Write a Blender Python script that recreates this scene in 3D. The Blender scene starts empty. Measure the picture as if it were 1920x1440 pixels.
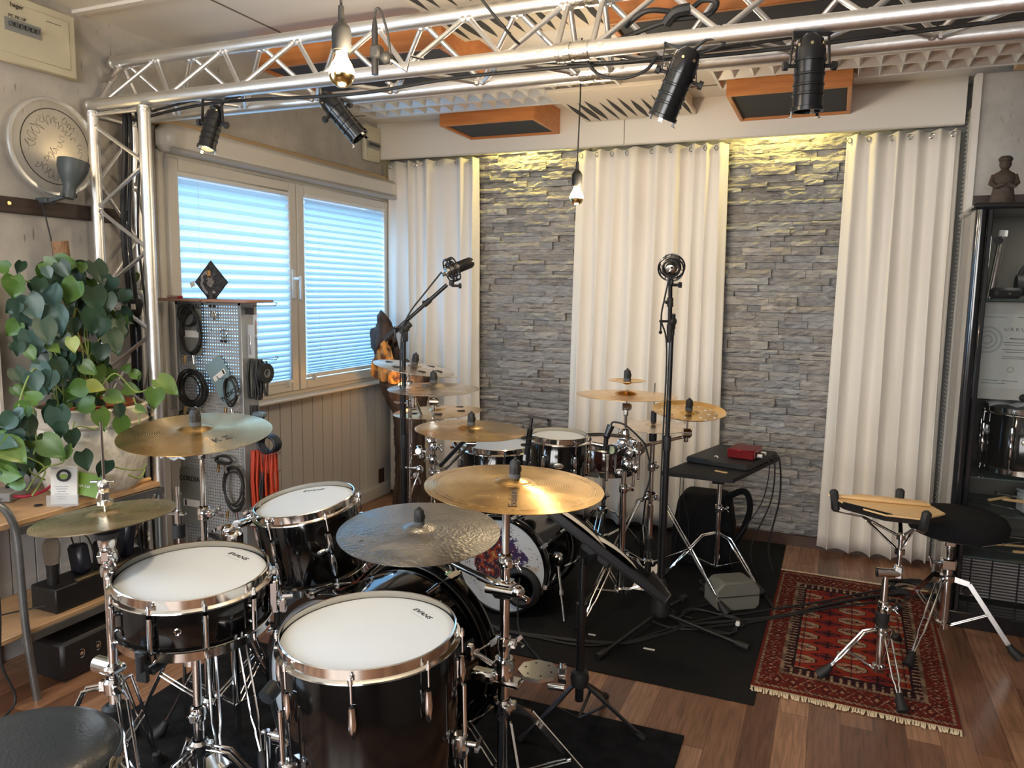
import bpy, bmesh, math, random
import numpy as np
from mathutils import Vector, Matrix, Quaternion
PI = math.pi
scene = bpy.context.scene
COL = scene.collection
random.seed(7)

# ------------------------------------------------------------------ camera
F = 1430.0; CX = 960.0; CY = 720.0; CAM_H = 1.40
def _unit(v): v = np.array(v, float); return v / np.linalg.norm(v)
_vb = _unit([-2543 - CX, -(492 - CY), -F]); _yl = _unit([1568 - CX, -(555 - CY), -F])
_xr = -_vb; _xr = _unit(_xr - _xr.dot(_yl) * _yl); _zu = np.cross(_xr, _yl)
RW = np.array([_xr, _yl, _zu])                      # world = RW @ camera axes
CAMP = np.array([0, 0, CAM_H])
cam_data = bpy.data.cameras.new('camera'); cam = bpy.data.objects.new('camera', cam_data); COL.objects.link(cam)
cam_data.sensor_width = 36; cam_data.lens = F / 1920 * 36; cam_data.clip_start = 0.02
m4 = Matrix([[RW[i][j] for j in range(3)] + [CAMP[i]] for i in range(3)] + [[0, 0, 0, 1]])
cam.matrix_world = m4
scene.camera = cam

def ray(px, py): return RW @ np.array([px - CX, -(py - CY), -F]) / F
def atd(px, py, d): return Vector(CAMP + ray(px, py) * d)
def atz(px, py, z): r = ray(px, py); return Vector(CAMP + r * ((z - CAM_H) / r[2]))
def atx(px, py, x): r = ray(px, py); return Vector(CAMP + r * (x / r[0]))
def aty(px, py, y): r = ray(px, py); return Vector(CAMP + r * (y / r[1]))

# ------------------------------------------------------------------ world, exposure
scene.view_settings.view_transform = 'Standard'; scene.view_settings.look = 'None'
scene.view_settings.gamma = 1; scene.view_settings.use_curve_mapping = False
scene.view_settings.exposure = 0.33
scene.cycles.use_denoising = True
scene.cycles.max_bounces = 8; scene.cycles.transparent_max_bounces = 16
scene.cycles.sample_clamp_indirect = 6
scene.cycles.caustics_reflective = False; scene.cycles.caustics_refractive = False
W = bpy.data.worlds.new('world'); scene.world = W; W.use_nodes = True
bg = W.node_tree.nodes['Background']; bg.inputs[0].default_value = (0.62, 0.78, 1.0, 1); bg.inputs[1].default_value = 0.9

def light(name, kind, loc, target, power, color, size=0.1, size_y=None, spot=None, blend=0.5):
    d = bpy.data.lights.new(name, kind); d.energy = power; d.color = color
    if kind == 'AREA':
        d.shape = 'RECTANGLE' if size_y else 'SQUARE'; d.size = size
        if size_y: d.size_y = size_y
    else: d.shadow_soft_size = size
    if spot: d.spot_size = math.radians(spot); d.spot_blend = blend
    o = bpy.data.objects.new(name, d); COL.objects.link(o); o.location = loc
    if target is not None:
        v = Vector(target) - Vector(loc); o.rotation_euler = v.to_track_quat('-Z', 'Y').to_euler()
    return o
# daylight standing outside the three window openings
light('daylight_left_window', 'AREA', (-3.9, 3.4, 2.9), (-2.8, 3.45, 1.35), 265, (0.38, 0.70, 1.0), 2.4, 1.6)
light('daylight_side_window', 'AREA', (-3.1, 0.35, 1.5), (-1.0, 0.9, 1.0), 60, (0.62, 0.80, 1.0), 1.5, 1.1)
light('daylight_rear_window', 'AREA', (-.75, -2.8, 1.7), (-0.3, 3.0, 1.2), 150, (1.0, 0.97, 0.93), 3.0, 1.3)
# small downlights behind the pelmet over the two stone panels
WARM = (1.0, 0.80, 0.22)
for lx in (-1.78, -0.31):
    light('pelmet_downlight', 'AREA', (lx, 4.385, 2.36), (lx, 4.47, 1.75), 3.2, WARM, 0.36, 0.02)

# ------------------------------------------------------------------ materials
def nodes(m):
    m.use_nodes = True; return m.node_tree.nodes, m.node_tree.links
MATS = {}
def mat(name, color, rough=0.5, metal=0.0, coat=0.0, noise=None, bump=None, spec=0.5, emit=None, trans=0, alpha=None, sheen=0):
    """noise=(scale, colour2, contrast[, (sx,sy,sz)])  bump=(scale, strength[, (sx,sy,sz)])"""
    if name in MATS: return MATS[name]
    m = bpy.data.materials.new(name); MATS[name] = m
    N, L = nodes(m); b = N['Principled BSDF']
    b.inputs['Base Color'].default_value = (*color, 1); b.inputs['Roughness'].default_value = rough
    b.inputs['Metallic'].default_value = metal; b.inputs['Coat Weight'].default_value = coat
    b.inputs['Coat Roughness'].default_value = 0.03
    b.inputs['Specular IOR Level'].default_value = spec
    b.inputs['Transmission Weight'].default_value = trans
    b.inputs['Sheen Weight'].default_value = sheen
    if alpha is not None: b.inputs['Alpha'].default_value = alpha
    if emit: b.inputs['Emission Color'].default_value = (*emit[0], 1); b.inputs['Emission Strength'].default_value = emit[1]
    tc = None
    if noise or bump: tc = N.new('ShaderNodeTexCoord')
    def tex(scale, sv, detail=6):
        mp = N.new('ShaderNodeMapping'); mp.inputs['Scale'].default_value = sv; L.new(tc.outputs['Object'], mp.inputs[0])
        n = N.new('ShaderNodeTexNoise'); n.inputs['Scale'].default_value = scale; n.inputs['Detail'].default_value = detail
        L.new(mp.outputs[0], n.inputs['Vector']); return n
    if noise:
        n = tex(noise[0], noise[3] if len(noise) > 3 else (1, 1, 1))
        r = N.new('ShaderNodeValToRGB'); c = noise[2]
        r.color_ramp.elements[0].position = 0.5 - 0.5 / c * 0.6; r.color_ramp.elements[1].position = 0.5 + 0.5 / c * 0.6
        r.color_ramp.elements[0].color = (*color, 1); r.color_ramp.elements[1].color = (*noise[1], 1)
        L.new(n.outputs['Fac'], r.inputs[0]); L.new(r.outputs[0], b.inputs['Base Color'])
    if bump:
        n = tex(bump[0], bump[2] if len(bump) > 2 else (1, 1, 1), 4)
        bp = N.new('ShaderNodeBump'); bp.inputs['Strength'].default_value = bump[1]; bp.inputs['Distance'].default_value = 0.01
        L.new(n.outputs['Fac'], bp.inputs['Height']); L.new(bp.outputs[0], b.inputs['Normal'])
    return m
CHROME = mat('chrome', (0.78, 0.78, 0.78), 0.10, 1.0)
ALU = mat('truss_aluminium', (0.86, 0.86, 0.85), 0.40, 1.0, noise=(9, (0.76, 0.76, 0.75), 1.2), bump=(60, 0.08))
WELD = mat('weld_metal', (0.66, 0.65, 0.62), 0.25, 1.0, bump=(90, 0.3))
STEEL = mat('grey_steel_tube', (0.20, 0.22, 0.23), 0.35, 0.8, noise=(12, (0.28, 0.30, 0.31), 1.5))
BLACK = mat('black_metal', (0.012, 0.012, 0.014), 0.30, 0.0)
RUBBER = mat('black_rubber', (0.015, 0.015, 0.016), 0.6)
LACQ = mat('black_lacquer', (0.004, 0.0035, 0.0035), 0.10, 0.0, coat=.25, spec=.45)
FABRIC = mat('black_cloth', (0.010, 0.010, 0.011), 0.95, bump=(300, 0.2), spec=0.2)
HEAD = mat('coated_drumhead', (0.57, 0.615, 0.66), 0.55, noise=(5, (0.53, 0.57, 0.61), 1.2), bump=(500, 0.03))
INK = mat('black_ink', (0.01, 0.01, 0.012), 0.6)
WHITE = mat('white_plastic', (0.78, 0.78, 0.76), 0.4)
WLAC = mat('white_lacquered_board', (0.78, 0.74, 0.67), 0.45)
CREAM = mat('cream_paint', (0.66, 0.62, 0.54), 0.5)
PVC = mat('window_frame_pvc', (0.68, 0.66, 0.61), 0.35)
PAPER = mat('paper', (0.80, 0.80, 0.78), 0.7)
BEECH = mat('beech_veneer', (0.62, 0.24, 0.065), 0.42, noise=(4, (0.48, 0.16, 0.04), 1.6, (1, 6, 12)))
BENCHW = mat('bench_wood', (0.56, 0.36, 0.20), 0.5, noise=(5, (0.44, 0.27, 0.14), 1.5, (6, 0.7, 6)))
GREYFOAM = mat('grey_acoustic_cloth', (0.075, 0.078, 0.085), 0.95, bump=(200, 0.15), spec=0.15)
GOLDW = mat('maple_wood', (0.78, 0.53, 0.26), 0.45, noise=(5, (0.70, 0.45, 0.20), 1.4, (1, 8, 8)))

def concrete():
    m = bpy.data.materials.new('concrete_wallpaper'); MATS['concrete'] = m
    N, L = nodes(m); b = N['Principled BSDF']; b.inputs['Roughness'].default_value = 0.8
    tc = N.new('ShaderNodeTexCoord')
    n1 = N.new('ShaderNodeTexNoise'); n1.inputs['Scale'].default_value = 2.2; n1.inputs['Detail'].default_value = 10; n1.inputs['Roughness'].default_value = .65
    r1 = N.new('ShaderNodeValToRGB'); e = r1.color_ramp.elements; e[0].position = .35; e[0].color = (.36, .345, .32, 1); e[1].position = .65; e[1].color = (.60, .57, .52, 1)
    n2 = N.new('ShaderNodeTexNoise'); n2.inputs['Scale'].default_value = 26; n2.inputs['Detail'].default_value = 4
    mp = N.new('ShaderNodeMapping'); mp.inputs['Scale'].default_value = (3.2, 3.2, .45)
    r2 = N.new('ShaderNodeValToRGB'); e = r2.color_ramp.elements; e[0].position = .28; e[0].color = (.25, .25, .25, 1); e[1].position = .34; e[1].color = (1, 1, 1, 1)
    mx = N.new('ShaderNodeMix'); mx.data_type = 'RGBA'; mx.blend_type = 'MULTIPLY'; mx.inputs[0].default_value = .7
    L.new(tc.outputs['Object'], n1.inputs['Vector']); L.new(n1.outputs[0], r1.inputs[0])
    L.new(tc.outputs['Object'], mp.inputs[0]); L.new(mp.outputs[0], n2.inputs['Vector']); L.new(n2.outputs[0], r2.inputs[0])
    L.new(r1.outputs[0], mx.inputs[6]); L.new(r2.outputs[0], mx.inputs[7]); L.new(mx.outputs[2], b.inputs['Base Color'])
    bp = N.new('ShaderNodeBump'); bp.inputs['Strength'].default_value = .15; L.new(n1.outputs[0], bp.inputs['Height']); L.new(bp.outputs[0], b.inputs['Normal'])
    return m
CONC = concrete()

def floor_mat():
    m = bpy.data.materials.new('walnut_laminate'); N, L = nodes(m); b = N['Principled BSDF']; b.inputs['Roughness'].default_value = .32
    tc = N.new('ShaderNodeTexCoord'); mp = N.new('ShaderNodeMapping'); mp.inputs['Rotation'].default_value = (0, 0, PI / 2)
    L.new(tc.outputs['Object'], mp.inputs[0])
    br = N.new('ShaderNodeTexBrick'); br.inputs['Scale'].default_value = 1; br.inputs['Brick Width'].default_value = .52; br.inputs['Row Height'].default_value = .098
    br.inputs['Mortar Size'].default_value = .0012; br.inputs['Color1'].default_value = (0, 0, 0, 1); br.inputs['Color2'].default_value = (1, 1, 1, 1); br.inputs['Mortar'].default_value = (.0, .0, .0, 1)
    br.offset = .37; br.inputs['Bias'].default_value = 0
    L.new(mp.outputs[0], br.inputs['Vector'])
    r = N.new('ShaderNodeValToRGB'); e = r.color_ramp.elements
    e[0].position = 0; e[0].color = (.135, .062, .036, 1); e[1].position = 1; e[1].color = (.40, .22, .13, 1)
    x = r.color_ramp.elements.new(.5); x.color = (.27, .135, .078, 1)
    L.new(br.outputs['Color'], r.inputs[0])
    mp2 = N.new('ShaderNodeMapping'); mp2.inputs['Scale'].default_value = (14, 1.1, 1); L.new(tc.outputs['Object'], mp2.inputs[0])
    n = N.new('ShaderNodeTexNoise'); n.inputs['Scale'].default_value = 6; n.inputs['Detail'].default_value = 8; n.inputs['Distortion'].default_value = .6; L.new(mp2.outputs[0], n.inputs['Vector'])
    r2 = N.new('ShaderNodeValToRGB'); e = r2.color_ramp.elements; e[0].position = .3; e[0].color = (.45, .42, .40, 1); e[1].position = .65; e[1].color = (1.1, 1.1, 1.1, 1)
    L.new(n.outputs[0], r2.inputs[0])
    mx = N.new('ShaderNodeMix'); mx.data_type = 'RGBA'; mx.blend_type = 'MULTIPLY'; mx.inputs[0].default_value = .75
    L.new(r.outputs[0], mx.inputs[6]); L.new(r2.outputs[0], mx.inputs[7]); L.new(mx.outputs[2], b.inputs['Base Color'])
    return m
FLOORM = floor_mat()

def vcol_mat(name, rough=.8, bump=None, spec=.3):
    m = bpy.data.materials.new(name); N, L = nodes(m); b = N['Principled BSDF']; b.inputs['Roughness'].default_value = rough
    b.inputs['Specular IOR Level'].default_value = spec
    a = N.new('ShaderNodeVertexColor'); a.layer_name = 'Col'; L.new(a.outputs[0], b.inputs['Base Color'])
    if bump:
        n = N.new('ShaderNodeTexNoise'); n.inputs['Scale'].default_value = bump[0]; bp = N.new('ShaderNodeBump'); bp.inputs['Strength'].default_value = bump[1]; bp.inputs['Distance'].default_value = .005
        tc = N.new('ShaderNodeTexCoord'); L.new(tc.outputs['Object'], n.inputs['Vector']); L.new(n.outputs[0], bp.inputs['Height']); L.new(bp.outputs[0], b.inputs['Normal'])
    return m

def cymbal_mat(name, c1, c2, rough, hammered=0.0, patchy=1.3):
    m = bpy.data.materials.new(name); MATS[name] = m; N, L = nodes(m); b = N['Principled BSDF']
    b.inputs['Metallic'].default_value = 1; b.inputs['Roughness'].default_value = rough
    tc = N.new('ShaderNodeTexCoord'); n = N.new('ShaderNodeTexNoise'); n.inputs['Scale'].default_value = 7; n.inputs['Detail'].default_value = 6; n.inputs['Distortion'].default_value = 1.2
    L.new(tc.outputs['Object'], n.inputs['Vector'])
    r = N.new('ShaderNodeValToRGB'); e = r.color_ramp.elements; e[0].position = .5 - .3 / patchy; e[0].color = (*c1, 1); e[1].position = .5 + .3 / patchy; e[1].color = (*c2, 1)
    L.new(n.outputs[0], r.inputs[0]); L.new(r.outputs[0], b.inputs['Base Color'])
    mr = N.new('ShaderNodeMapRange'); mr.inputs[1].default_value = .3; mr.inputs[2].default_value = .7; mr.inputs[3].default_value = rough * .75; mr.inputs[4].default_value = rough * 1.3
    L.new(n.outputs[0], mr.inputs[0]); L.new(mr.outputs[0], b.inputs['Roughness'])
    # lathe grooves: rings of the distance from the axis
    vm = N.new('ShaderNodeVectorMath'); vm.operation = 'MULTIPLY'; vm.inputs[1].default_value = (1, 1, 0); L.new(tc.outputs['Object'], vm.inputs[0])
    ln = N.new('ShaderNodeVectorMath'); ln.operation = 'LENGTH'; L.new(vm.outputs[0], ln.inputs[0])
    mu = N.new('ShaderNodeMath'); mu.operation = 'MULTIPLY'; mu.inputs[1].default_value = 1400; L.new(ln.outputs['Value'], mu.inputs[0])
    sn = N.new('ShaderNodeMath'); sn.operation = 'SINE'; L.new(mu.outputs[0], sn.inputs[0])
    bp = N.new('ShaderNodeBump'); bp.inputs['Strength'].default_value = .25; bp.inputs['Distance'].default_value = .0006; L.new(sn.outputs[0], bp.inputs['Height'])
    vo = N.new('ShaderNodeTexVoronoi'); vo.inputs['Scale'].default_value = 85 if hammered > .3 else 28; L.new(tc.outputs['Object'], vo.inputs['Vector'])
    bp2 = N.new('ShaderNodeBump'); bp2.inputs['Strength'].default_value = max(.10, hammered); bp2.inputs['Distance'].default_value = .003
    L.new(vo.outputs['Distance'], bp2.inputs['Height']); L.new(bp.outputs[0], bp2.inputs['Normal']); L.new(bp2.outputs[0], b.inputs['Normal'])
    return m
BRASS = cymbal_mat('bright_bronze', (.68, .44, .19), (.80, .56, .28), .24)
GOLD = cymbal_mat('golden_bronze', (.72, .45, .16), (.85, .58, .26), .22)
DARKB = cymbal_mat('dark_bronze', (.29, .275, .25), (.38, .355, .31), .38, hammered=.45)
OLIVE = cymbal_mat('olive_bronze', (.60, .47, .29), (.68, .55, .36), .28, patchy=1.6)
PALEB = cymbal_mat('pale_bronze', (.62, .52, .42), (.78, .68, .56), .26)

# ------------------------------------------------------------------ mesh builder
def frame(d):
    d = Vector(d).normalized(); a = Vector((0, 0, 1)) if abs(d.z) < .95 else Vector((1, 0, 0))
    u = d.cross(a).normalized(); v = d.cross(u).normalized(); return u, v, d
class MB:
    def __init__(s, origin=(0, 0, 0)): s.v = []; s.f = []; s.o = Vector(origin); s.c = None
    def add(s, vs, fs):
        k = len(s.v); s.v += [Vector(p) - s.o for p in vs]; s.f += [tuple(i + k for i in f) for f in fs]; return s
    def box(s, c, size, M=None, bev=0):
        hx, hy, hz = size[0] / 2, size[1] / 2, size[2] / 2
        if bev > 0:
            b = min(bev, hx * .98, hy * .98, hz * .98); pts = []
            for sx in (-1, 1):
                for sy in (-1, 1):
                    for sz in (-1, 1):
                        pts += [(sx * hx, sy * (hy - b), sz * (hz - b)), (sx * (hx - b), sy * hy, sz * (hz - b)), (sx * (hx - b), sy * (hy - b), sz * hz)]
            bm = bmesh.new()
            for p in pts: bm.verts.new(p)
            bmesh.ops.convex_hull(bm, input=bm.verts); bmesh.ops.dissolve_limit(bm, angle_limit=.01, verts=bm.verts, edges=bm.edges)
            bm.verts.ensure_lookup_table(); vs = [v.co.copy() for v in bm.verts]
            for i, v in enumerate(bm.verts): v.index = i
            fs = [tuple(v.index for v in f.verts) for f in bm.faces]; bm.free()
        else:
            vs = [Vector((x * hx, y * hy, z * hz)) for x in (-1, 1) for y in (-1, 1) for z in (-1, 1)]
            fs = [(0, 1, 3, 2), (4, 6, 7, 5), (0, 4, 5, 1), (2, 3, 7, 6), (0, 2, 6, 4), (1, 5, 7, 3)]
        if M is not None: vs = [M @ v for v in vs]
        c = Vector(c); return s.add([v + c for v in vs], fs)
    def bx(s, x0, x1, y0, y1, z0, z1, bev=0): return s.box(((x0 + x1) / 2, (y0 + y1) / 2, (z0 + z1) / 2), (abs(x1 - x0), abs(y1 - y0), abs(z1 - z0)), None, bev)
    def beam(s, p0, p1, w, h, up=(0, 0, 1), bev=0):
        p0 = Vector(p0); p1 = Vector(p1); d = (p1 - p0); l = d.length; d.normalize(); u = Vector(up).cross(d)
        if u.length < .01: u = Vector((1, 0, 0)).cross(d)
        u.normalize(); v = d.cross(u); M = Matrix((u, v, d)).transposed()
        return s.box((p0 + p1) / 2, (w, h, l), M, bev)
    def cyl(s, p0, p1, r0, r1=None, n=16, caps=True):
        if r1 is None: r1 = r0
        p0 = Vector(p0); p1 = Vector(p1); u, v, d = frame(p1 - p0)
        vs = [p0 + (u * math.cos(2 * PI * i / n) + v * math.sin(2 * PI * i / n)) * r0 for i in range(n)] + [p1 + (u * math.cos(2 * PI * i / n) + v * math.sin(2 * PI * i / n)) * r1 for i in range(n)]
        fs = [(i, (i + 1) % n, n + (i + 1) % n, n + i) for i in range(n)]
        if caps: fs += [tuple(range(n))[::-1], tuple(range(n, 2 * n))]
        return s.add(vs, fs)
    def tube(s, pts, r, n=8, caps=True, closed=False):
        pts = [Vector(p) for p in pts]; m = len(pts); vs = []; prev = None
        rr = r if isinstance(r, (list, tuple)) else [r] * m
        for i, p in enumerate(pts):
            a = pts[(i - 1) % m] if (closed or i > 0) else p; b = pts[(i + 1) % m] if (closed or i < m - 1) else p
            d = (b - a).normalized() if (b - a).length > 1e-9 else Vector((0, 0, 1))
            if prev is None: u = frame(d)[0]
            else:
                u = prev - d * prev.dot(d); u = u.normalized() if u.length > 1e-6 else frame(d)[0]
            prev = u; w = d.cross(u)
            vs += [p + (u * math.cos(2 * PI * k / n) + w * math.sin(2 * PI * k / n)) * rr[i] for k in range(n)]
        fs = []
        for i in range(m if closed else m - 1):
            j = (i + 1) % m
            fs += [(i * n + k, i * n + (k + 1) % n, j * n + (k + 1) % n, j * n + k) for k in range(n)]
        if caps and not closed: fs += [tuple(range(n))[::-1], tuple(range((m - 1) * n, m * n))]
        return s.add(vs, fs)
    def lathe(s, prof, n=48, M=None, closed=False):
        """prof [(r,z)...] about z"""
        vs = []; idx = []
        for (r, z) in prof:
            if r < 1e-6: idx.append([len(vs)]); vs.append(Vector((0, 0, z)))
            else: idx.append(list(range(len(vs), len(vs) + n))); vs += [Vector((r * math.cos(2 * PI * k / n), r * math.sin(2 * PI * k / n), z)) for k in range(n)]
        fs = []; q = len(prof)
        for i in range(q if closed else q - 1):
            a, b = idx[i], idx[(i + 1) % q]
            for k in range(n):
                k2 = (k + 1) % n
                if len(a) == 1 and len(b) == 1: continue
                if len(a) == 1: fs.append((a[0], b[k2], b[k]))
                elif len(b) == 1: fs.append((a[k], a[k2], b[0]))
                else: fs.append((a[k], a[k2], b[k2], b[k]))
        if M is not None: vs = [M @ v for v in vs]
        return s.add(vs, fs)
    def ball(s, c, r, n=12, sq=(1, 1, 1)):
        c = Vector(c); vs = []; fs = []; h = n // 2
        vs.append(c + Vector((0, 0, r * sq[2])))
        for i in range(1, h):
            t = PI * i / h
            vs += [c + Vector((r * sq[0] * math.sin(t) * math.cos(2 * PI * k / n), r * sq[1] * math.sin(t) * math.sin(2 * PI * k / n), r * sq[2] * math.cos(t))) for k in range(n)]
        vs.append(c - Vector((0, 0, r * sq[2]))); last = len(vs) - 1
        for k in range(n): fs.append((0, 1 + k, 1 + (k + 1) % n)); fs.append((last, 1 + (h - 2) * n + (k + 1) % n, 1 + (h - 2) * n + k))
        for i in range(h - 2):
            for k in range(n): fs.append((1 + i * n + k, 1 + (i + 1) * n + k, 1 + (i + 1) * n + (k + 1) % n, 1 + i * n + (k + 1) % n))
        return s.add(vs, fs)
    def prism(s, poly, thick, M=None, base=0.0):
        """poly of 2D points in xy, extruded to z base..base+thick, then M"""
        n = len(poly); vs = [Vector((p[0], p[1], base)) for p in poly] + [Vector((p[0], p[1], base + thick)) for p in poly]
        fs = [tuple(range(n))[::-1], tuple(range(n, 2 * n))] + [(i, (i + 1) % n, n + (i + 1) % n, n + i) for i in range(n)]
        if M is not None: vs = [M @ v for v in vs]
        return s.add(vs, fs)
    def grid(s, fn, nu, nv):
        vs = [fn(i / nu, j / nv) for j in range(nv + 1) for i in range(nu + 1)]
        fs = [(j * (nu + 1) + i, j * (nu + 1) + i + 1, (j + 1) * (nu + 1) + i + 1, (j + 1) * (nu + 1) + i) for j in range(nv) for i in range(nu)]
        return s.add(vs, fs)
    def build(s, name, m, parent=None, smooth=38, colors=None, label=None):
        me = bpy.data.meshes.new(name); me.from_pydata([tuple(v) for v in s.v], [], s.f); me.update()
        bm = bmesh.new(); bm.from_mesh(me); bmesh.ops.recalc_face_normals(bm, faces=bm.faces); bm.to_mesh(me); bm.free()
        if smooth:
            me.polygons.foreach_set('use_smooth', [True] * len(me.polygons)); me.set_sharp_from_angle(angle=math.radians(smooth))
        if colors is not None:
            at = me.color_attributes.new('Col', 'FLOAT_COLOR', 'POINT'); at.data.foreach_set('color', np.array(colors, dtype=np.float32).ravel())
        me.materials.append(m); o = bpy.data.objects.new(name, me); COL.objects.link(o)
        if parent is not None: o.parent = parent
        if label: o['label'] = label
        return o
def thing(name, label, cat, loc=(0, 0, 0), group=None, rot=None):
    o = bpy.data.objects.new(name, None); COL.objects.link(o); o.location = loc; o.empty_display_size = .05
    if rot is not None: o.rotation_euler = rot
    o['label'] = label; o['category'] = cat
    if group: o['group'] = group
    return o
def tag(o, label, cat, group=None):
    o['label'] = label; o['category'] = cat
    if group: o['group'] = group
    return o
def struct(o): o['kind'] = 'structure'; return o
def text(body, size, M, m, parent, name='printed_lettering', depth=.0004, bold=0.0, shear=0.0, align='CENTER', origin=(0, 0, 0)):
    cu = bpy.data.curves.new(name, 'FONT'); cu.body = body; cu.size = size; cu.extrude = depth; cu.offset = bold; cu.shear = shear
    cu.align_x = align; cu.align_y = 'CENTER'; cu.resolution_u = 3
    t = bpy.data.objects.new(name + '_src', cu); COL.objects.link(t)
    dg = bpy.context.evaluated_depsgraph_get(); me = bpy.data.meshes.new_from_object(t.evaluated_get(dg))
    bpy.data.objects.remove(t); me.transform(Matrix.Translation(-Vector(origin)) @ M); me.name = name
    me.materials.clear(); me.materials.append(m)
    o = bpy.data.objects.new(name, me); COL.objects.link(o); o.parent = parent; return o
def dup(root, loc=None, rot=None, label=None, group=None):
    r = root.copy(); COL.objects.link(r)
    if loc is not None: r.location = loc
    if rot is not None: r.rotation_euler = rot
    if label: r['label'] = label
    if group: r['group'] = group
    for ch in list(root.children):
        c = ch.copy(); COL.objects.link(c); c.parent = r
        for g in list(ch.children): d = g.copy(); COL.objects.link(d); d.parent = c
    return r
def basis(x, y, z, o=(0, 0, 0)):
    M = Matrix((Vector(x), Vector(y), Vector(z))).transposed().to_4x4(); M.translation = Vector(o); return M
def catenary(a, b, sag, n=14):
    a = Vector(a); b = Vector(b); return [a.lerp(b, t / n) - Vector((0, 0, sag * 4 * (t / n) * (1 - t / n))) for t in range(n + 1)]
def spline(pts, k=6):
    pts = [Vector(p) for p in pts]; out = []
    for i in range(len(pts) - 1):
        p0 = pts[max(i - 1, 0)]; p1 = pts[i]; p2 = pts[i + 1]; p3 = pts[min(i + 2, len(pts) - 1)]
        for j in range(k):
            t = j / k; out.append(.5 * ((2 * p1) + (p2 - p0) * t + (2 * p0 - 5 * p1 + 4 * p2 - p3) * t * t + (3 * p1 - p0 - 3 * p2 + p3) * t ** 3))
    out.append(pts[-1]); return out
# ------------------------------------------------------------------ the room
XL = -2.80; YB = 4.50; CEIL = 2.455; XR = 2.6; YR = -2.5
m = MB(); m.bx(XL - .2, XR + .2, YR - .2, YB + .2, -.08, 0); struct(m.build('floor', FLOORM, smooth=0))
m = MB(); m.bx(XL - .2, XR + .2, YR - .2, YB + .2, CEIL, CEIL + .1); struct(m.build('ceiling', mat('ceiling_paint', (.80, .76, .69), .6), smooth=0))
m = MB()   # ceiling panel joints
m.bx(XL, -1.9, 2.195, 2.225, CEIL - .012, CEIL); m.bx(-1.9, XR, 2.195, 2.225, CEIL - .012, CEIL)
struct(m.build('trim_1', WLAC, smooth=0))
m = MB(); m.bx(XL, .55, 4.10, 4.104, CEIL - .004, CEIL); m.bx(-2.2, -2.196, 2.2, 4.36, CEIL - .004, CEIL); struct(m.build('trim_2', mat('joint_shadow', (.12, .11, .10), .8), smooth=0))
# left wall around two openings
m = MB(); w0, w1 = XL - .18, XL
def wallpieces(m, holes, y0, y1, z0, z1):
    y = y0
    for (a, b, c, d) in holes:
        m.bx(w0, w1, y, a, z0, z1); m.bx(w0, w1, a, b, z0, c); m.bx(w0, w1, a, b, d, z1); y = b
    m.bx(w0, w1, y, y1, z0, z1)
wallpieces(m, [(-.35, 1.15, .85, 1.95), (2.60, 4.44, .83, 1.96)], YR - .2, YB + .2, -.02, CEIL)
struct(m.build('wall_left', CONC, smooth=0))
m = MB(); m.bx(XL - .2, XR + .2, YB, YB + .15, 0, CEIL); struct(m.build('wall_back', mat('back_wall_paint', (.30, .30, .30), .8), smooth=0))
m = MB(); m.bx(XR, XR + .15, YR, 4.1, 0, CEIL); struct(m.build('wall_right', mat('side_paint', (.14, .12, .10), .8), smooth=0))
m = MB(); m.bx(XL, XR, YR - .15, YR, 0, .9); m.bx(XL, XR, YR - .15, YR, 2.2, CEIL); m.bx(XL, -2.3, YR - .15, YR, .9, 2.2); m.bx(.85, XR, YR - .15, YR, .9, 2.2)
struct(m.build('wall_rear', MATS['side_paint'], smooth=0))
# grey wall standing forward on the right with its white edge
m = MB(); m.bx(.545, XR, 4.10, 4.16, 0, 2.40); struct(m.build('wall_right_front', CONC, smooth=0))
m = MB(); m.bx(.520, .545, 4.085, 4.165, 0, 2.40); struct(m.build('trim_3', WLAC, smooth=0))
m = MB(); m.bx(.66, .74, 4.02, 4.09, 2.40, CEIL); struct(m.build('trim_4', GOLDW, smooth=0))
m = MB(); m.bx(.545, XR, 4.06, 4.10, 2.26 - .47, 2.26 - .40); struct(m.build('trim_5', mat('dark_rail', (.035, .020, .016), .5), smooth=0))
# white grooved wainscot under the window and baseboards
WAIN = mat('white_wainscot', (.55, .545, .54), .5)
m = MB(); y = .3
while y < YB:
    m.bx(XL, XL + .012, y, min(y + .088, YB), .02, .795); y += .095
m.bx(XL, XL + .005, .2, YB, .02, .795)
struct(m.build('trim_6', WAIN, smooth=0))
m = MB(); m.bx(XL, XL + .028, .2, YB, 0, .075); m.bx(XL, XL + .02, .2, YB, .075, .088); struct(m.build('baseboard_left', WAIN, smooth=0))
m = MB(); m.bx(XL, .55, YB - .055, YB - .035, 0, .062); struct(m.build('baseboard_back', mat('dark_baseboard', (.06, .025, .012), .4), smooth=0))
m = MB(); m.bx(XL + .0125, XL + .016, 4.32, 4.385, .05, .185); struct(m.build('trim_7', mat('socket_gap', (.045, .02, .012), .7), smooth=0))
# pelmet (white board over the curtains)
m = MB(); m.bx(XL, .520, 4.345, 4.375, 2.235, CEIL); m.bx(XL, .52, 4.345, 4.375, 2.232, 2.236)
struct(m.build('trim_8', WLAC, smooth=0))
m = MB(); m.bx(-1.162, -1.159, 4.343, 4.347, 2.235, 2.44); struct(m.build('trim_9', MATS['joint_shadow'], smooth=0))
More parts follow.
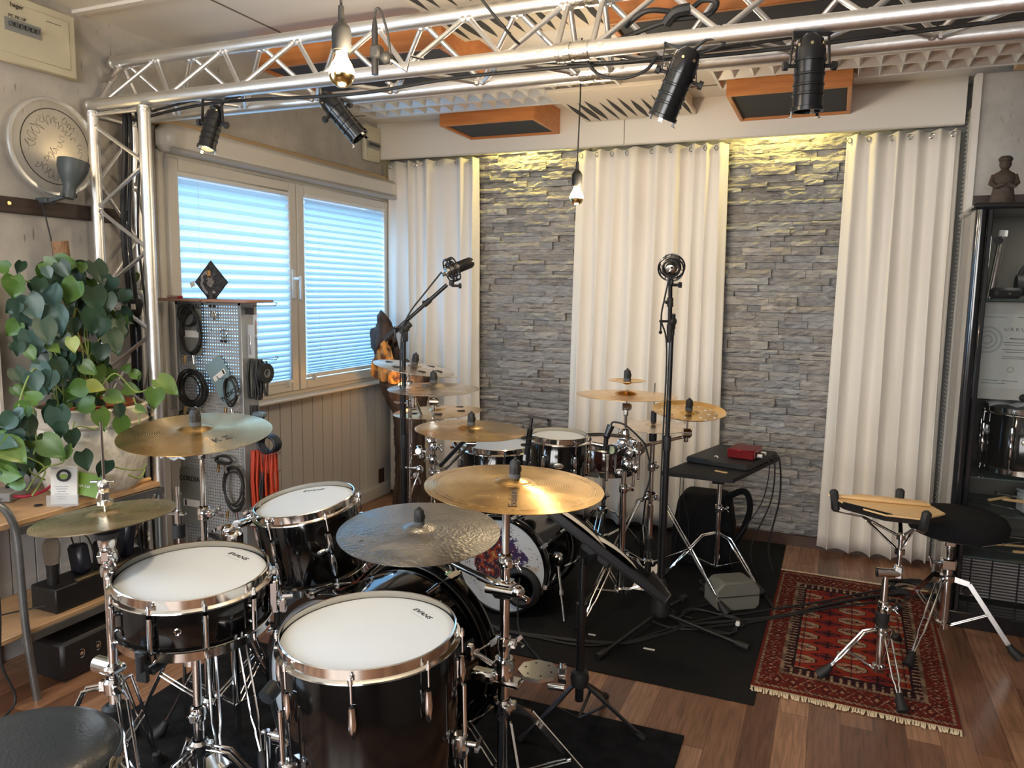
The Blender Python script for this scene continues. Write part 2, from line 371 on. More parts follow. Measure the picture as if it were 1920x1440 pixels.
# side window opening behind the viewer, plain frame
m = MB()
for (a, b, c, d) in ((-.35, 1.15, .85, .91), (-.35, 1.15, 1.89, 1.95), (-.35, -.28, .85, 1.95), (1.08, 1.15, .85, 1.95), (.37, .43, .9, 1.9)): m.bx(XL - .06, XL + .02, a, b, c, d)
struct(m.build('window_2', PVC, smooth=0))
m = MB()
for (a, b, c, d) in ((-2.3, .85, .9, .96), (-2.3, .85, 2.14, 2.2), (-1.3, -1.23, .9, 2.2), (-.2, -.13, .9, 2.2)): m.bx(a, b, YR - .06, YR + .02, c, d)
struct(m.build('window_3', PVC, smooth=0))

# ---- the window with its two sashes and pleated blinds
win = bpy.data.objects.new('window_1', None); COL.objects.link(win); win['kind'] = 'structure'
x0 = XL
m = MB()
def rect_frame(m, xa, xb, y0, y1, z0, z1, wy, wz=None, bev=.006):
    wz = wz or wy
    m.bx(xa, xb, y0, y0 + wy, z0, z1, bev); m.bx(xa, xb, y1 - wy, y1, z0, z1, bev); m.bx(xa, xb, y0 + wy, y1 - wy, z0, z0 + wz, bev); m.bx(xa, xb, y0 + wy, y1 - wy, z1 - wz, z1, bev)
rect_frame(m, x0 - .05, x0 + .012, 2.565, 4.470, .80, 2.0, .045, .045)
m.build('window_frame', PVC, win)
for k, (a, b) in enumerate(((2.60, 3.480), (3.485, 4.44))):
    m = MB(); rect_frame(m, x0 - .03, x0 + .035, a, b, .825, 1.97, .062, .055); m.build('window_sash', PVC, win)
    m = MB(); m.bx(x0 - .012, x0 - .008, a + .05, b - .05, .87, 1.93)
    m.build('window_pane', mat('window_glass', (.9, .95, 1), .02, alpha=.12), win)
m = MB(); m.bx(x0, x0 + .10, 2.55, 4.47, .785, .803, .006); m.bx(x0, x0 + .03, 2.55, 4.47, .77, .787); m.build('window_sill', WLAC, win)
m = MB(); m.bx(x0, x0 + .115, 2.55, 4.478, 1.985, 2.10, .025); m.build('roller_box', PVC, win)
m = MB(); m.cyl((x0 + .105, 2.56, 1.99), (x0 + .105, 4.47, 1.99), .012); m.build('roller_rail', mat('grey_rail', (.42, .42, .43), .4), win)
m = MB(); m.bx(x0, x0 + .03, 2.24, 4.44, 2.10, 2.135, .004); m.build('wood_batten', mat('pine_batten', (.56, .42, .26), .6, noise=(6, (.48, .34, .2), 1.5, (8, .6, 8))), win)
m = MB(); m.bx(x0, x0 + .05, 4.435, 4.49, .80, 2.14, .004); m.build('corner_post', MATS['pine_batten'], win)
m = MB(); m.bx(x0 + .035, x0 + .045, 3.425, 3.455, 1.34, 1.50, .004); m.box((x0 + .062, 3.44, 1.45), (.05, .018, .018), None, .004); m.box((x0 + .085, 3.445, 1.40), (.016, .02, .13), None, .005); m.build('window_handle', WHITE, win)
def blind_mat():
    mm = bpy.data.materials.new('pleated_blind_cloth'); N, L = nodes(mm); N.remove(N['Principled BSDF'])
    d = N.new('ShaderNodeBsdfDiffuse'); d.inputs[0].default_value = (.62, .68, .75, 1); t = N.new('ShaderNodeBsdfTranslucent'); t.inputs[0].default_value = (.62, .80, .93, 1)
    mx = N.new('ShaderNodeMixShader'); mx.inputs[0].default_value = .62; L.new(d.outputs[0], mx.inputs[1]); L.new(t.outputs[0], mx.inputs[2]); L.new(mx.outputs[0], N['Material Output'].inputs[0]); return mm
BLIND = blind_mat()
for (ya, yb, za, zb, np_) in ((2.665, 3.415, .885, 1.905, 25), (3.565, 4.365, .90, 1.915, 34)):
    bl = bpy.data.objects.new('blind', None); COL.objects.link(bl); bl.location = (x0, ya, za)
    tag(bl, 'white pleated blind lowered in the %s window sash' % ('left, wider spaced' if np_ == 25 else 'right, finely folded'), 'blind', 'pleated window blinds')
    m = MB((x0, ya, za)); vs = []; fs = []
    rows = np_ * 2 + 1
    for i in range(rows):
        t = i / (rows - 1); z = za + .012 + (zb - za - .03) * (t ** 1.35); xx = x0 + (.034 if i % 2 else .010)
        e = .008 if i % 2 else 0
        vs += [(xx, ya - e + .004, z), (xx, yb + e, z)]
        if i: k = 2 * i; fs.append((k - 2, k - 1, k + 1, k))
    m.add(vs, fs); m.build('pleated_cloth', BLIND, bl, smooth=0)
    m = MB((x0, ya, za)); m.bx(x0 + .006, x0 + .04, ya - .01, yb + .01, za - .012, za + .008, .003); m.build('bottom_rail', WHITE, bl)
    m = MB((x0, ya, za)); m.bx(x0 + .006, x0 + .04, ya - .01, yb + .01, zb - .012, zb + .008, .003); m.build('top_rail', WHITE, bl)
    for y in (ya + .04, yb - .04):
        m = MB((x0, ya, za)); m.bx(x0 + .03, x0 + .055, y - .008, y + .008, za - .03, za + .004, .002); m.build('clip', WHITE, bl)
    m = MB((x0, ya, za)); m.cyl((x0 + .033, ya + .11, za), (x0 + .033, ya + .11, zb), .0008, n=5); m.build('cord', WHITE, bl)

# ---- split-face stone cladding
def stone_mat():
    mm = bpy.data.materials.new('split_slate'); N, L = nodes(mm); b = N['Principled BSDF']; b.inputs['Roughness'].default_value = .75
    a = N.new('ShaderNodeVertexColor'); a.layer_name = 'Col'; tc = N.new('ShaderNodeTexCoord')
    mp = N.new('ShaderNodeMapping'); mp.inputs['Scale'].default_value = (1, 1, 3.2); L.new(tc.outputs['Object'], mp.inputs[0])
    n = N.new('ShaderNodeTexNoise'); n.inputs['Scale'].default_value = 16; n.inputs['Detail'].default_value = 8; n.inputs['Distortion'].default_value = .8; L.new(mp.outputs[0], n.inputs['Vector'])
    mr = N.new('ShaderNodeMapRange'); mr.inputs[1].default_value = .3; mr.inputs[2].default_value = .7; mr.inputs[3].default_value = .72; mr.inputs[4].default_value = 1.2; L.new(n.outputs[0], mr.inputs[0])
    mx = N.new('ShaderNodeVectorMath'); mx.operation = 'SCALE'; L.new(a.outputs[0], mx.inputs[0]); L.new(mr.outputs[0], mx.inputs['Scale']); L.new(mx.outputs[0], b.inputs['Base Color'])
    bp = N.new('ShaderNodeBump'); bp.inputs['Strength'].default_value = .9; bp.inputs['Distance'].default_value = .022; L.new(n.outputs[0], bp.inputs['Height']); L.new(bp.outputs[0], b.inputs['Normal'])
    return mm
STONE = stone_mat()
def stone_panel(idx, xa, xb, z0, z1):
    rnd = random.Random(idx); m = MB(); cols = []; z = z0
    while z < z1:
        h = rnd.choice((.024, .030, .038, .046)); x = xa - rnd.random() * .05
        if z + h > z1: h = z1 - z
        while x < xb:
            l = rnd.uniform(.06, .28); a = max(x, xa); b = min(x + l, xb)
            if b - a > .004:
                f = YB - .010 - rnd.random() ** 1.2 * .034; nseg = max(2, int((b - a) / .03)); vs = []; fs = []
                for i in range(nseg + 1):
                    xx = a + (b - a) * i / nseg - (0 if 0 < i < nseg else (-.0006 if i == 0 else .0006)); j0 = rnd.uniform(-.002, .002)
                    yy = f + rnd.uniform(-.005, .005); yt = f + rnd.uniform(-.004, .007); tz = rnd.uniform(-.003, .001) if 0 < i < nseg else -.0008
                    zm = z + h * rnd.uniform(.35, .65)
                    vs += [(xx, YB, z), (xx, yt, z + .0008), (xx, yy - .003, zm), (xx, yt + .001, z + h + tz), (xx, YB, z + h + tz)]
                for i in range(nseg):
                    k = i * 5; fs += [(k + j, k + 5 + j, k + 6 + j, k + 1 + j) for j in range(4)]
                fs += [(0, 1, 2, 3, 4), tuple(nseg * 5 + j for j in (4, 3, 2, 1, 0))]
                g = rnd.uniform(.29, .42); w = rnd.uniform(-.012, .018); cols += [(g + w + .01, g, g - w - .01, 1)] * len(vs); m.add(vs, fs)
            x += l
        z += h
    return m.build('stone_cladding', STONE, bpy.data.objects['wall_back'], smooth=0, colors=cols)
stone_panel(3, -2.16, -1.40, .06, 2.25); stone_panel(4, -.66, .06, .06, 2.25)

# ---- curtains
CURT = bpy.data.materials.new('cream_linen'); N, L = nodes(CURT); b = N['Principled BSDF']
b.inputs['Base Color'].default_value = (.82, .77, .70, 1); b.inputs['Roughness'].default_value = .9; b.inputs['Sheen Weight'].default_value = .2
tcn = N.new('ShaderNodeTexCoord'); nn = N.new('ShaderNodeTexNoise'); nn.inputs['Scale'].default_value = 260; bpn = N.new('ShaderNodeBump'); bpn.inputs['Strength'].default_value = .12; bpn.inputs['Distance'].default_value = .002
L.new(tcn.outputs['Object'], nn.inputs['Vector']); L.new(nn.outputs[0], bpn.inputs['Height']); L.new(bpn.outputs[0], b.inputs['Normal'])
def curtain(label, xa, xb, xa2, xb2, folds, z0, seed, ztop=2.225):
    rnd = random.Random(seed); t = thing('curtain', label, 'curtain', (xa, 4.40, z0), 'cream curtains on the back wall')
    ph = [rnd.uniform(-.42, .42) for _ in range(folds + 2)]; am = [rnd.uniform(.5, 1.25) for _ in range(folds + 2)]
    wd = [rnd.uniform(.55, 1.5) for _ in range(folds)]; cw = [0]
    for q in wd: cw.append(cw[-1] + q / sum(wd))
    cw[-1] = 1.0; nu = folds * 18; nv = 26; O = (xa, 4.40, z0)
    def fn(u, v):
        k = max(i for i in range(folds) if cw[i] <= u + 1e-9); fr = (u - cw[k]) / (cw[k + 1] - cw[k])
        w = .5 - .5 * math.cos(2 * PI * fr); w = w ** (.75 + .5 * abs(ph[k]))
        a = (.022 + .034 * (1 - v)) * am[k] * min(1.35, .45 + .6 * wd[k]) * (1.25 if v < .5 else 1.1)
        ux = u + (ph[k] * (1 - fr) + ph[k + 1] * fr) * .35 / folds * (1 - v) + .10 / folds * math.sin(2 * PI * fr) * (1.5 - v)
        xt = xa + (xb - xa) * ux; xl = xa2 + (xb2 - xa2) * ux
        x = xl + (xt - xl) * v ** .8; y = 4.412 - a * w + .006 * math.sin(7 * v + 3 * u * folds)
        zz = z0 + (ztop - z0) * v - (.010 * (1 - w) if v == 1 else 0)
        return Vector((x, y, zz))
    m = MB(O); m.grid(fn, nu, nv); o = m.build('curtain_cloth', CURT, t, smooth=180)
    sm = o.modifiers.new('thick', 'SOLIDIFY'); sm.thickness = .002
    hm = MB(O); hm.grid(lambda u, v: fn(u, .048 + .004 * v) + Vector((0, -.0016, 0)), nu, 1); hm.build('hem', CURT, t, smooth=180)
    for k in range(folds):
        u = cw[k] + .02; p = fn(min(1, u), .985) + Vector((0, -.006, .004))
        r = MB(O); r.tube([p + Vector((math.cos(q) * .010, -.001, math.sin(q) * .013)) for q in np.linspace(0, 2 * PI, 13)[:-1]], .0022, 6, closed=True)
        r.build('curtain_ring', CHROME, t)
    return t
curtain('narrow cream curtain beside the window corner', -2.76, -2.10, -2.74, -2.07, 7, .03, 1)
curtain('cream curtain hanging between the two stone panels', -1.455, -.590, -1.50, -.555, 9, .03, 2)
curtain('cream curtain hanging right of the right stone panel', .002, .515, -.01, .545, 6, .03, 3)
m = MB((XL, 4.42, 2.24)); m.cyl((XL + .01, 4.415, 2.243), (.515, 4.415, 2.243), .006, n=8); tag(m.build('curtain_rail', mat('dark_rail_metal', (.05, .03, .025), .5)), 'dark thin rail under the white pelmet, carrying the curtains', 'curtain rail')

# slatted shutter between right curtain and cabinet
t = thing('slatted_shutter', 'white slatted shutter standing edge-on beside the right curtain', 'shutter', (.56, 4.3, 0))
m = MB((.56, 4.3, 0)); 
for k in range(110):
    z = .06 + k * .0205; m.beam((.545, 4.17, z), (.545, 4.44, z), .016, .0018, up=(.5, 0, 1))
m.build('slats', WHITE, t, smooth=0)
m = MB((.56, 4.3, 0)); m.bx(.557, .575, 4.165, 4.45, .02, 2.33); m.build('backing_panel', WLAC, t, smooth=0)
# ------------------------------------------------------------------ ceiling fittings
def acoustic_box(label, xa, xb, ya, yb, zb, zt=CEIL, group='wood framed absorbers on the ceiling'):
    c = ((xa + xb) / 2, (ya + yb) / 2, zt); t = thing('acoustic_panel', label, 'acoustic panel', c, group)
    m = MB(c); w = .020
    m.bx(xa, xb, ya, ya + w, zb, zt, .002); m.bx(xa, xb, yb - w, yb, zb, zt, .002); m.bx(xa, xa + w, ya + w, yb - w, zb, zt, .002); m.bx(xb - w, xb, ya + w, yb - w, zb, zt, .002)
    m.build('wooden_frame', BEECH, t, smooth=0)
    m = MB(c); m.bx(xa + w, xb - w, ya + w, yb - w, zb + .012, zt - .01); m.build('cloth_filling', GREYFOAM, t, smooth=0)
    return t
acoustic_box('beech framed grey absorber above the left stone panel', -2.12, -1.545, 3.93, 4.34, 2.315)
acoustic_box('beech framed grey absorber above the right stone panel', -.53, .01, 3.78, 4.34, 2.315)
acoustic_box('long beech framed absorber seen behind the left half of the beam', -2.36, -1.46, 2.72, 3.24, 2.33)
acoustic_box('wide beech framed absorber at the top edge above the middle of the beam', -.80, .75, 2.70, 3.30, 2.33)

def slot_diffuser(label, xa, xb, ya, yb, z, seed, rows):
    c = ((xa + xb) / 2, (ya + yb) / 2, z); t = thing('slotted_diffuser', label, 'acoustic panel', c, 'slotted white ceiling panels'); rnd = random.Random(seed)
    m = MB(c); m.bx(xa, xb, ya, yb, z, z + .02, .002); m.bx(xa + .02, xb - .02, ya + .02, yb - .02, z + .02, CEIL); m.build('panel', mat('warm_white_panel', (.74, .64, .50), .5), t, smooth=0)
    m = MB(c); n = max(6, int((xb - xa) / .056))
    for i in range(n):
        x = xa + (xb - xa) * (i + .5) / n + rnd.uniform(-.006, .006); off = rnd.uniform(-.05, .06)
        for (r0, r1) in rows:
            y0 = ya + (yb - ya) * (r0 + .04) + max(off, -.01); y1 = ya + (yb - ya) * (r1 - .04) + off * .6; y1 = min(y1, yb - .012); y0 = max(y0, ya + .012)
            L_ = y1 - y0; w = rnd.uniform(.009, .018)
            poly = [(x + w * math.sin(PI * s / 12) * (1 if q == 0 else -1), y0 + L_ * (s / 12)) for q, rng in ((0, range(0, 13)), (1, range(11, 0, -1))) for s in rng]
            m.prism(poly, .0015, Matrix.Translation((0, 0, z - .0012)))
    m.build('slot', mat('slot_shadow', (.045, .043, .040), .9), t, smooth=0); t.children[-1].name = 'slots'
    return t
slot_diffuser('white slotted panel between the two rear absorbers', -1.38, -.76, 3.66, 4.335, 2.368, 5, [(.25, 1)])
slot_diffuser('white slotted panel over the middle of the beam', -1.43, -.82, 2.16, 2.86, 2.385, 6, [(0, .5), (.5, 1)])

def louver_light(label, xa, xb, ya, yb, z):
    c = ((xa + xb) / 2, (ya + yb) / 2, CEIL); t = thing('louvre_light', label, 'ceiling light', c, 'louvred ceiling lights, switched off')
    m = MB(c); w = .014; zt = CEIL - .002
    for (a, b, cc, d) in ((xa, xb, ya, ya + w), (xa, xb, yb - w, yb), (xa, xa + w, ya + w, yb - w), (xb - w, xb, ya + w, yb - w)): m.bx(a, b, cc, d, z, zt, .001)
    m.bx(xa + w, xb - w, ya + w, yb - w, zt - .008, zt); m.build('housing', mat('lamp_housing_white', (.74, .70, .64), .4), t, smooth=0)
    LV = mat('louvre_aluminium', (.82, .80, .76), .38, .6)
    n = int((xb - xa) / .082); ym = (ya + yb) / 2; m = MB(c)
    for yy in (ym - .004,): m.prism([(-.004, 0), (.004, 0), (.028, .036), (-.028, .036)], xb - xa - 2 * w, basis((0, 1, 0), (0, 0, 1), (1, 0, 0), (xa + w, ym, z + .002)))
    m.build('centre_fin', LV, t, smooth=0)
    m = MB(c)
    for i in range(1, n):
        x = xa + (xb - xa) * i / n
        for (p, q) in ((ya + w, ym), (ym, yb - w)):
            k = (p + q) / 2; hw = (q - p) / 2
            # triangular folded blade: wide at the fins, pinched in the middle
            vs = [(x - .002, p, z + .004), (x + .002, p, z + .004), (x - .030, p, z + .040), (x + .030, p, z + .040), (x - .001, k, z + .012), (x + .001, k, z + .012), (x - .020, k, z + .042), (x + .020, k, z + .042),
                  (x - .002, q, z + .004), (x + .002, q, z + .004), (x - .030, q, z + .040), (x + .030, q, z + .040)]
            fs = [(0, 1, 5, 4), (4, 5, 9, 8), (0, 4, 6, 2), (4, 8, 10, 6), (1, 3, 7, 5), (5, 7, 11, 9)]
            m.add(vs, fs)
    m.build('louvre_blades', LV, t, smooth=0)
    m = MB(c)
    for yy in (ya + w + .001, yb - w - .001):
        s = 1 if yy < ym else -1
        m.add([(xa + w, yy, z + .004), (xb - w, yy, z + .004), (xb - w, yy + s * .035, z + .05), (xa + w, yy + s * .035, z + .05)], [(0, 1, 2, 3)])
    m.build('reflector', LV, t, smooth=0)
louver_light('white louvred lamp over the left stone panel and window corner', -2.52, -1.00, 3.56, 3.90, 2.375)
louver_light('white louvred lamp at the right, behind the rightmost black spotlight', -.575, .98, 3.56, 3.90, 2.375)
t = thing('ceiling_slot', 'dark recessed strip beside the louvred lamp', 'ceiling strip', (-.88, 3.6, CEIL)); 
m = MB((-.88, 3.6, CEIL)); m.bx(-.97, -.62, 3.52, 3.60, CEIL - .03, CEIL); m.build('strip', GREYFOAM, t, smooth=0)

# ------------------------------------------------------------------ the aluminium truss
FY, FZ = 2.22, 2.10; BY, BZ = 2.45, 2.10; AY, AZ = 2.335, 2.290; TR = .0235
X0, XJ, X1 = -2.755, -.755, 1.15
tr = thing('lighting_truss', 'silver triangular aluminium truss beam crossing the room under the ceiling', 'truss', (X0, AY, FZ)); O = (X0, AY, FZ)
def chord(p, q, root, origin, r=TR, name='chord'):
    m = MB(origin); m.cyl(p, q, r, n=24); return m.build(name, ALU, root)
for (xa, xb) in ((X0, XJ - .02), (XJ + .02, X1)):
    for (y, z) in ((FY, FZ), (BY, BZ), (AY, AZ)): chord((xa, y, z), (xb, y, z), tr, O)
for (y, z) in ((FY, FZ), (BY, BZ), (AY, AZ)):
    m = MB(O); m.cyl((XJ - .05, y, z), (XJ - .006, y, z), TR + .0045, n=24); m.cyl((XJ + .006, y, z), (XJ + .05, y, z), TR + .0045, n=24); m.cyl((XJ - .007, y, z), (XJ + .007, y, z), TR + .001, n=24)
    m.build('coupler_sleeve', WELD, tr)
    for dx in (-.10, .09):
        m = MB(O); m.cyl((XJ + dx, y - TR - .004, z + .002), (XJ + dx, y - TR + .003, z + .002), .008, n=6); m.build('coupler_bolt', WELD, tr)
RB = .0085
def brace(p, q, root, origin, r=RB):
    p = Vector(p); q = Vector(q); m = MB(origin); m.cyl(p, q, r, n=10); m.ball(p, r * 1.7, 8, (1, 1, .8)); m.ball(q, r * 1.7, 8, (1, 1, .8)); return m.build('brace', ALU, root)
def off(p, q, r=TR):
    p = Vector(p); q = Vector(q); d = (q - p); d.x = 0; d.normalize(); return p + d * r, q - d * r
def webs(xa, xb, step):
    n = int(round((xb - xa) / step)); pts = [xa + (xb - xa) * i / n for i in range(n + 1)]
    for i in range(n):
        for (A, B, ph) in (((FY, FZ), (AY, AZ), 0), ((BY, BZ), (AY, AZ), 1), ((FY, FZ), (BY, BZ), 0)):
            P, Q = (A, B) if (i + ph) % 2 == 0 else (B, A)
            a, b = off((pts[i] + .012, P[0], P[1]), (pts[i + 1] - .012, Q[0], Q[1])); brace(a, b, tr, O)
webs(X0 + .07, XJ - .06, .172); webs(XJ + .06, X1 - .04, .172)
for x in (X0 + .045, XJ - .055, XJ + .055):
    for (A, B) in (((FY, FZ), (AY, AZ)), ((BY, BZ), (AY, AZ)), ((FY, FZ), (BY, BZ))):
        a, b = off((x, A[0], A[1]), (x, B[0], B[1])); brace(a, b, tr, O)
m = MB(O); m.cyl((X0 - .006, AY, AZ), (X0 + .010, AY, AZ), TR + .006, n=24); m.cyl((X0 - .006, FY, FZ), (X0 + .01, FY, FZ), TR + .006, n=24); m.build('end_ring', WELD, tr)
m = MB(O); m.beam((X0 + .03, FY + .05, FZ + .10), (X0 + .03, AY - .01, AZ - .03), .05, .006); m.cyl((X0 + .024, AY - .03, AZ - .065), (X0 + .040, AY - .03, AZ - .065), .012); m.build('gusset_plate', WELD, tr)
# post
P3 = [(-2.732, 2.21), (-2.458, 2.21), (-2.752, 2.42)]; O2 = (-2.571, 2.29, 0)
po = thing('truss_post', 'silver three-tube aluminium truss post standing in front of the window', 'truss', O2)
PR = .022; ztop = FZ - TR - .002
for (x, y) in P3:
    chord((x, y, .012), (x, y, ztop), po, O2, PR)
    m = MB(O2); m.cyl((x, y, ztop - .022), (x, y, ztop - .002), PR + .005, n=24); m.build('post_collar', WELD, po)
def pweb(A, B, z0, z1, step, ph):
    n = int(round((z1 - z0) / step))
    for i in range(n):
        a, b = (A, B) if (i + ph) % 2 == 0 else (B, A); za = z0 + (z1 - z0) * i / n + .012; zb = z0 + (z1 - z0) * (i + 1) / n - .012
        p = Vector((*a, za)); q = Vector((*b, zb)); d = q - p; d.z = 0; d.normalize(); brace(p + d * PR, q - d * PR, po, O2, .0075)
pweb(P3[0], P3[1], .08, ztop - .05, .165, 0); pweb(P3[1], P3[2], .08, ztop - .05, .21, 1); pweb(P3[0], P3[2], .08, ztop - .05, .21, 0)
for z in (.05, ztop - .012):
    for i in range(3):
        p = Vector((*P3[i], z)); q = Vector((*P3[(i + 1) % 3], z)); d = (q - p).normalized(); brace(p + d * PR, q - d * PR, po, O2, .0075)
m = MB(O2); m.prism([(-2.79, 2.16), (-2.42, 2.16), (-2.42, 2.47), (-2.79, 2.47)], .012); m.build('base_plate', ALU, po, smooth=0)
m = MB(O2); m.bx(-2.462, -2.442, 2.1965, 2.1985, 1.93, 1.97); m.build('red_sticker', mat('faded_red', (.45, .08, .05), .6), po, smooth=0)
# cables: cable ties and runs along the beam
m = MB((-2.5, 2.3, 2.1)); 
for (x, r) in ((-2.31, .004), (-2.29, .004)):
    m.tube([(x + .01 * math.cos(q), FY + math.cos(q) * (TR + .004), FZ + math.sin(q) * (TR + .004)) for q in np.linspace(0, 2 * PI, 20)[:-1]], .0022, 6, closed=True)
for (x, y, z) in ((-.90, BY, BZ), (-1.33, BY, BZ), (-.27, BY, BZ), (-1.03, FY, FZ), (-.155, FY, FZ), (-.06, FY, FZ), (.165, BY, BZ)):
    m.tube([(x, y + math.cos(q) * (TR + .003), z + math.sin(q) * (TR + .003)) for q in np.linspace(0, 2 * PI, 20)[:-1]], .0028, 6, closed=True)
tag(m.build('cable_tie', BLACK), 'black cable ties looped round the beam tubes', 'cable tie'); bpy.data.objects['cable_tie']['kind'] = 'stuff'
def cable(pts, r, label, name='cable', mt=None, group=None, k=6, n=8):
    p = spline(pts, k); m = MB(p[0]); m.tube(p, r, n); o = m.build(name, mt or RUBBER); o.location = p[0]; return tag(o, label, 'cable', group)
zc = 2.10
cable([(-2.62, 2.30, 2.05), (-2.2, 2.30, 2.085), (-1.6, 2.33, 2.075), (-1.2, 2.32, 2.09), (-.8, 2.31, 2.085), (-.3, 2.33, 2.08), (.2, 2.33, 2.09), (.9, 2.31, 2.10)], .006, 'long black power cable running inside the truss beam')
cable([(-2.56, 2.27, 2.06), (-2.1, 2.26, 2.10), (-1.5, 2.27, 2.09), (-1.0, 2.30, 2.11), (-.6, 2.30, 2.08), (0, 2.28, 2.10), (.4, 2.38, 2.14), (.9, 2.40, 2.14)], .005, 'thinner black cable lying over the beam braces')
cable([(-.62, 2.30, 2.18), (-.55, 2.27, 2.205), (-.45, 2.30, 2.20), (-.40, 2.30, 2.225), (-.36, 2.30, 2.215), (-.39, 2.32, 2.19), (-.5, 2.30, 2.18), (-.66, 2.33, 2.15)], .008, 'tangle of black cable resting on the beam above the middle')
cable([(-.50, 2.30, 2.175), (-.47, 2.28, 2.195), (-.43, 2.28, 2.20)], .016, 'black cable plug lying on the beam', 'cable_plug')
cable([(-.75, 2.29, 2.12), (-.70, 2.28, 2.05), (-.62, 2.27, 2.025), (-.55, 2.27, 2.04), (-.52, 2.28, 2.08)], .005, 'black cable loop drooping below the beam by the joint')
for i, (dx, dy, r, lab) in enumerate([(0, 0, .011, 'thickest black cable running down inside the truss post'), (.02, .01, .007, 'second black cable running down inside the truss post'), (.045, -.01, .006, 'thin black cable down the right side of the truss post'), (.062, .015, .0045, 'thinnest black cable beside the right tube of the truss post')]):
    cable([(-2.66 + dx * .6, 2.30 + dy, 2.10), (-2.655 + dx, 2.29 + dy, 1.95), (-2.675 + dx, 2.28 + dy, 1.6), (-2.655 + dx * 1.1, 2.285 + dy, 1.25), (-2.65 + dx, 2.28 + dy, .9), (-2.66 + dx, 2.28 + dy, .45), (-2.65 + dx, 2.28 + dy, .03)], r, lab, group=None)
t = thing('power_plug', 'black plug with pale sticker hanging in the truss post', 'plug', (-2.585, 2.27, 1.29)); m = MB((-2.585, 2.27, 1.29))
m.box((-2.585, 2.25, 1.31), (.045, .035, .075), Matrix.Rotation(.3, 3, 'Y'), .012); m.build('plug_body', RUBBER, t)
m = MB((-2.585, 2.27, 1.29)); m.box((-2.583, 2.231, 1.315), (.022, .002, .022)); m.build('sticker', PAPER, t)

# ------------------------------------------------------------------ stage spotlights
def spotlight(label, c, axis, L=.185, R=.037, yoke_up=.13, side=(1, 0, 0), lit=False):
    c = Vector(c); ax = Vector(axis).normalized(); s = Vector(side); s = (s - ax * s.dot(ax)).normalized(); u = s.cross(ax)
    t = thing('stage_spotlight', label, 'spotlight', c, 'black can spotlights under the truss')
    M = basis(s, ax.cross(s), ax, c)
    prof = [(0, -L * .52), (R * .45, -L * .51), (R * .80, -L * .44), (R * .98, -L * .30), (R, -L * .18), (R * 1.08, -L * .175), (R * 1.08, -L * .15), (R, -L * .145)]
    for z in (.0, .14, .26):
        prof += [(R * .97, L * z), (R * 1.03, L * (z + .01)), (R * 1.03, L * (z + .03)), (R * .97, L * (z + .04))]
    prof += [(R * .97, L * .44), (R * 1.07, L * .45), (R * 1.07, L * .50), (R * .88, L * .50), (R * .86, L * .30), (0, L * .28)]
    m = MB(c); m.lathe(prof, 32, M); m.build('can', mat('satin_black_paint', (.010, .011, .013), .22), t)
    m = MB(c); m.lathe([(0, L * .40), (R * .84, L * .40), (R * .84, L * .385), (0, L * .37)], 24, M)
    m.build('lens', mat('lit_lens', (.9, .8, .6), .2, emit=((1, .74, .38), 26)) if lit else mat('dark_lens', (.05, .05, .05), .05, coat=1), t)
    for a in np.linspace(0, 2 * PI, 8)[:-1]:
        m = MB(c); p = M @ Vector((math.cos(a) * R * .93, math.sin(a) * R * .93, -L * .36)); q = M @ Vector((math.cos(a) * R * 1.00, math.sin(a) * R * 1.00, -L * .355)); m.cyl(p, q, R * .10, n=10)
        m.build('vent_hole', mat('warm_vent', (.6, .5, .3), .3, .8), t)
    for a in (PI / 2, PI / 2 + 2.1, PI / 2 + 4.2):
        m = MB(c); d = s * math.cos(a) + (ax.cross(s)) * math.sin(a); p = c + ax * L * .50 + d * R * 1.0; m.beam(p - ax * .004, p + ax * .012, .010, .002, up=d); m.beam(p + ax * .010, p + ax * .012 + d * .008, .009, .002, up=ax); m.build('filter_clip', CHROME if not lit else WELD, t)
    # yoke
    piv = c - ax * L * .10
    for k in (-1, 1):
        a = piv + s * k * (R + .012); top = piv + Vector((0, 0, yoke_up)) + s * k * (R + .006)
        m = MB(c); m.beam(a, top, .012, .003, up=s); m.build('yoke_arm', BLACK, t)
        m = MB(c); m.cyl(piv + s * k * R, piv + s * k * (R + .020), .005, n=8); m.cyl(piv + s * k * (R + .018), piv + s * k * (R + .030), .012, n=8); m.build('yoke_knob', RUBBER, t)
    m = MB(c); m.beam(piv + Vector((0, 0, yoke_up)) - s * (R + .008), piv + Vector((0, 0, yoke_up)) + s * (R + .008), .012, .003, up=(0, 1, 0)); m.build('yoke_bridge', BLACK, t)
    b = c - ax * L * .42
    e = piv + Vector((0, 0, yoke_up)) ; pts = spline([b + u * R * .4, b - ax * .05 + s * .03, b - ax * .03 + s * .09 + Vector((0, 0, .03)), e + s * .05 + Vector((0, 0, .0)), e + s * .02], 5)
    m = MB(c); m.tube(pts, .0042, 8); m.build('lamp_cable', RUBBER, t)
    return t
s1 = aty(397, 240, 2.22); spotlight('small lit black can spotlight below the left end of the truss', s1, (-.08, -.30, -1), .165, .032, 2.075 - (s1.z + .016), (1, .2, 0), lit=True)
light('spotlight_beam', 'SPOT', tuple(s1 + Vector((-.02, -.035, -.11))), tuple(s1 + Vector((-.10, -.35, -1.2))), 16, (1, .72, .40), .03, spot=62, blend=.6)
spotlight('unlit black can spotlight tilted to the right behind the near bulb', aty(640, 218, 2.42), (.62, .25, -.75), .200, .036, 2.075 - aty(640, 218, 2.42).z - .014, (.55, .75, .3))
spotlight('black can spotlight tilted down to the left, right of the beam joint', aty(1268, 158, 2.21), (-.40, .10, -.92), .192, .039, 2.075 - aty(1268, 158, 2.21).z - .018, (.9, .2, -.4))
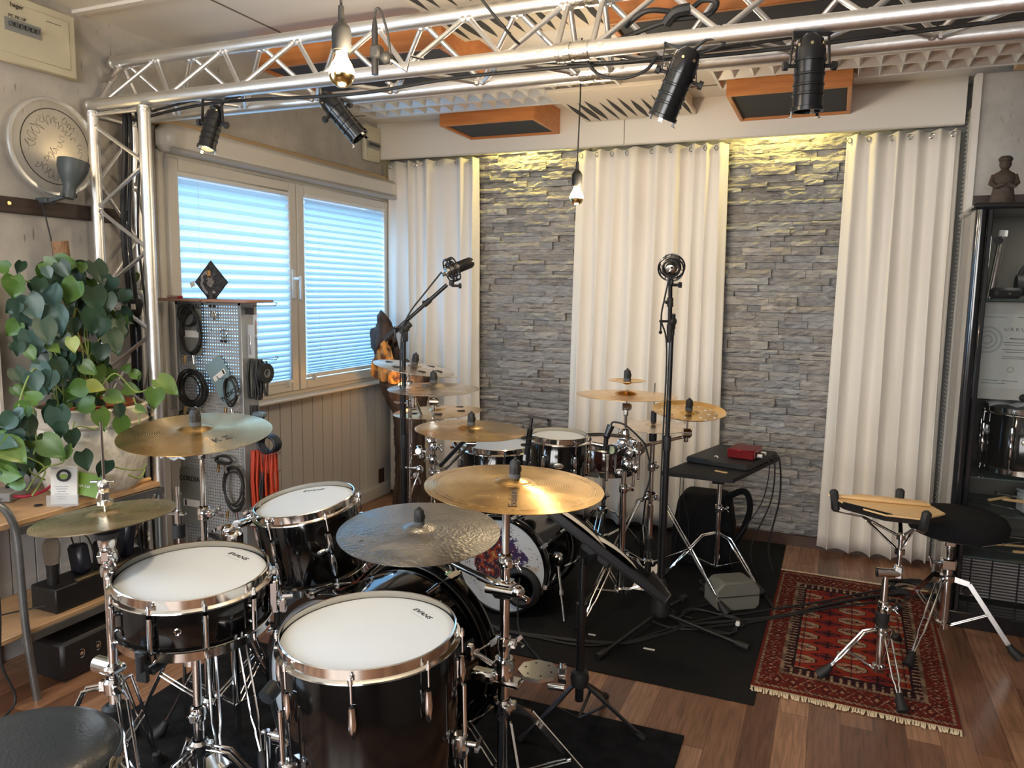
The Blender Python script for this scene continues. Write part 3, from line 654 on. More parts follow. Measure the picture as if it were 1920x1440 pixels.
spotlight('black can spotlight hanging straight down at the right of the beam', aty(1517, 138, 2.21), (.0, .05, -1), .19, .039, 2.075 - aty(1517, 138, 2.21).z - .019, (.93, .36, 0))

# ------------------------------------------------------------------ pendant bulbs
def pendant(label, c, R, power, top, tipdir=0):
    c = Vector(c); t = thing('pendant_bulb', label, 'pendant lamp', c, 'bare filament bulbs on black cords')
    gl = bpy.data.materials.get('frosted_glow')
    GLOW = mat('glowing_glass', (1, .85, .5), .2, emit=((1.0, .70, .27), 30)); GS = mat('gold_mirror_cap', (.55, .40, .18), .12, 1.0)
    M = Matrix.Translation(c)
    m = MB(c); m.lathe([(R * .99, -R * .05), (R, R * .12), (R * .94, R * .42), (R * .76, R * .80), (R * .55, R * 1.15), (R * .44, R * 1.45), (R * .42, R * 1.75)], 32, M); m.build('bulb_glass', GLOW, t)
    m = MB(c); m.lathe([(0, -R * 1.0), (R * .4, -R * .92), (R * .75, -R * .68), (R * .94, -R * .34), (R * .99, -R * .05)], 32, M); m.build('mirror_cap', GS, t)
    m = MB(c); m.lathe([(R * .58, R * 1.62), (R * .60, R * 1.66), (R * .60, R * 1.75), (R * .74, R * 1.78), (R * .76, R * 3.3), (R * .62, R * 3.6), (R * .26, R * 4.0), (R * .22, R * 5.1), (R * .08, R * 5.15), (0, R * 5.15)], 28, M); m.build('lamp_holder', mat('black_silicone', (.012, .012, .012), .45), t)
    p = c + Vector((0, 0, R * 5.1)); m = MB(c); m.tube([p, p.lerp(Vector(top), .5) + Vector((.002, 0, 0)), top], .0032, 8); m.build('cord', RUBBER, t)
    light('bulb_light', 'POINT', tuple(c - Vector((0, 0, R * 2.2))), None, power * .35, (1, .80, .54), .03)
    light('bulb_light', 'POINT', tuple(c + Vector((R * 2.4, -R * .6, R * .6))), None, power * .65, (1, .80, .54), .03)
b1 = atd(641, 140, 1.79); pendant('near glowing bulb on a black cord, left of the top centre', b1, .030, 26, (b1.x, b1.y, CEIL))
b2 = atz(1081, 372, 1.80); pendant('farther glowing bulb hanging before the middle curtain', b2, .030, 15, (b2.x + .01, b2.y - .01, CEIL))

# pencil microphone clamped on the beam
c = atd(703, 95, 2.05); t = thing('pencil_microphone', 'slim black pencil microphone clamped above the beam beside the near bulb', 'microphone', c)
m = MB(c); m.cyl(c + Vector((0, 0, -.062)), c + Vector((0, 0, .01)), .0095, n=20); m.cyl(c + Vector((0, 0, .01)), c + Vector((0, 0, .055)), .0085, n=20); m.cyl(c + Vector((0, 0, .055)), c + Vector((0, 0, .085)), .0085, .004, n=20); m.build('microphone_body', BLACK, t)
m = MB(c); m.box(c + Vector((.006, 0, -.005)), (.032, .03, .035), None, .006); m.ball(c + Vector((.036, 0, -.022)), .017, 10); m.build('clip', RUBBER, t)
q = atd(770, 108, 2.1); m = MB(c); m.tube([c + Vector((.036, 0, -.022)), c + Vector((.06, 0, -.035)), c + Vector((.092, .01, -.06)), c + Vector((.10, .015, -.02)), c + Vector((.12, .05, -.02))], .004, 8); m.build('bracket_rod', CHROME, t)
m = MB(c); m.tube(spline([c + Vector((0, 0, .085)), c + Vector((.004, 0, .105)), c + Vector((.018, 0, .10)), c + Vector((.04, 0, .04)), c + Vector((.048, 0, -.02)), c + Vector((.05, 0, -.04))], 6), .0035, 8); m.build('microphone_cable', RUBBER, t)
cable([(-1.10, 1.98, CEIL), (-1.02, 2.05, 2.28), (-.93, 2.14, 2.15), (-.915, 2.19, 2.13)], .0045, 'black cable dropping from the ceiling onto the beam')

# ------------------------------------------------------------------ things on the left wall
def fusebox(label, ya, yb, z0, z1, n, sy, sz, slen):
    c = (XL, (ya + yb) / 2, z0); t = thing('fuse_box', label, 'fuse box', c)
    m = MB(c); m.bx(XL, XL + .03, ya, yb, z0, z1, .006); m.build('cover', mat('aged_ivory_plastic', (.66, .62, .47), .45), t)
    m = MB(c); m.bx(XL + .028, XL + .034, ya + .03, yb - .03, z0 + .03, z1 - .03, .004); m.build('lid', MATS['aged_ivory_plastic'], t)
    m = MB(c); m.bx(XL + .033, XL + .037, sy - .008, sy + slen + .008, sz - .022, sz + .022); m.build('breaker_strip', mat('breaker_grey', (.30, .31, .30), .5), t, smooth=0)
    for k in range(n):
        y = sy + slen * (k + .5) / n; m = MB(c); m.bx(XL + .036, XL + .050, y - slen / n * .28, y + slen / n * .28, sz - .006, sz + .010, .002); m.build('breaker_switch', mat('switch_grey', (.10, .105, .11), .4), t)
    return t
fb = fusebox('large ivory fuse box at the top left corner of the wall', 1.62, 2.185, 2.185, 2.425, 6, 1.91, 2.315, .12)
fusebox('small ivory fuse box high in the corner above the window', 4.17, 4.335, 2.205, 2.425, 8, 4.19, 2.305, .12)
My = lambda y, z, x=XL + .036: basis((0, 1, 0), (0, 0, 1), (1, 0, 0), (x, y, z))
text('hager', .022, My(1.95, 2.385), INK, fb, origin=fb.location); text('PC PK UF', .016, My(1.95, 2.345), INK, fb, origin=fb.location, name='handwriting')
m = MB(fb.location); m.bx(XL + .035, XL + .0365, 2.06, 2.12, 2.368, 2.3695); m.build('pen_arrow', INK, fb)
# dark board and clamp lamp, signed drumhead
t = thing('wall_board', 'narrow dark wooden board on the wall left of the truss post', 'board', (XL, 1.9, 1.655)); O = (XL, 1.9, 1.655)
m = MB(O); m.bx(XL, XL + .022, 1.30, 2.40, 1.655, 1.712, .002); m.build('board', mat('dark_slatted_wood', (.050, .032, .024), .6, noise=(20, (.028, .018, .014), 2, (.2, .2, 6))), t, smooth=0)
m = MB(O); m.cyl((XL + .022, 1.885, 1.688), (XL + .026, 1.885, 1.688), .007, n=16); m.build('brass_screw', BRASS, t)
dh = thing('signed_drumhead', 'clear drumhead with black signatures hung on the left wall', 'drumhead', (XL + .05, 2.055, 1.71)); O = dh.location
Mh = basis((0, 1, 0), (0, 0, 1), (1, 0, 0), (XL + .045, 2.055, 1.912)); Rh = .178
m = MB(O); m.lathe([(Rh - .012, -.006), (Rh, -.004), (Rh + .003, .006), (Rh, .012), (Rh - .010, .012), (Rh - .012, .002)], 64, Mh, closed=True); m.build('head_hoop', mat('clear_rim', (.62, .63, .62), .2, .5), dh)
m = MB(O); m.lathe([(0, .012), (Rh - .035, .012), (Rh - .012, .004)], 64, Mh); m.build('film', mat('hazy_film', (.62, .60, .55), .35, alpha=.30), dh)
m = MB(O); m.lathe([(Rh - .042, .0125), (Rh - .039, .0125), (Rh - .039, .0135), (Rh - .042, .0135)], 64, Mh, closed=True); m.build('black_ring', INK, dh)
rnd = random.Random(3)
for (sx, sy, ss, rot, n) in ((-.085, .035, .10, 1.05, 10), (-.03, .095, .07, .1, 7), (.02, .085, .06, -.8, 6), (.055, .09, .06, -.6, 7), (.06, .05, .05, -.7, 5), (.10, .00, .06, -1.4, 6), (-.02, -.03, .07, .75, 9), (-.05, -.085, .075, -.5, 8), (.01, -.11, .06, .3, 6), (.05, -.06, .05, .9, 5), (.02, .02, .05, 1.2, 5)):
    pts = []
    for k in range(n * 2):
        a = k / (n * 2 - 1); pts.append(((a - .5) * ss + math.sin(k * 2.4) * ss * .09, math.sin(k * 1.75 + rnd.random()) * ss * rnd.uniform(.08, .30)))
    cr, sr = math.cos(rot), math.sin(rot)
    P = [Mh @ Vector((sx + x * cr - y * sr, sy + x * sr + y * cr, .0130)) for x, y in pts]
    m = MB(O); m.tube(spline(P, 4), .0006, 4); m.build('signature', INK, dh)
cl = thing('clamp_lamp', 'grey cone lamp clamped to the dark board, shining upward', 'lamp', (XL + .10, 2.03, 1.69)); O = cl.location
b = atx(128, 372, XL + .13); tp = atx(138, 303, XL + .13); ax = (tp - b).normalized(); Ml = basis(frame(ax)[0], ax.cross(frame(ax)[0]), ax, b)
GL = mat('slate_blue_grey_paint', (.070, .085, .090), .45)
h = (tp - b).length
m = MB(O); m.lathe([(0, 0), (.020, 0), (.022, h * .10), (.021, h * .28), (.030, h * .42), (.044, h * .60), (.053, h * .80), (.055, h), (.052, h), (.050, h * .8), (.041, h * .6), (.02, h * .42), (0, h * .40)], 32, Ml); m.build('lamp_shade', GL, cl)
m = MB(O); m.ball(b + ax * h * .62, .024, 12); m.build('bulb', mat('warm_lamp_glow', (1, .8, .5), .3, emit=((1, .66, .28), 9)), cl)
light('clamp_lamp_light', 'POINT', tuple(b + ax * h * .95), None, .55, (1, .72, .36), .02)
m = MB(O); m.bx(XL + .0, XL + .06, 2.00, 2.045, 1.700, 1.722, .004); m.beam((XL + .05, 2.02, 1.71), b + ax * .012, .018, .014); m.cyl(b + ax * .012 + Vector((0, -.03, 0)), b + ax * .012 + Vector((0, .03, 0)), .008); m.build('clamp', GL, cl)
p0 = Vector((XL + .04, 2.00, 1.70)); m = MB(O); m.tube(spline([p0, p0 + Vector((.02, .0, -.07)), p0 + Vector((.03, .01, -.17)), p0 + Vector((.02, .02, -.30))], 5), .0028, 6); m.build('lamp_cord', RUBBER, cl)
# light wood edge of the door at the left border of the picture
m = MB(); m.bx(XL, XL + .03, 1.60, 1.80, .55, 1.42); m2 = m; o = struct(m2.build('trim_10', mat('pale_door_wood', (.62, .47, .34), .5), smooth=0))
m = MB(); m.bx(XL, XL + .034, 1.80, 1.812, .55, 1.42); struct(m.build('trim_11', WLAC, smooth=0))
# ------------------------------------------------------------------ drums
HOOPC = mat('hoop_chrome', (.80, .78, .74), .12, 1.0)
def drum_root(name, label, cat, top, axis, depth, xdir=(1, 0, 0), group=None):
    ax = Vector(axis).normalized(); x = Vector(xdir); x = (x - ax * x.dot(ax)).normalized(); y = ax.cross(x)
    t = thing(name, label, cat, (0, 0, 0), group); M = basis(x, y, ax, Vector(top) - ax * depth); t.matrix_world = M; return t, M
def hoop_mesh(m, R, z, up=1):
    # flanged triple hoop, z = head plane
    p = [(R - .004, z + .012 * up), (R - .001, z + .013 * up), (R + .001, z + .011 * up), (R + .001, z - .010 * up), (R + .009, z - .014 * up), (R + .010, z - .017 * up), (R + .007, z - .018 * up), (R - .002, z - .012 * up), (R - .003, z + .010 * up)]
    m.lathe(p, 72, None, closed=True)
def rod(m, R, z0, z1, a, lr=.007, ll=.035):
    """tension rod from the hoop ear at z0 to a long lug ending at z1"""
    d = Vector((math.cos(a), math.sin(a), 0)); P = lambda r, z: d * r + Vector((0, 0, z)); s = 1 if z1 > z0 else -1
    m.cyl(P(R + .014, z0 - s * .010), P(R + .014, z0 + s * .002), .0055, n=8); m.cyl(P(R + .014, z0 - s * .016), P(R + .014, z0 - s * .010), .003, n=8)
    m.cyl(P(R + .014, z0), P(R + .014, z1 - s * ll * .6), .0026, n=8)
    return P
def drum(name, label, top, axis, R, depth, n, spin=0, xdir=(1, 0, 0), lug='beaver', brand=None, vent=None, badge=None, group=None, shell=None, bottom=True, cat='drum', head=None, brandrot=0, brand_r=.72, full_lug=False):
    t, M = drum_root(name, label, cat, top, axis, depth, xdir, group); H = depth
    m = MB(); m.lathe([(R - .004, .006), (R, .010), (R, H - .012), (R - .004, H - .006), (R - .012, H - .010), (R - .012, .010)], 72, closed=True); m.build('shell', shell or LACQ, t)
    m = MB(); m.lathe([(0, H), (R - .020, H), (R - .010, H - .0005), (R - .002, H - .004), (R - .002, H - .008), (R - .006, H - .006), (0, H - .003)], 72); hd = m.build('batter_head', head or HEAD, t)
    m = MB(); hoop_mesh(m, R + .002, H); m.build('top_hoop', HOOPC, t)
    if bottom:
        m = MB(); hoop_mesh(m, R + .002, 0, -1); m.build('bottom_hoop', HOOPC, t)
        m = MB(); m.lathe([(0, .001), (R - .004, .001), (R - .004, .003), (0, .003)], 48); m.build('resonant_head', mat('clear_resonant_head', (.5, .5, .5), .15), t)
    for i in range(n):
        a = spin + 2 * PI * i / n; d = Vector((math.cos(a), math.sin(a), 0)); tg = Vector((-math.sin(a), math.cos(a), 0)); Mb = basis(tg, d, (0, 0, 1))
        m = MB(); zl = H - .085 if depth > .17 else H * .5; ll = .07 if not full_lug else depth * .62
        if full_lug:
            rod(m, R, H - .012, H * .5 + ll / 2, a); m.cyl(d * (R + .014) + Vector((0, 0, H * .5 - ll / 2)), d * (R + .014) + Vector((0, 0, H * .5 + ll / 2)), .0062, n=12)
            for zz in (-.25, .25): m.cyl(d * R + Vector((0, 0, H * .5 + ll * zz)), d * (R + .014) + Vector((0, 0, H * .5 + ll * zz)), .006, n=8)
            if bottom: rod(m, R, .012, H * .5 - ll / 2, a)
            m.build('lug', CHROME, t)
        else:
            rod(m, R, H - .012, zl + .01, a); zc = zl - .012
            for (dz, rr, w) in ((.030, .008, .9), (.012, .0095, 1.0), (-.008, .0085, .9), (-.026, .005, .7), (-.034, .002, .5)):
                pass
            prof = [(0, .034), (.0062, .033), (.0075, .026), (.0085, .010), (.0095, -.002), (.0085, -.016), (.006, -.030), (.003, -.038), (0, -.040)]
            m.lathe(prof, 12, Matrix.Translation(d * (R + .011) + Vector((0, 0, zc)))); m.box(d * (R + .004) + Vector((0, 0, zc + .004)), (.010, .010, .045), Mb.to_3x3(), .002); m.build('lug', CHROME, t)
            if bottom:
                m = MB(); zb = .085 if depth > .24 else (.06 if depth > .17 else .0)
                if zb:
                    rod(m, R, .012, zb - .01, a); m.lathe([(r, -z) for r, z in prof], 12, Matrix.Translation(d * (R + .011) + Vector((0, 0, zb + .012)))); m.box(d * (R + .004) + Vector((0, 0, zb + .008)), (.010, .010, .045), Mb.to_3x3(), .002); m.build('lug', CHROME, t)
    if brand:
        a = brandrot; d = Vector((math.cos(a), math.sin(a), 0)); up = d; xx = Vector((math.sin(a), -math.cos(a), 0))
        sz = .0165; text(brand, sz, basis(xx, up, (0, 0, 1), d * (R * brand_r) + Vector((0, 0, H + .0003))) @ Matrix.Diagonal((1.45, 1, 1, 1)), INK, t, depth=.0002, bold=.0004, shear=.2)
        m = MB(); p = d * (R * brand_r - .016) + Vector((0, 0, H + .0004)); m.box(p, (.055, .0012, .0003), basis(xx, up, (0, 0, 1)).to_3x3()); m.build('printed_line', mat('pale_print', (.42, .43, .45), .6), t)
    if vent is not None:
        d = Vector((math.cos(vent), math.sin(vent), 0)); m = MB(); Mv = basis(frame(d)[0], frame(d)[1], d, d * (R + .0005) + Vector((0, 0, H * .5)))
        m.lathe([(.004, 0), (.009, 0), (.009, .002), (.007, .003), (.004, .002)], 20, Mv, closed=True); m.build('air_vent', CHROME, t)
    if badge is not None:
        d = Vector((math.cos(badge), math.sin(badge), 0)); tg = Vector((-math.sin(badge), math.cos(badge), 0)); m = MB()
        Mv = basis(tg, (0, 0, 1), d, d * (R - .002) + Vector((0, 0, H * .52))) @ Matrix.Diagonal((1.75, 1, 1, 1)); m.lathe([(0, .005), (.010, .0045), (.0115, .004), (.0125, .0055), (.0135, .004), (.0135, 0)], 28, Mv); m.build('badge', mat('silver_badge', (.62, .60, .50), .3, 1.0), t)
    return t, M
toviewer = lambda p: math.atan2(-p.y, -p.x)

# --- front kit drums
pf = atz(692, 1183, .625)
ft, Mf = drum('floor_tom', 'large black floor tom with white head in the foreground', pf, (-.02, -.02, 1), .198, .40, 8, spin=-1.95, brand='EVANS', brandrot=1.08, vent=toviewer(pf) - 1.15)
for a in (toviewer(pf) - .98, toviewer(pf) + 1.12, toviewer(pf) + 3.2):
    d = Vector((math.cos(a), math.sin(a), 0)); R_ = .198
    m = MB(); m.tube(spline([d * (R_ + .028) + Vector((0, 0, .30)), d * (R_ + .028) + Vector((0, 0, -.12)), d * (R_ + .040) + Vector((0, 0, -.20))], 4), .0055, 12); lg = m.build('leg', CHROME, ft)
    m = MB(); m.cyl(d * (R_ + .040) + Vector((0, 0, -.222)), d * (R_ + .040) + Vector((0, 0, -.185)), .013, .009, n=16); m.build('rubber_foot', RUBBER, lg)
    m = MB(); Mb = basis(Vector((-d.y, d.x, 0)), d, (0, 0, 1)).to_3x3(); m.box(d * (R_ + .016) + Vector((0, 0, .155)), (.036, .034, .055), Mb, .006); m.cyl(d * (R_ + .034) + Vector((0, 0, .16)), d * (R_ + .062) + Vector((0, 0, .16)), .006); m.beam(d * (R_ + .06) + Vector((-d.y * .02, d.x * .02, .16)), d * (R_ + .06) + Vector((d.y * .02, -d.x * .02, .16)), .008, .012); m.build('leg_bracket', CHROME, ft)
ps = atz(361, 1074, .705)
sn, Ms = drum('snare_drum', 'shallow black snare drum with white head at the left foreground', ps, (.035, -.045, 1), .176, .125, 10, spin=toviewer(ps) + .12, brand='EVANS', brandrot=1.38, vent=toviewer(ps) - .20, full_lug=True, brand_r=.74)
# snare strainer and butt plate
a = toviewer(ps) + 1.35; d = Vector((math.cos(a), math.sin(a), 0)); Mb = basis(Vector((-d.y, d.x, 0)), d, (0, 0, 1)).to_3x3()
m = MB(); m.box(d * (.176 + .014) + Vector((0, 0, .055)), (.032, .022, .085), Mb, .004); m.box(d * (.176 + .034) + Vector((0, 0, .03)), (.026, .02, .035), Mb, .004); m.cyl(d * .21 + Vector((0, 0, .05)), d * .235 + Vector((0, 0, .05)), .006); m.build('strainer', CHROME, sn)
a2 = toviewer(ps) - .62; d = Vector((math.cos(a2), math.sin(a2), 0)); Mb = basis(Vector((-d.y, d.x, 0)), d, (0, 0, 1)).to_3x3()
m = MB(); m.box(d * (.176 + .016) + Vector((0, 0, -.015)), (.030, .012, .075), Mb, .003); m.box(d * (.150) + Vector((0, 0, -.035)), (.040, .06, .014), Mb, .003); m.build('black_clip', RUBBER, sn)
pt = atd(572, 941, 2.45)
tm_, Mt = drum('rack_tom', 'tilted black rack tom with white head in front of the white wainscot', pt, (-.10, -.13, 1), .158, .24, 6, spin=toviewer(pt) + .35, brand='EVANS', brandrot=1.98, badge=None, brand_r=.70)
d = Vector((math.cos(toviewer(pt) + .22), math.sin(toviewer(pt) + .22), 0)); m = MB(); m.lathe([(0, .006), (.006, .006), (.010, .002), (.011, 0)], 20, basis(frame(d)[0], frame(d)[1], d, d * .158 + Vector((0, 0, .12))) @ Matrix.Diagonal((1.8, 1, 1, 1))); m.build('badge', CHROME, tm_)

# --- bass drums
def bass_drum(label, c, az, R, depth, n, front_cols=None, spin0=.3, claws=True, group=None, spurs=True):
    a = math.radians(az); ax = Vector((math.cos(a), math.sin(a), 0)); side = Vector((ax.y, -ax.x, 0)); c = Vector(c)
    t = thing('bass_drum', label, 'bass drum', (c.x, c.y, 0), group); O = (c.x, c.y, 0)
    Mx = basis(side, (0, 0, 1), -ax, c)       # local z towards the batter side (drummer), origin at the front head
    # NB local: z = 0 front (resonant) plane, z = depth batter plane
    S = Matrix.Identity(4)
    m = MB(O); m.lathe([(R - .006, .01), (R - .006, depth - .01), (R - .016, depth - .01), (R - .016, .01)], 96, Mx, closed=True); m.build('shell', LACQ, t)
    for z in (-.008, depth - .034):
        m = MB(O); m.lathe([(R + .004, z), (R + .018, z), (R + .020, z + .004), (R + .020, z + .038), (R + .018, z + .042), (R + .004, z + .042)], 96, Mx, closed=True); m.build('wooden_hoop', LACQ, t)
    for z in (.036, depth - .040):
        m = MB(O); m.lathe([(R + .003, z), (R + .006, z), (R + .006, z + .006), (R + .003, z + .006)], 96, Mx, closed=True); m.build('rim_ring', mat('dull_ring', (.30, .28, .24), .35, .8), t)
    if front_cols is None:
        m = MB(O); m.lathe([(0, .0), (R + .003, .0), (R + .003, .004), (0, .004)], 64, Mx); m.build('front_head', mat('black_head', (.02, .02, .02), .3), t)
    m = MB(O); m.lathe([(0, depth), (R + .003, depth), (R + .003, depth - .004), (0, depth - .004)], 64, Mx); m.build('batter_head', HEAD, t)
    for k in range(n):
        q = spin0 + 2 * PI * k / n; u = Vector((math.cos(q), math.sin(q), 0))
        if c.z + (R + .03) * math.sin(q) < .03: continue
        for (zh, sg) in ((-.010, 1), (depth + .010, -1)):
            m = MB(O); P = lambda r, z: Mx @ (u * r + Vector((0, 0, z)))
            m.beam(P(R + .010, zh), P(R + .028, zh), .018, .004, up=ax); m.beam(P(R + .026, zh), P(R + .026, zh + sg * .050), .018, .005, up=P(1, 0) - P(0, 0)); m.cyl(P(R + .022, zh - sg * .014), P(R + .022, zh + sg * .06), .006, .004, n=10)
            m.cyl(P(R + .022, zh + sg * .05), P(R + .014, zh + sg * .105), .0032, n=8); m.cyl(P(R + .014, zh + sg * .095), P(R + .004, zh + sg * .145), .008, .005, n=12); m.build('claw', CHROME, t)
    return t, Mx, O, ax, side
cA = atz(790, 1046, .575); bA = bass_drum('large glossy black bass drum lying behind the foreground floor tom', (cA.x, cA.y, .290), 82, .268, .36, 8, spin0=.32)
_r = Vector(ray(845, 1072)).normalized(); _q = min(np.linspace(0, PI, 181), key=lambda q: -((bA[1] @ Vector((.290 * math.cos(q), .290 * math.sin(q), .02))) - Vector(CAMP)).normalized().dot(_r))
m = MB(bA[2]); _p = bA[1] @ Vector((.289 * math.cos(_q), .289 * math.sin(_q), .016)); m.box(_p, (.013, .028, .003), basis(bA[1].to_3x3() @ Vector((-math.sin(_q), math.cos(_q), 0)), bA[3], bA[1].to_3x3() @ Vector((math.cos(_q), math.sin(_q), 0))).to_3x3()); m.build('hoop_glint', mat('mint_glint', (.30, .75, .42), .5), bA[0], smooth=0)  # pale green reflection on the front hoop, put in as a small coloured plate
# --- splatter head of the rear bass drum
fb_ = atz(938, 1153, 0); cB = Vector((fb_.x, fb_.y, .222)); RBs = .200
tB, MB_, OB, axB, sideB = bass_drum('rear black bass drum with paint-splattered white front head', cB, -92, RBs, .38, 8, front_cols=True, spin0=.25)
from mathutils import noise as mn
def splat(u, v):
    """u right, v up, in metres on the head"""
    r = math.hypot(u, v); base = (.66, .68, .70); px, py = u / .2, v / .2
    n1 = mn.noise(Vector((px * 9, py * 9, 1.3))); n2 = mn.noise(Vector((px * 26, py * 26, 4.1))); n3 = mn.noise(Vector((px * 4, py * 4, 7.7)))
    # wear near the rim at the lower right
    c = base
    if px > .55 and -.5 < py < .1 and n3 > .0: c = (.58, .50, .42)
    q = (px + .10) ** 2 / .42 + (py - .12) ** 2 / .26      # red-orange core
    e = q + n1 * .9 + n2 * .5
    if e < .85:
        k = (n2 + 1) / 2
        if n1 + n2 * .7 > .42: c = (.55, .22, .07)
        elif n1 > -.05: c = (.34, .045, .02)
        else: c = (.05, .02, .03)
        if n2 > .5: c = (.50, .40, .33)
    # purple arc on the upper right of the core
    d = abs((px * .78 + py * .62) - .46 + n1 * .14)
    if d < .19 and -.25 < (px * -.62 + py * .78) < .66 and n2 < .45 and mn.noise(Vector((px * 30, py * 34, 2.2))) > -.35 + d * 3.2: c = (.045, .035, .13) if n2 < .12 else (.10, .04, .10)
    # flying specks thinning outwards
    n4 = mn.noise(Vector((px * 34 + 5, py * 30, 9.2))); lim = .36 + max(0, e - .8) * .11
    if n4 > lim and py > -.75 and px > -.8: c = (.05, .04, .07)
    return (*c, 1)
m = MB(OB); NR, NA = 74, 176; vs = [MB_ @ Vector((0, 0, .002))]; cols = [splat(0, 0)]; fs = []
for i in range(1, NR + 1):
    r = (RBs + .003) * i / NR
    for k in range(NA):
        a = 2 * PI * k / NA; p = MB_ @ Vector((r * math.cos(a), r * math.sin(a), .002)); vs.append(p); cols.append(splat(-r * math.cos(a), r * math.sin(a)))
for k in range(NA): fs.append((0, 1 + k, 1 + (k + 1) % NA))
for i in range(NR - 1):
    for k in range(NA): fs.append((1 + i * NA + k, 1 + (i + 1) * NA + k, 1 + (i + 1) * NA + (k + 1) % NA, 1 + i * NA + (k + 1) % NA))
m.add(vs, fs); m.build('splattered_front_head', vcol_mat('splatter_print', .35), tB, colors=cols)
hc = MB_ @ Vector((-.100, -.078, -.004)); Mp = basis(sideB, (0, 0, 1), -axB, hc)
m = MB(OB); m.lathe([(.056, .002), (.058, -.010), (.070, -.018), (.088, -.010), (.092, .004), (.056, .006)], 48, Mp, closed=True); m.build('port_ring', RUBBER, tB)
m = MB(OB); m.lathe([(0, .004), (.058, .004), (.058, .006), (0, .006)], 32, Mp); m.build('port_opening', mat('deep_black', (.002, .002, .002), .9, spec=0), tB)
# spur legs
def spur(t, O, p0, p1, r=.008, tip=True):
    m = MB(O); p0 = Vector(p0); p1 = Vector(p1); mid = p0.lerp(p1, .55); m.cyl(p0, mid, r, n=14); m.cyl(mid, p1, r * .62, n=12); m.cyl(mid - (p1 - p0).normalized() * .012, mid + (p1 - p0).normalized() * .008, r * 1.5, n=14); m.box(p0, (.045, .05, .055), None, .01); m.ball(p0 + Vector((.02, -.02, .01)), .014, 10); return m.build('spur', CHROME, t)
spur(tB, OB, MB_ @ Vector((-.215, .03, .11)), MB_ @ Vector((-.285, -.205, .03))); spur(tB, OB, MB_ @ Vector((.215, .03, .11)), MB_ @ Vector((.285, -.205, .03)))
for q in (-.25, -.75): 
    pass
cable([hc + Vector((0, -.02, .05)), hc + Vector((.01, -.06, -.03)), hc + Vector((.03, -.10, -.13)), Vector((hc.x + .10, hc.y - .20, .008)), Vector((hc.x + .25, hc.y - .36, .008))], .004, 'thin black cable coming out of the rear bass drum port')
spur(bA[0], bA[2], Vector(cA) * 0 + bA[1] @ Vector((-.285, .0, .09)), bA[1] @ Vector((-.36, -.27, -.06)))

# --- rear kit drums
p = atd(1048, 818, 3.42)
rt, _ = drum('rack_tom', 'small black rack tom with silver oval badge above the rear bass drum', p, (.03, -.02, 1), .127, .215, 6, spin=toviewer(p) - .48, badge=toviewer(p) + .03, brand=None)
p = atz(932, 833, .640)
r2, _ = drum('floor_tom', 'rear black floor tom half hidden by the thin hanging crash cymbal', p, (.02, -.03, 1), .178, .36, 8, spin=toviewer(p) + .2)
for a in (toviewer(p) - .7, toviewer(p) + 1.3, toviewer(p) + 3.3):
    d = Vector((math.cos(a), math.sin(a), 0)); m = MB(); m.cyl(d * .205 + Vector((0, 0, .25)), d * .215 + Vector((0, 0, -.275)), .0055, n=10); lg = m.build('leg', CHROME, r2)
    m = MB(); m.box(d * .19 + Vector((0, 0, .14)), (.04, .04, .05), Matrix.Rotation(a, 3, 'Z'), .005); m.build('leg_bracket', CHROME, r2)
p = atz(1135, 828, .625)
REDBURST = mat('red_brown_lacquer', (.055, .010, .006), .12, coat=1, noise=(3, (.008, .004, .004), 1.2, (1, 1, 3)))
r3, _ = drum('snare_drum', 'rear snare drum with dark red shell and pale wood-toned head', p, (.02, -.02, 1), .166, .14, 8, spin=toviewer(p) + .3, shell=REDBURST, head=mat('pale_rose_head', (.66, .54, .48), .55), full_lug=True)
m = MB(); m.lathe([(.13, .1435), (.168, .1425), (.168, .1445), (.13, .146)], 60, closed=True); m.build('damping_ring', RUBBER, r3)

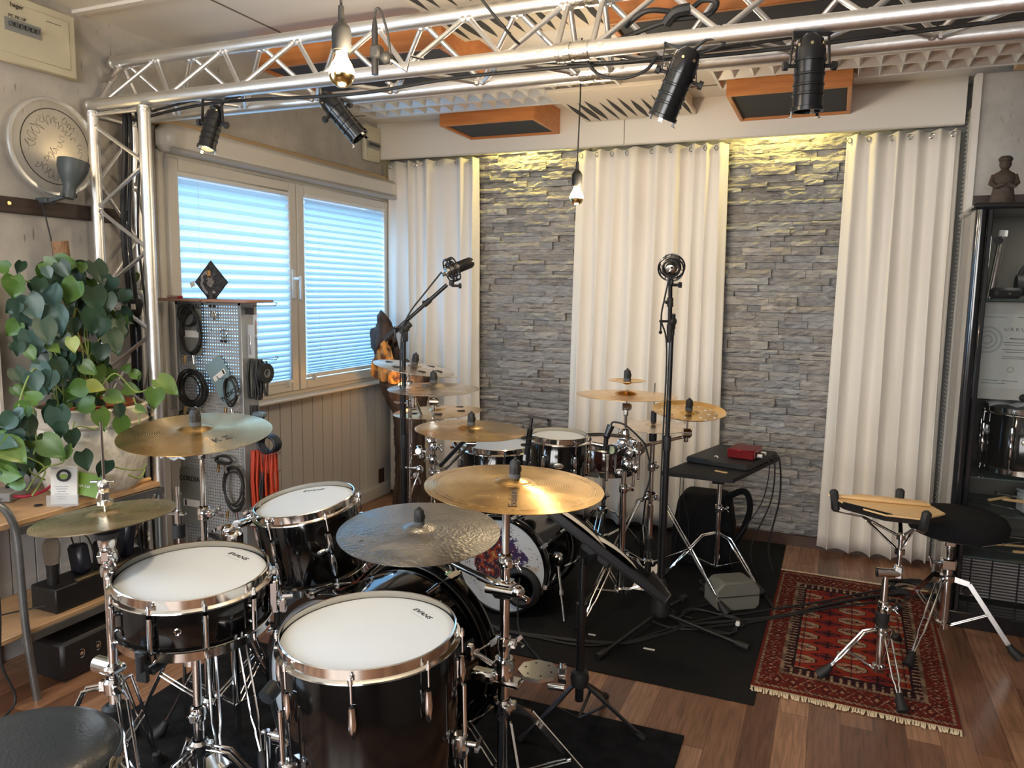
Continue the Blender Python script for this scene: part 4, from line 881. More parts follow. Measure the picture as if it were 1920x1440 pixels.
# ------------------------------------------------------------------ cymbals
def cymbal(label, c, inch, axis, mt, bell=.20, bellh=.10, bow=.055, holes=None, flip=False, china=False, group=None, topper=True, marks=None, edge_ring=False, twist=None, name='cymbal'):
    R = inch * .0127; ax = Vector(axis).normalized(); u, v, _ = frame(ax); x = Vector((1, 0, 0)); x = (x - ax * x.dot(ax)).normalized(); y = ax.cross(x)
    t = thing(name, label, 'cymbal', (0, 0, 0), group); t.matrix_world = basis(x, y, ax, c)
    rb = R * bell; prof = []
    for i in range(0, 8): a = i / 7; prof.append((max(.006, rb * a), bellh * rb * 2.4 * (1 - a ** 2.2) ** .8 + bow * R))
    zb = bow * R
    for i in range(1, 22):
        a = i / 21; r = rb + (R - rb) * a
        z = zb * (1 - a ** 1.6)
        if china and a > .72: z = zb * (1 - .72 ** 1.6) + (a - .72) * R * .30
        if edge_ring and a > .9: z -= 0.0010
        prof.append((r, z))
    th = .0013; full = prof + [(r, z - th) for r, z in prof[::-1]]
    if flip: full = [(r, -z + zb) for r, z in full]
    m = MB(); m.lathe(full, 96, None, closed=True); m.build('cymbal_plate', mt, t, smooth=60)
    if edge_ring:
        for rr in (.865, .90): m = MB(); m.lathe([(R * rr, zb * (1 - ((rr - bell) / (1 - bell)) ** 1.6) + .0006), (R * (rr + .006), zb * (1 - ((rr + .006 - bell) / (1 - bell)) ** 1.6) + .0006)], 96); m.build('lathed_ring', OLIVE, t)
    if holes:
        m = MB()
        for (hr, ha, hs) in holes:
            d = Vector((math.cos(ha), math.sin(ha), 0)); zz = zb * (1 - max(0, (hr - bell) / (1 - bell)) ** 1.6) + .0012; m.cyl(d * hr * R + Vector((0, 0, zz - .003)), d * hr * R + Vector((0, 0, zz)), hs, n=20)
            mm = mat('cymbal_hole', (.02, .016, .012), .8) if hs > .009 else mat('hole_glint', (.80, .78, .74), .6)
            m.build('cut_out', mm, t); m = MB()
    top = bellh * rb * 2.4 + zb
    if flip: top = zb
    if topper:
        m = MB(); m.cyl((0, 0, top - .004), (0, 0, top + .010), .016, n=20); m.build('felt_washer', mat('grey_felt', (.10, .10, .10), .9), t)
        m = MB(); m.lathe([(0, top + .046), (.010, top + .046), (.0145, top + .040), (.0152, top + .026), (.0152, top + .010), (0, top + .009)], 9); m.box((.010, .004, top + .022), (.012, .014, .020), None, .004); m.cyl((0, 0, top + .04), (0, 0, top + .052), .0045, n=8); m.build('quick_nut', RUBBER, t)
    if marks:
        for (s, rr, aa, sz, mode) in marks:
            d = Vector((math.cos(aa), math.sin(aa), 0)); tg = Vector((-math.sin(aa), math.cos(aa), 0)); a_ = (rr - bell) / (1 - bell); z = zb * (1 - a_ ** 1.6) + .0012
            sl = Vector((d.x, d.y, -zb * 1.6 * a_ ** .6 / (R * (1 - bell)))).normalized()
            xx, yy = (tg, -sl) if mode == 'r' else (sl, tg)
            if mode == 'rr': xx, yy = (-sl, -tg)
            text(s, sz, basis(xx, yy, xx.cross(yy), d * rr * R + Vector((0, 0, z))), mat('cymbal_ink', (.05, .045, .045), .6), t, depth=.0001, bold=.0003)
    return t
c1 = atd(368, 811, 2.22); cymbal('bright golden crash cymbal over the snare, before the pegboard', c1, 16.7, (.05, -.105, 1), GOLD, marks=[('K Z', .62, -.25, .035, 'r')], bell=.22, bow=.06)
c2 = atd(786, 990, 2.22); cymbal('dark hammered ride cymbal tilted over the front bass drum', c2 - Vector((0, 0, .01)), 18.6, (.035, -.075, 1), DARKB, bell=.19, bow=.05, marks=[('K', .75, -2.2, .02, 'r')])
c3 = atd(964, 912, 2.03); cymbal('large golden cymbal with lathed edge in the centre foreground', c3, 18.8, (.035, -.005, 1), GOLD, edge_ring=True, bell=.22, marks=[('Evolution', .58, -PI / 2 + .38, .030, 'rr')])
hh = atd(196, 968, 1.87); hcm = cymbal('hi-hat cymbals in olive bronze at the left foreground, upper one', hh, 12.8, (-.10, -.02, 1), OLIVE, bell=.24, topper=False, name='hi_hat_cymbal')
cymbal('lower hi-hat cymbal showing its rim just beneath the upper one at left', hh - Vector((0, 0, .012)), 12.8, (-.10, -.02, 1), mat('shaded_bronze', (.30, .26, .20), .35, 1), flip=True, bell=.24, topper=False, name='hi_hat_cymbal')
# rear left stack
k1 = atd(776, 690, 3.45); cymbal('tilted pale cymbal with round cut-outs, highest of the rear left stack', k1, 14.5, (.16, .03, 1), PALEB, holes=[(.62, a, .018) for a in (0.3, 1.35, 2.4, 3.45, 4.5, 5.55)], group=None)
k2 = atd(815, 706, 3.50); cymbal('small pale splash cymbal just under the tilted cut-out cymbal', k2, 8.8, (.03, .06, 1), PALEB, flip=True, topper=False)
k3 = atd(813, 729, 3.30); cymbal('pale bronze crash cymbal second from top in the rear left stack', k3, 15.6, (.0, -.02, 1), PALEB, bell=.27, bellh=.14)
k4 = atd(820, 772, 3.50); cymbal('bronze cymbal with large dark cut-outs under the rear left crash', k4, 15.9, (-.05, -.02, 1), BRASS, holes=[(.60, a, .019) for a in (0.0, 1.05, 2.1, 3.14, 4.19, 5.24)], topper=False)
k5 = atd(883, 806, 3.05); cymbal('wide thin crash cymbal hanging over the rear floor tom', k5, 17.6, (.03, .0, 1), BRASS, bell=.24, bow=.045)
# rear right
k6 = atd(1175, 741, 3.25); cymbal('thin crash cymbal seen edge-on before the middle curtain', k6, 16.8, (0, .02, 1), BRASS, bell=.25, bellh=.13, bow=.03, topper=False)
k7 = k6 + Vector((0, 0, .055)); cymbal('tiny upturned splash cymbal on top of the edge-on crash', k7, 6.2, (0, .0, 1), BRASS, flip=True, bell=.3, bow=.10, bellh=.16)
k8 = atd(1291, 776, 3.30); cymbal('small golden china cymbal with tiny holes, right of the tall microphone stand', k8, 12.4, (.05, -.12, 1), GOLD, china=True, bell=.28, holes=[(.55, a, .006) for a in np.linspace(0, 2 * PI, 9)[:-1]] + [(.74, a + .3, .005) for a in np.linspace(0, 2 * PI, 13)[:-1]])
k9 = atd(1225, 799, 3.52); cymbal('rear hi-hat cymbals of thin bronze behind the tall microphone stand, upper one', k9, 14, (0, 0, 1), PALEB, topper=False, name='hi_hat_cymbal', bell=.25)
cymbal('lower rear hi-hat cymbal directly beneath its upper mate before the curtain', k9 - Vector((0, 0, .012)), 14, (0, 0, 1), PALEB, flip=True, topper=False, name='hi_hat_cymbal', bell=.25)
# ------------------------------------------------------------------ stands
def leg_pair(root, O, hub, foot, gap=.022, r=.0042, foot_len=.055, low=None, flat=False):
    hub = Vector(hub); foot = Vector(foot); h = Vector((foot.x - hub.x, foot.y - hub.y, 0)); d = h.normalized(); s = Vector((-d.y, d.x, 0)) * gap / 2
    bend = hub + d * min(.06, h.length * .25) + Vector((0, 0, -.012)); tip = foot + Vector((0, 0, .028)) - d * .01; mid = bend.lerp(tip, .62)
    m = MB(O)
    if flat:
        m.beam(hub, bend, gap, .006, up=s); m.beam(bend, tip, gap * .8, .006, up=s)
        m.v and None
    else:
        for k in (-1, 1):
            m.tube([hub + s * k * .8, bend + s * k, mid + s * k * 1.0, mid.lerp(tip, .25) + s * k * .5, mid.lerp(tip, .35) + s * k * .6, tip], r, 8)
    lg = m.build('leg', CHROME, root)
    m = MB(O); dd = (tip - bend).normalized(); m.tube([tip - dd * .035, tip - dd * .01, foot + d * .012 + Vector((0, 0, .012))], [.010, .016, .020], 12); m.build('rubber_foot', RUBBER, lg)
    if low is not None:
        m = MB(O); q = bend.lerp(tip, .45); low = Vector(low)
        for k in (-1, 1): m.cyl(low + s * k * .7, q + s * k * .7, r * .75, n=8)
        m.build('leg_strut', CHROME, lg)
    return lg
def collar(root, O, c, r=.018, h=.04, ang=0.0, name='wing_clamp'):
    c = Vector(c); d = Vector((math.cos(ang), math.sin(ang), 0)); s = Vector((-d.y, d.x, 0)); m = MB(O)
    m.lathe([(r * .75, -h / 2), (r, -h * .42), (r * 1.05, -h * .1), (r * 1.12, 0), (r * 1.05, h * .1), (r, h * .42), (r * .75, h / 2)], 24, Matrix.Translation(c))
    m.box(c + d * (r + .006), (.018, .020, h * .55), basis(d, s, (0, 0, 1)).to_3x3(), .003); m.cyl(c + d * (r + .008) - s * .018, c + d * (r + .008) + s * .018, .0042, n=8)
    m.beam(c + d * (r + .010) + s * .018, c + d * (r + .030) + s * .026 + Vector((0, 0, -.016)), .012, .004, up=s, bev=.001); m.beam(c + d * (r + .010) + s * .018, c + d * (r + .026) + s * .022 + Vector((0, 0, .014)), .012, .004, up=s, bev=.001)
    return m.build(name, CHROME, root)
def stand(label, base, top, tubes, legs, hubz, lowz, legr=.30, r0=.014, tilter=None, cat='cymbal stand', name='cymbal_stand', clampz=(), leg_lens=None, group=None, flat=False):
    """vertical stand at base xy; tubes = [(z0,z1,r)]; legs = azimuths in degrees"""
    O = (base[0], base[1], 0); t = thing(name, label, cat, O, group); P = lambda z: Vector((base[0], base[1], z))
    for (z0, z1, r) in tubes: m = MB(O); m.cyl(P(z0), P(z1), r, n=20); m.build('tube', CHROME, t)
    for i, az in enumerate(legs):
        a = math.radians(az); L_ = leg_lens[i] if leg_lens else legr; d = Vector((math.cos(a), math.sin(a), 0)); leg_pair(t, O, P(hubz) + d * r0, P(0) + d * L_, low=P(lowz) + d * r0, flat=flat)
    if legs:
        for z in (hubz, lowz):
            m = MB(O); m.lathe([(r0 * 1.0, -.02), (r0 * 1.7, -.016), (r0 * 1.8, .012), (r0 * 1.3, .02)], 24, Matrix.Translation(P(z))); 
            for az in legs: a = math.radians(az); m.box(P(z) + Vector((math.cos(a), math.sin(a), 0)) * (r0 + .01), (.022, .026, .026), Matrix.Rotation(a, 3, 'Z'), .003)
            m.build('leg_collar', CHROME, t)
    for i, (z, a) in enumerate(clampz): collar(t, O, P(z), ang=a)
    return t, O, P
def tilter(t, O, p, axis, c, big=.016):
    """tilter joint at p, rod up to the cymbal centre c"""
    p = Vector(p); c = Vector(c); ax = Vector(axis).normalized(); m = MB(O); s = Vector((.92, .38, 0))
    m.cyl(p - s * .016, p + s * .016, big, n=18); m.box(p + Vector((0, 0, -.02)), (.018, .018, .04), None, .004); m.cyl(p + s * .016, p + s * .022, big * .7, n=12); m.build('tilter_joint', CHROME, t)
    m = MB(O); m.cyl(p, c + ax * .02, .0045, n=10); m.cyl(c - ax * .022, c - ax * .004, .014, n=16); m.build('tilter_rod', CHROME, t)
def boom(t, O, p, q, r=.007, name='boom_arm'):
    p = Vector(p); q = Vector(q); m = MB(O); m.cyl(p, q, r, n=14); m.cyl(p, p.lerp(q, .35), r * 1.35, n=14); return m.build(name, CHROME, t)
def black_tripod(t, O, base, hub, feet, r=.0085, mt=None, foot=True):
    for f in feet:
        f = Vector(f); h = Vector(hub); m = MB(O); m.cyl(h, f, r, n=12); lg = m.build('leg', mt or BLACK, t)
        if foot: d = (f - h).normalized(); m = MB(O); m.cyl(f - d * .045, f + d * .008, r * 1.7, r * 1.9, n=14); m.build('rubber_foot', RUBBER, lg)

V = Vector
# C1 stand: left crash
b = (c1.x + .008, c1.y + .01)
t, O, P = stand('chrome cymbal stand under the left golden crash, behind the snare', b, None, [(.10, .50, .0135), (.48, .72, .0105), (.70, .93, .0075)], (200, 320, 80), .40, .14, .28, clampz=((.50, .3), (.735, .2)), leg_lens=(.26, .24, .28))
tilter(t, O, P(.935), (.05, -.105, 1), c1, .018)
# C3 stand + boom to the ride
sx = atd(947, 1100, 2.0); b = (sx.x, sx.y)
zc = sx.z
t, O, P = stand('chrome boom stand carrying the centre golden cymbal and the dark ride', b, None, [(.10, .47, .0155), (.45, .70, .0135), (.68, .845, .0105)], (-52, 12, 150), .30, .10, .32, clampz=((.475, .2), (.70, -.8)), leg_lens=(.34, .33, .30), flat=True)
tilter(t, O, P(.86), (.035, -.005, 1), c3, .020)
pc = P(zc - .005); pb = c2 + V((.01, .01, -.045))
boom(t, O, pc + V((.02, 0, -.005)), pb + V((0, 0, -.02)), .0085); tilter(t, O, pb + V((-.008, 0, -.012)), (.035, -.075, 1), c2, .013)
m = MB(O); m.box(pc, (.06, .045, .05), None, .008); m.cyl(pc + V((-.045, -.02, 0)), pc + V((.05, -.02, .0)), .012, n=14); m.ball(pc + V((.05, -.03, .01)), .018, 12); m.build('multi_clamp', CHROME, t)
boom(t, O, pc + V((.02, 0, -.005)), pc + V((.02, 0, -.005)) + (pc - pb).normalized() * .06, .0085, 'boom_end')
# jingle/clamp plate on the same stand
pk = P(.405); t2 = thing('multi_clamp', 'chrome multi clamp with octagonal plate on the centre stand', 'clamp', pk); O2_ = pk
m = MB(O2_); m.lathe([(.017, -.03), (.026, -.026), (.028, .02), (.024, .03), (.017, .03)], 24, Matrix.Translation(pk)); m.box(pk + V((-.05, -.02, -.02)), (.07, .04, .03), None, .008); m.box(pk + V((0, 0, -.035)), (.10, .045, .018), None, .006); m.build('clamp_body', CHROME, t2)
m = MB(O2_); oc = pk + V((.085, .035, -.012)); m.prism([(.055 * math.cos(a + PI / 8), .055 * math.sin(a + PI / 8)) for a in np.linspace(0, 2 * PI, 9)[:-1]], .010, Matrix.Translation(oc)); m.build('octagonal_plate', mat('brushed_steel', (.62, .61, .58), .3, 1.0), t2)
m = MB(O2_); m.box(oc + V((.068, .0, .012)), (.022, .012, .05), None, .003); m.cyl(oc + V((.04, -.03, -.012)), oc + V((.085, -.03, -.008)), .009, n=12); m.cyl(oc + V((.068, 0, .03)), oc + V((.068, .0, .045)), .008, n=10); m.build('side_screw', CHROME, t2)
for a in np.linspace(0, 2 * PI, 7)[:-1]: m = MB(O2_); q = oc + V((math.cos(a) * .036, math.sin(a) * .036, .0100)); m.cyl(q, q + V((0, 0, .0008)), .003, n=8); m.build('plate_hole', RUBBER, t2)
m = MB(O2_); m.tube([pk + V((-.03, -.01, .01)), pk + V((-.06, -.02, .03)), pk + V((-.085, -.03, .04))], .007, 10); m.box(pk + V((-.085, -.03, .04)), (.02, .02, .045), None, .004); m.build('clamp_arm', CHROME, t2)
# hi-hat stand
b = (hh.x + .004, hh.y)
t, O, P = stand('chrome hi-hat stand in the left foreground', b, None, [(.02, .42, .0145), (.40, .66, .0115), (.655, .80, .0125), (.80, hh.z - .03, .0075)], (118, 205, -25), .40, .22, .26, cat='hi-hat stand', name='hi_hat_stand', leg_lens=(.27, .26, .25))
m = MB(O); m.cyl(P(hh.z - .02), P(hh.z + .235), .0034, n=10); m.build('pull_rod', CHROME, t)
m = MB(O); m.lathe([(.004, .0), (.018, .001), (.019, .010), (.011, .014), (.010, .030), (.014, .034), (.016, .050), (.010, .060), (.004, .064)], 20, Matrix.Translation(P(hh.z + .030))); m.beam(P(hh.z + .082) + V((-.03, -.012, .004)), P(hh.z + .082) + V((.024, .01, .006)), .012, .006, bev=.002); m.build('hi_hat_clutch', CHROME, t)
m = MB(O); m.lathe([(.008, -.02), (.026, -.018), (.028, -.004), (.010, 0)], 24, Matrix.Translation(P(hh.z - .035))); m.build('seat_cup', RUBBER, t)
for z, r in ((.775, .020), (.735, .022), (.70, .018)): m = MB(O); m.lathe([(.010, -.016), (r, -.012), (r * 1.08, 0), (r, .012), (.010, .016)], 24, Matrix.Translation(P(z))); m.build('height_clamp', CHROME, t)
collar(t, O, P(.745), .018, .05, -.9)
m = MB(O); m.lathe([(.016, -.035), (.030, -.033), (.031, -.010), (.029, -.005), (.031, .006), (.031, .028), (.022, .036), (.014, .036)], 24, Matrix.Translation(P(.315))); m.build('black_tension_knob', RUBBER, t)
m = MB(O); m.box(P(.445), (.05, .05, .022), None, .008); m.cyl(P(.445), P(.445) + V((-.055, .0, 0)), .022, n=20); m.build('hub_bracket', CHROME, t)
m = MB(O); f0 = P(0) + V((.03, .03, .012)); m.beam(f0 + V((-.02, -.06, .0)), f0 + V((.06, .24, .055)), .085, .012, bev=.003); m.build('foot_pedal', CHROME, t)
# snare stand
b = (ps.x + .012, ps.y - .01)
t, O, P = stand('chrome snare stand under the foreground snare drum', b, None, [(.04, .34, .0135), (.32, .545, .0105)], (25, 150, 268), .26, .08, .25, cat='snare stand', name='snare_stand', clampz=((.35, -1.2),), leg_lens=(.26, .28, .24))
m = MB(O); m.lathe([(0, -.03), (.020, -.028), (.021, .02), (.014, .03), (0, .03)], 20, Matrix.Translation(P(.50) + V((-.035, .02, -.01)))); m.build('ball_clamp', CHROME, t)
for az in (40, 160, 280):
    a = math.radians(az); d = V((math.cos(a), math.sin(a), 0)); e = P(ps.z - .125 - .022) + d * .188
    m = MB(O); m.beam(P(.545), P(.555) + d * .10, .016, .006, bev=.001); m.beam(P(.555) + d * .10, e, .014, .006, bev=.001); ar = m.build('basket_arm', CHROME, t)
    m = MB(O); m.tube([e - d * .012, e + d * .004, e + d * .006 + V((0, 0, .035))], [.008, .010, .009], 10); m.build('rubber_grip', RUBBER, ar)
# low arm and floor-tom/rack-tom clamp holder
cl0 = atd(440, 985, 2.30); t = thing('tom_mount', 'chrome tom arm and clamp left of the tilted rack tom', 'drum mount', cl0); O = cl0
e = pt + V((-.15, -.06, -.06)); m = MB(O); m.cyl(cl0, e, .0105, n=16); m.cyl(cl0.lerp(e, .1), cl0.lerp(e, .6), .014, n=16); m.build('tom_arm', CHROME, t)
m = MB(O); m.box(e, (.05, .05, .045), None, .008); m.beam(e + V((-.03, -.02, .02)), e + V((.02, 0, .05)), .012, .008); m.build('drum_bracket', CHROME, t)
m = MB(O); m.ball(cl0 + V((-.02, 0, -.02)), .026, 14); m.box(cl0 + V((-.01, 0, -.045)), (.06, .05, .06), None, .012); m.beam(cl0 + V((-.03, -.02, 0)), cl0 + V((-.06, -.03, -.02)), .014, .008); m.build('clamp', CHROME, t)
m = MB(O); lowp = V((cl0.x - .02, cl0.y + .01, 0)); m.cyl(lowp + V((0, 0, .02)), cl0 + V((-.02, 0, -.03)), .012, n=16); m.build('down_tube', CHROME, t)
for az in (100, 210, 330):
    a = math.radians(az); d = V((math.cos(a), math.sin(a), 0)); leg_pair(t, O, lowp + V((0, 0, .34)) + d * .014, lowp + d * .24, low=lowp + V((0, 0, .1)))
# second small hi-hat clutch pole left of the crash stand
q0 = atd(333, 930, 2.35); t = thing('auxiliary_hi_hat_rod', 'short chrome rod and wing clutch left of the crash stand', 'cymbal rod', (q0.x, q0.y, 0)); O = (q0.x, q0.y, 0)
m = MB(O); m.cyl((q0.x, q0.y, .03), (q0.x, q0.y, q0.z + .03), .006, n=12); m.build('rod', CHROME, t)
m = MB(O); m.cyl((q0.x, q0.y, q0.z - .13), (q0.x, q0.y, q0.z - .09), .018, n=16); m.build('rubber_stop', RUBBER, t)
m = MB(O); m.beam((q0.x - .04, q0.y, q0.z - .06), (q0.x + .03, q0.y, q0.z - .055), .014, .008, bev=.002); m.cyl((q0.x, q0.y, q0.z - .085), (q0.x, q0.y, q0.z - .045), .012, n=16); m.build('wing_clutch', CHROME, t)
# bass pedal and the two pedals near the floor (front kit)
def pedal(label, x, y, az, group=None):
    t = thing('bass_pedal', label, 'drum pedal', (x, y, 0), group, rot=(0, 0, math.radians(az)))
    m = MB(); m.box((0, .12, .012), (.09, .27, .012), None, .003); m.build('base_plate', BLACK, t)
    m = MB(); m.beam((0, .0, .02), (0, .22, .075), .075, .010, bev=.003); m.build('footboard', mat('footboard_metal', (.55, .55, .55), .3, 1), t)
    for s in (-.045, .045): m = MB(); m.cyl((s, .24, .01), (s, .24, .20), .008, n=12); m.build('post', CHROME, t)
    m = MB(); m.cyl((-.06, .24, .19), (.06, .24, .19), .007, n=12); m.cyl((-.015, .24, .19), (.015, .24, .19), .022, n=20); m.build('axle', CHROME, t)
    m = MB(); m.cyl((0, .24, .19), (0, .20, .33), .004, n=8); m.cyl((0, .185, .33), (0, .225, .345), .022, n=16); m.build('beater', RUBBER, t)
    m = MB(); m.tube([(-.012 + .024 * 0, .215, .075), (0, .225, .12), (0, .225, .17)], .005, 6); m.build('chain', CHROME, t)
    return t
pedal('chrome bass drum pedal before the front bass drum, under the floor tom rim', bA[1].translation.x - .18, bA[1].translation.y - .36 - .33, 0)
pedal('rear bass drum pedal behind the splattered drum', OB[0] + .0, OB[1] + .72, 182)

# --- rear kit stands
b = (k6.x, k6.y); t, O, P = stand('chrome straight stand under the edge-on crash, rear right', b, None, [(.12, .55, .0145), (.52, .80, .011), (.79, k6.z - .05, .006)], (250, 10, 130), .26, .10, .24, clampz=((.56, .4), (.80, 2)), leg_lens=(.28, .22, .24))
tilter(t, O, P(k6.z - .05), (0, .02, 1), k6, .016)
pp = P(.73); boom(t, O, pp, k8 + V((-.01, 0, -.10)), .0075); tilter(t, O, k8 + V((-.006, .0, -.085)), (.05, -.12, 1), k8, .022)
m = MB(O); m.box(pp, (.05, .05, .05), None, .01); m.box(pp + V((.06, 0, .01)), (.05, .05, .045), None, .01); m.beam(pp + V((-.02, -.03, .03)), pp + V((.08, -.03, -.01)), .014, .01); m.build('boom_clamp', CHROME, t)
b = (k9.x, k9.y); t, O, P = stand('chrome hi-hat stand behind the tall microphone stand', b, None, [(.05, .42, .015), (.40, k9.z - .03, .011)], (235, -20, 110), .46, .14, .34, cat='hi-hat stand', name='hi_hat_stand', clampz=((.60, .9),), leg_lens=(.36, .40, .30))
m = MB(O); m.cyl(P(k9.z - .03), P(k9.z + .20), .003, n=8); m.build('pull_rod', CHROME, t)
m = MB(O); m.cyl(P(k9.z + .02), P(k9.z + .07), .013, n=14); m.build('hi_hat_clutch', RUBBER, t)
m = MB(O); m.cyl(P(k9.z - .07), P(k9.z - .025), .018, n=16); m.build('seat_cup', RUBBER, t)
m = MB(O); m.cyl(P(.20), P(.26), .022, n=16); m.build('black_tension_knob', RUBBER, t)
m = MB(O); m.beam(P(0) + V((-.02, -.05, .012)), P(0) + V((-.03, .22, .05)), .085, .012); m.build('foot_pedal', CHROME, t)
# rack with many chrome clamps, left of the rear floor tom
kx = atd(812, 860, 3.35); b = (kx.x, kx.y)
t, O, P = stand('chrome rack stand carrying the rear left cymbal stack', b, None, [(.06, .60, .014), (.58, .80, .010), (.78, k3.z - .05, .007)], (215, 335, 90), .34, .10, .26, clampz=((.60, .5), (.66, 2.4), (.72, -.8), (.53, -.4)))
tilter(t, O, V((k3.x, k3.y, k3.z - .055)), (0, 0, 1), k3, .018)
m = MB(O); m.cyl(P(k3.z - .06), (k3.x, k3.y, k3.z - .055), .007, n=10); m.build('top_arm', CHROME, t)
for (tgt, z0) in ((k1 + V((-.03, .0, -.07)), .74), (k4 + V((0, 0, -.05)), .70), (k5 + V((.0, 0, -.055)), .56)):
    boom(t, O, P(z0), tgt, .0065); tilter(t, O, tgt, (0, 0, 1), tgt + V((0, 0, .05)), .014)
rnd = random.Random(11)
for i in range(9):
    q = kx + V((rnd.uniform(-.10, .09), rnd.uniform(-.05, .05), rnd.uniform(-.10, .08))); m = MB(O); d = V((rnd.uniform(-1, 1), rnd.uniform(-1, 1), rnd.uniform(-.5, .5))).normalized()
    m.cyl(q - d * .022, q + d * .022, .012, n=14); m.cyl(q, q + d.cross(V((0, 0, 1))).normalized() * .030, .005, n=8); m.box(q + d * .02, (.022, .022, .022), None, .004); m.build('multi_clamp', CHROME, t)
m = MB(O); q = atd(787, 880, 3.3); m.beam(q, atd(767, 935, 3.3), .016, .008, bev=.003); m.ball(q, .018, 10); m.cyl(q + V((-.07, 0, .0)), q + V((.01, 0, .005)), .006, n=8); m.build('hanging_arm', CHROME, t)
m = MB(O); m.cyl(atd(884, 812, 3.1), atd(826, 873, 3.3), .009, n=12); m.build('black_boom', BLACK, t)
# tall chrome pole beside the first microphone stand
q = atd(769, 800, 3.35); t = thing('rack_pole', 'slim chrome rack pole just right of the left microphone stand', 'pole', (q.x, q.y, 0)); O = (q.x, q.y, 0)
m = MB(O); m.cyl((q.x, q.y, 0), (q.x, q.y, .98), .0085, n=14); m.build('pole', CHROME, t)
m = MB(O); m.cyl((q.x - .08, q.y, .905), (q.x + .03, q.y, .905), .005, n=8); m.box((q.x, q.y, .905), (.03, .03, .035), None, .005); m.box((q.x + .03, q.y - .02, .915), (.018, .018, .05), None, .004); m.build('cross_clamp', CHROME, t)
# mic on the rear floor tom, mic on the rear snare
q = atd(990, 812, 3.15); t = thing('clip_microphone', 'black clip-on microphone standing between the two rear toms', 'microphone', q); O = q
m = MB(O); m.cyl(q + V((-.01, 0, -.15)), q + V((.01, 0, .02)), .012, n=14); m.cyl(q + V((.01, 0, .02)), q + V((.016, 0, .07)), .007, n=10); m.build('microphone_body', BLACK, t)
m = MB(O); m.cyl(q + V((-.008, 0, -.115)), q + V((-.006, 0, -.09)), .0125, n=14); m.build('white_band', WHITE, t)
m = MB(O); m.beam(q + V((.0, 0, .072)), q + V((.095, 0, .062)), .012, .008); m.box(q + V((.092, 0, .05)), (.012, .012, .03)); m.build('bent_arm', BLACK, t)
for dz in (-.02, -.05): m = MB(O); m.lathe([(.013, -.002), (.030, -.002), (.030, .002), (.013, .002)], 20, Matrix.Translation(q + V((0, 0, dz))), closed=True); m.build('shock_ring', RUBBER, t)
q = atd(1135, 822, 3.15); t = thing('snare_microphone', 'small black microphone bent over the rear red snare drum', 'microphone', q); O = q
m = MB(O); m.cyl(q + V((0, 0, -.05)), q + V((.004, 0, .0)), .010, n=12); m.ball(q + V((.006, 0, .012)), .016, 10); m.cyl(q + V((.006, 0, .012)), q + V((.02, .01, .055)), .013, .016, n=14); m.build('microphone_body', BLACK, t)
m = MB(O); e = q + V((.02, .01, .055)); m.tube(spline([e, e + V((.01, 0, .014)), e + V((.06, 0, .005)), e + V((.12, .02, -.05)), e + V((.14, .04, -.09)), e + V((.16, .05, -.2)), e + V((.13, .05, -.32))], 5), .004, 8); m.build('microphone_cable', RUBBER, t)
# chrome clamp group between rear snare and crash stand
q = atd(1165, 850, 3.2); t = thing('tom_clamp_group', 'cluster of chrome clamps and arms beside the rear red snare', 'drum mount', q); O = q
m = MB(O); m.cyl(q + V((-.13, 0, .03)), q + V((-.02, 0, .02)), .010, n=16); m.build('clamp_arm', CHROME, t)
m = MB(O); m.cyl(q + V((-.035, -.02, .015)), q + V((-.035, .02, .015)), .024, n=24); m.build('round_clamp', CHROME, t)
m = MB(O); m.cyl(q + V((-.038, -.023, .015)), q + V((-.037, -.0205, .015)), .017, n=24); m.build('clamp_dial', mat('pale_green_dial', (.42, .48, .30), .4), t)
for (dx, dz, s) in ((.0, .04, .035), (.03, .0, .03), (.045, .05, .028), (.02, -.05, .04), (.06, -.06, .03), (-.01, -.09, .03)): m = MB(O); m.box(q + V((dx, .01, dz)), (s, s, s * 1.2), Matrix.Rotation(dx * 9, 3, 'Y'), .006); m.cyl(q + V((dx, -.03, dz)), q + V((dx, .04, dz)), s * .3, n=12); m.build('clamp_block', CHROME, t)
for (dx, z0, z1) in ((.075, -.10, .05), (.055, -.13, -.02), (-.06, -.12, -.02)): m = MB(O); m.cyl(q + V((dx, .0, z0)), q + V((dx, .0, z1)), .006, n=10); m.ball(q + V((dx, 0, z0)), .0065, 8); m.cyl(q + V((dx, 0, z1 - .008)), q + V((dx, 0, z1 + .008)), .008, n=10); m.build('tension_rod', CHROME, t)
# snare stand of the rear snare
q = atz(1135, 828, .60); t, O, P = stand('dark snare stand under the rear red snare', (q.x, q.y), None, [(.05, .30, .012), (.28, .42, .009)], (30, 150, 270), .22, .07, .22, cat='snare stand', name='snare_stand', clampz=((.30, 1.0),))
for az in (20, 140, 260):
    a = math.radians(az); d = V((math.cos(a), math.sin(a), 0)); m = MB(O); m.beam(P(.40), P(.445) + d * .17, .014, .006); m.build('basket_arm', CHROME, t)

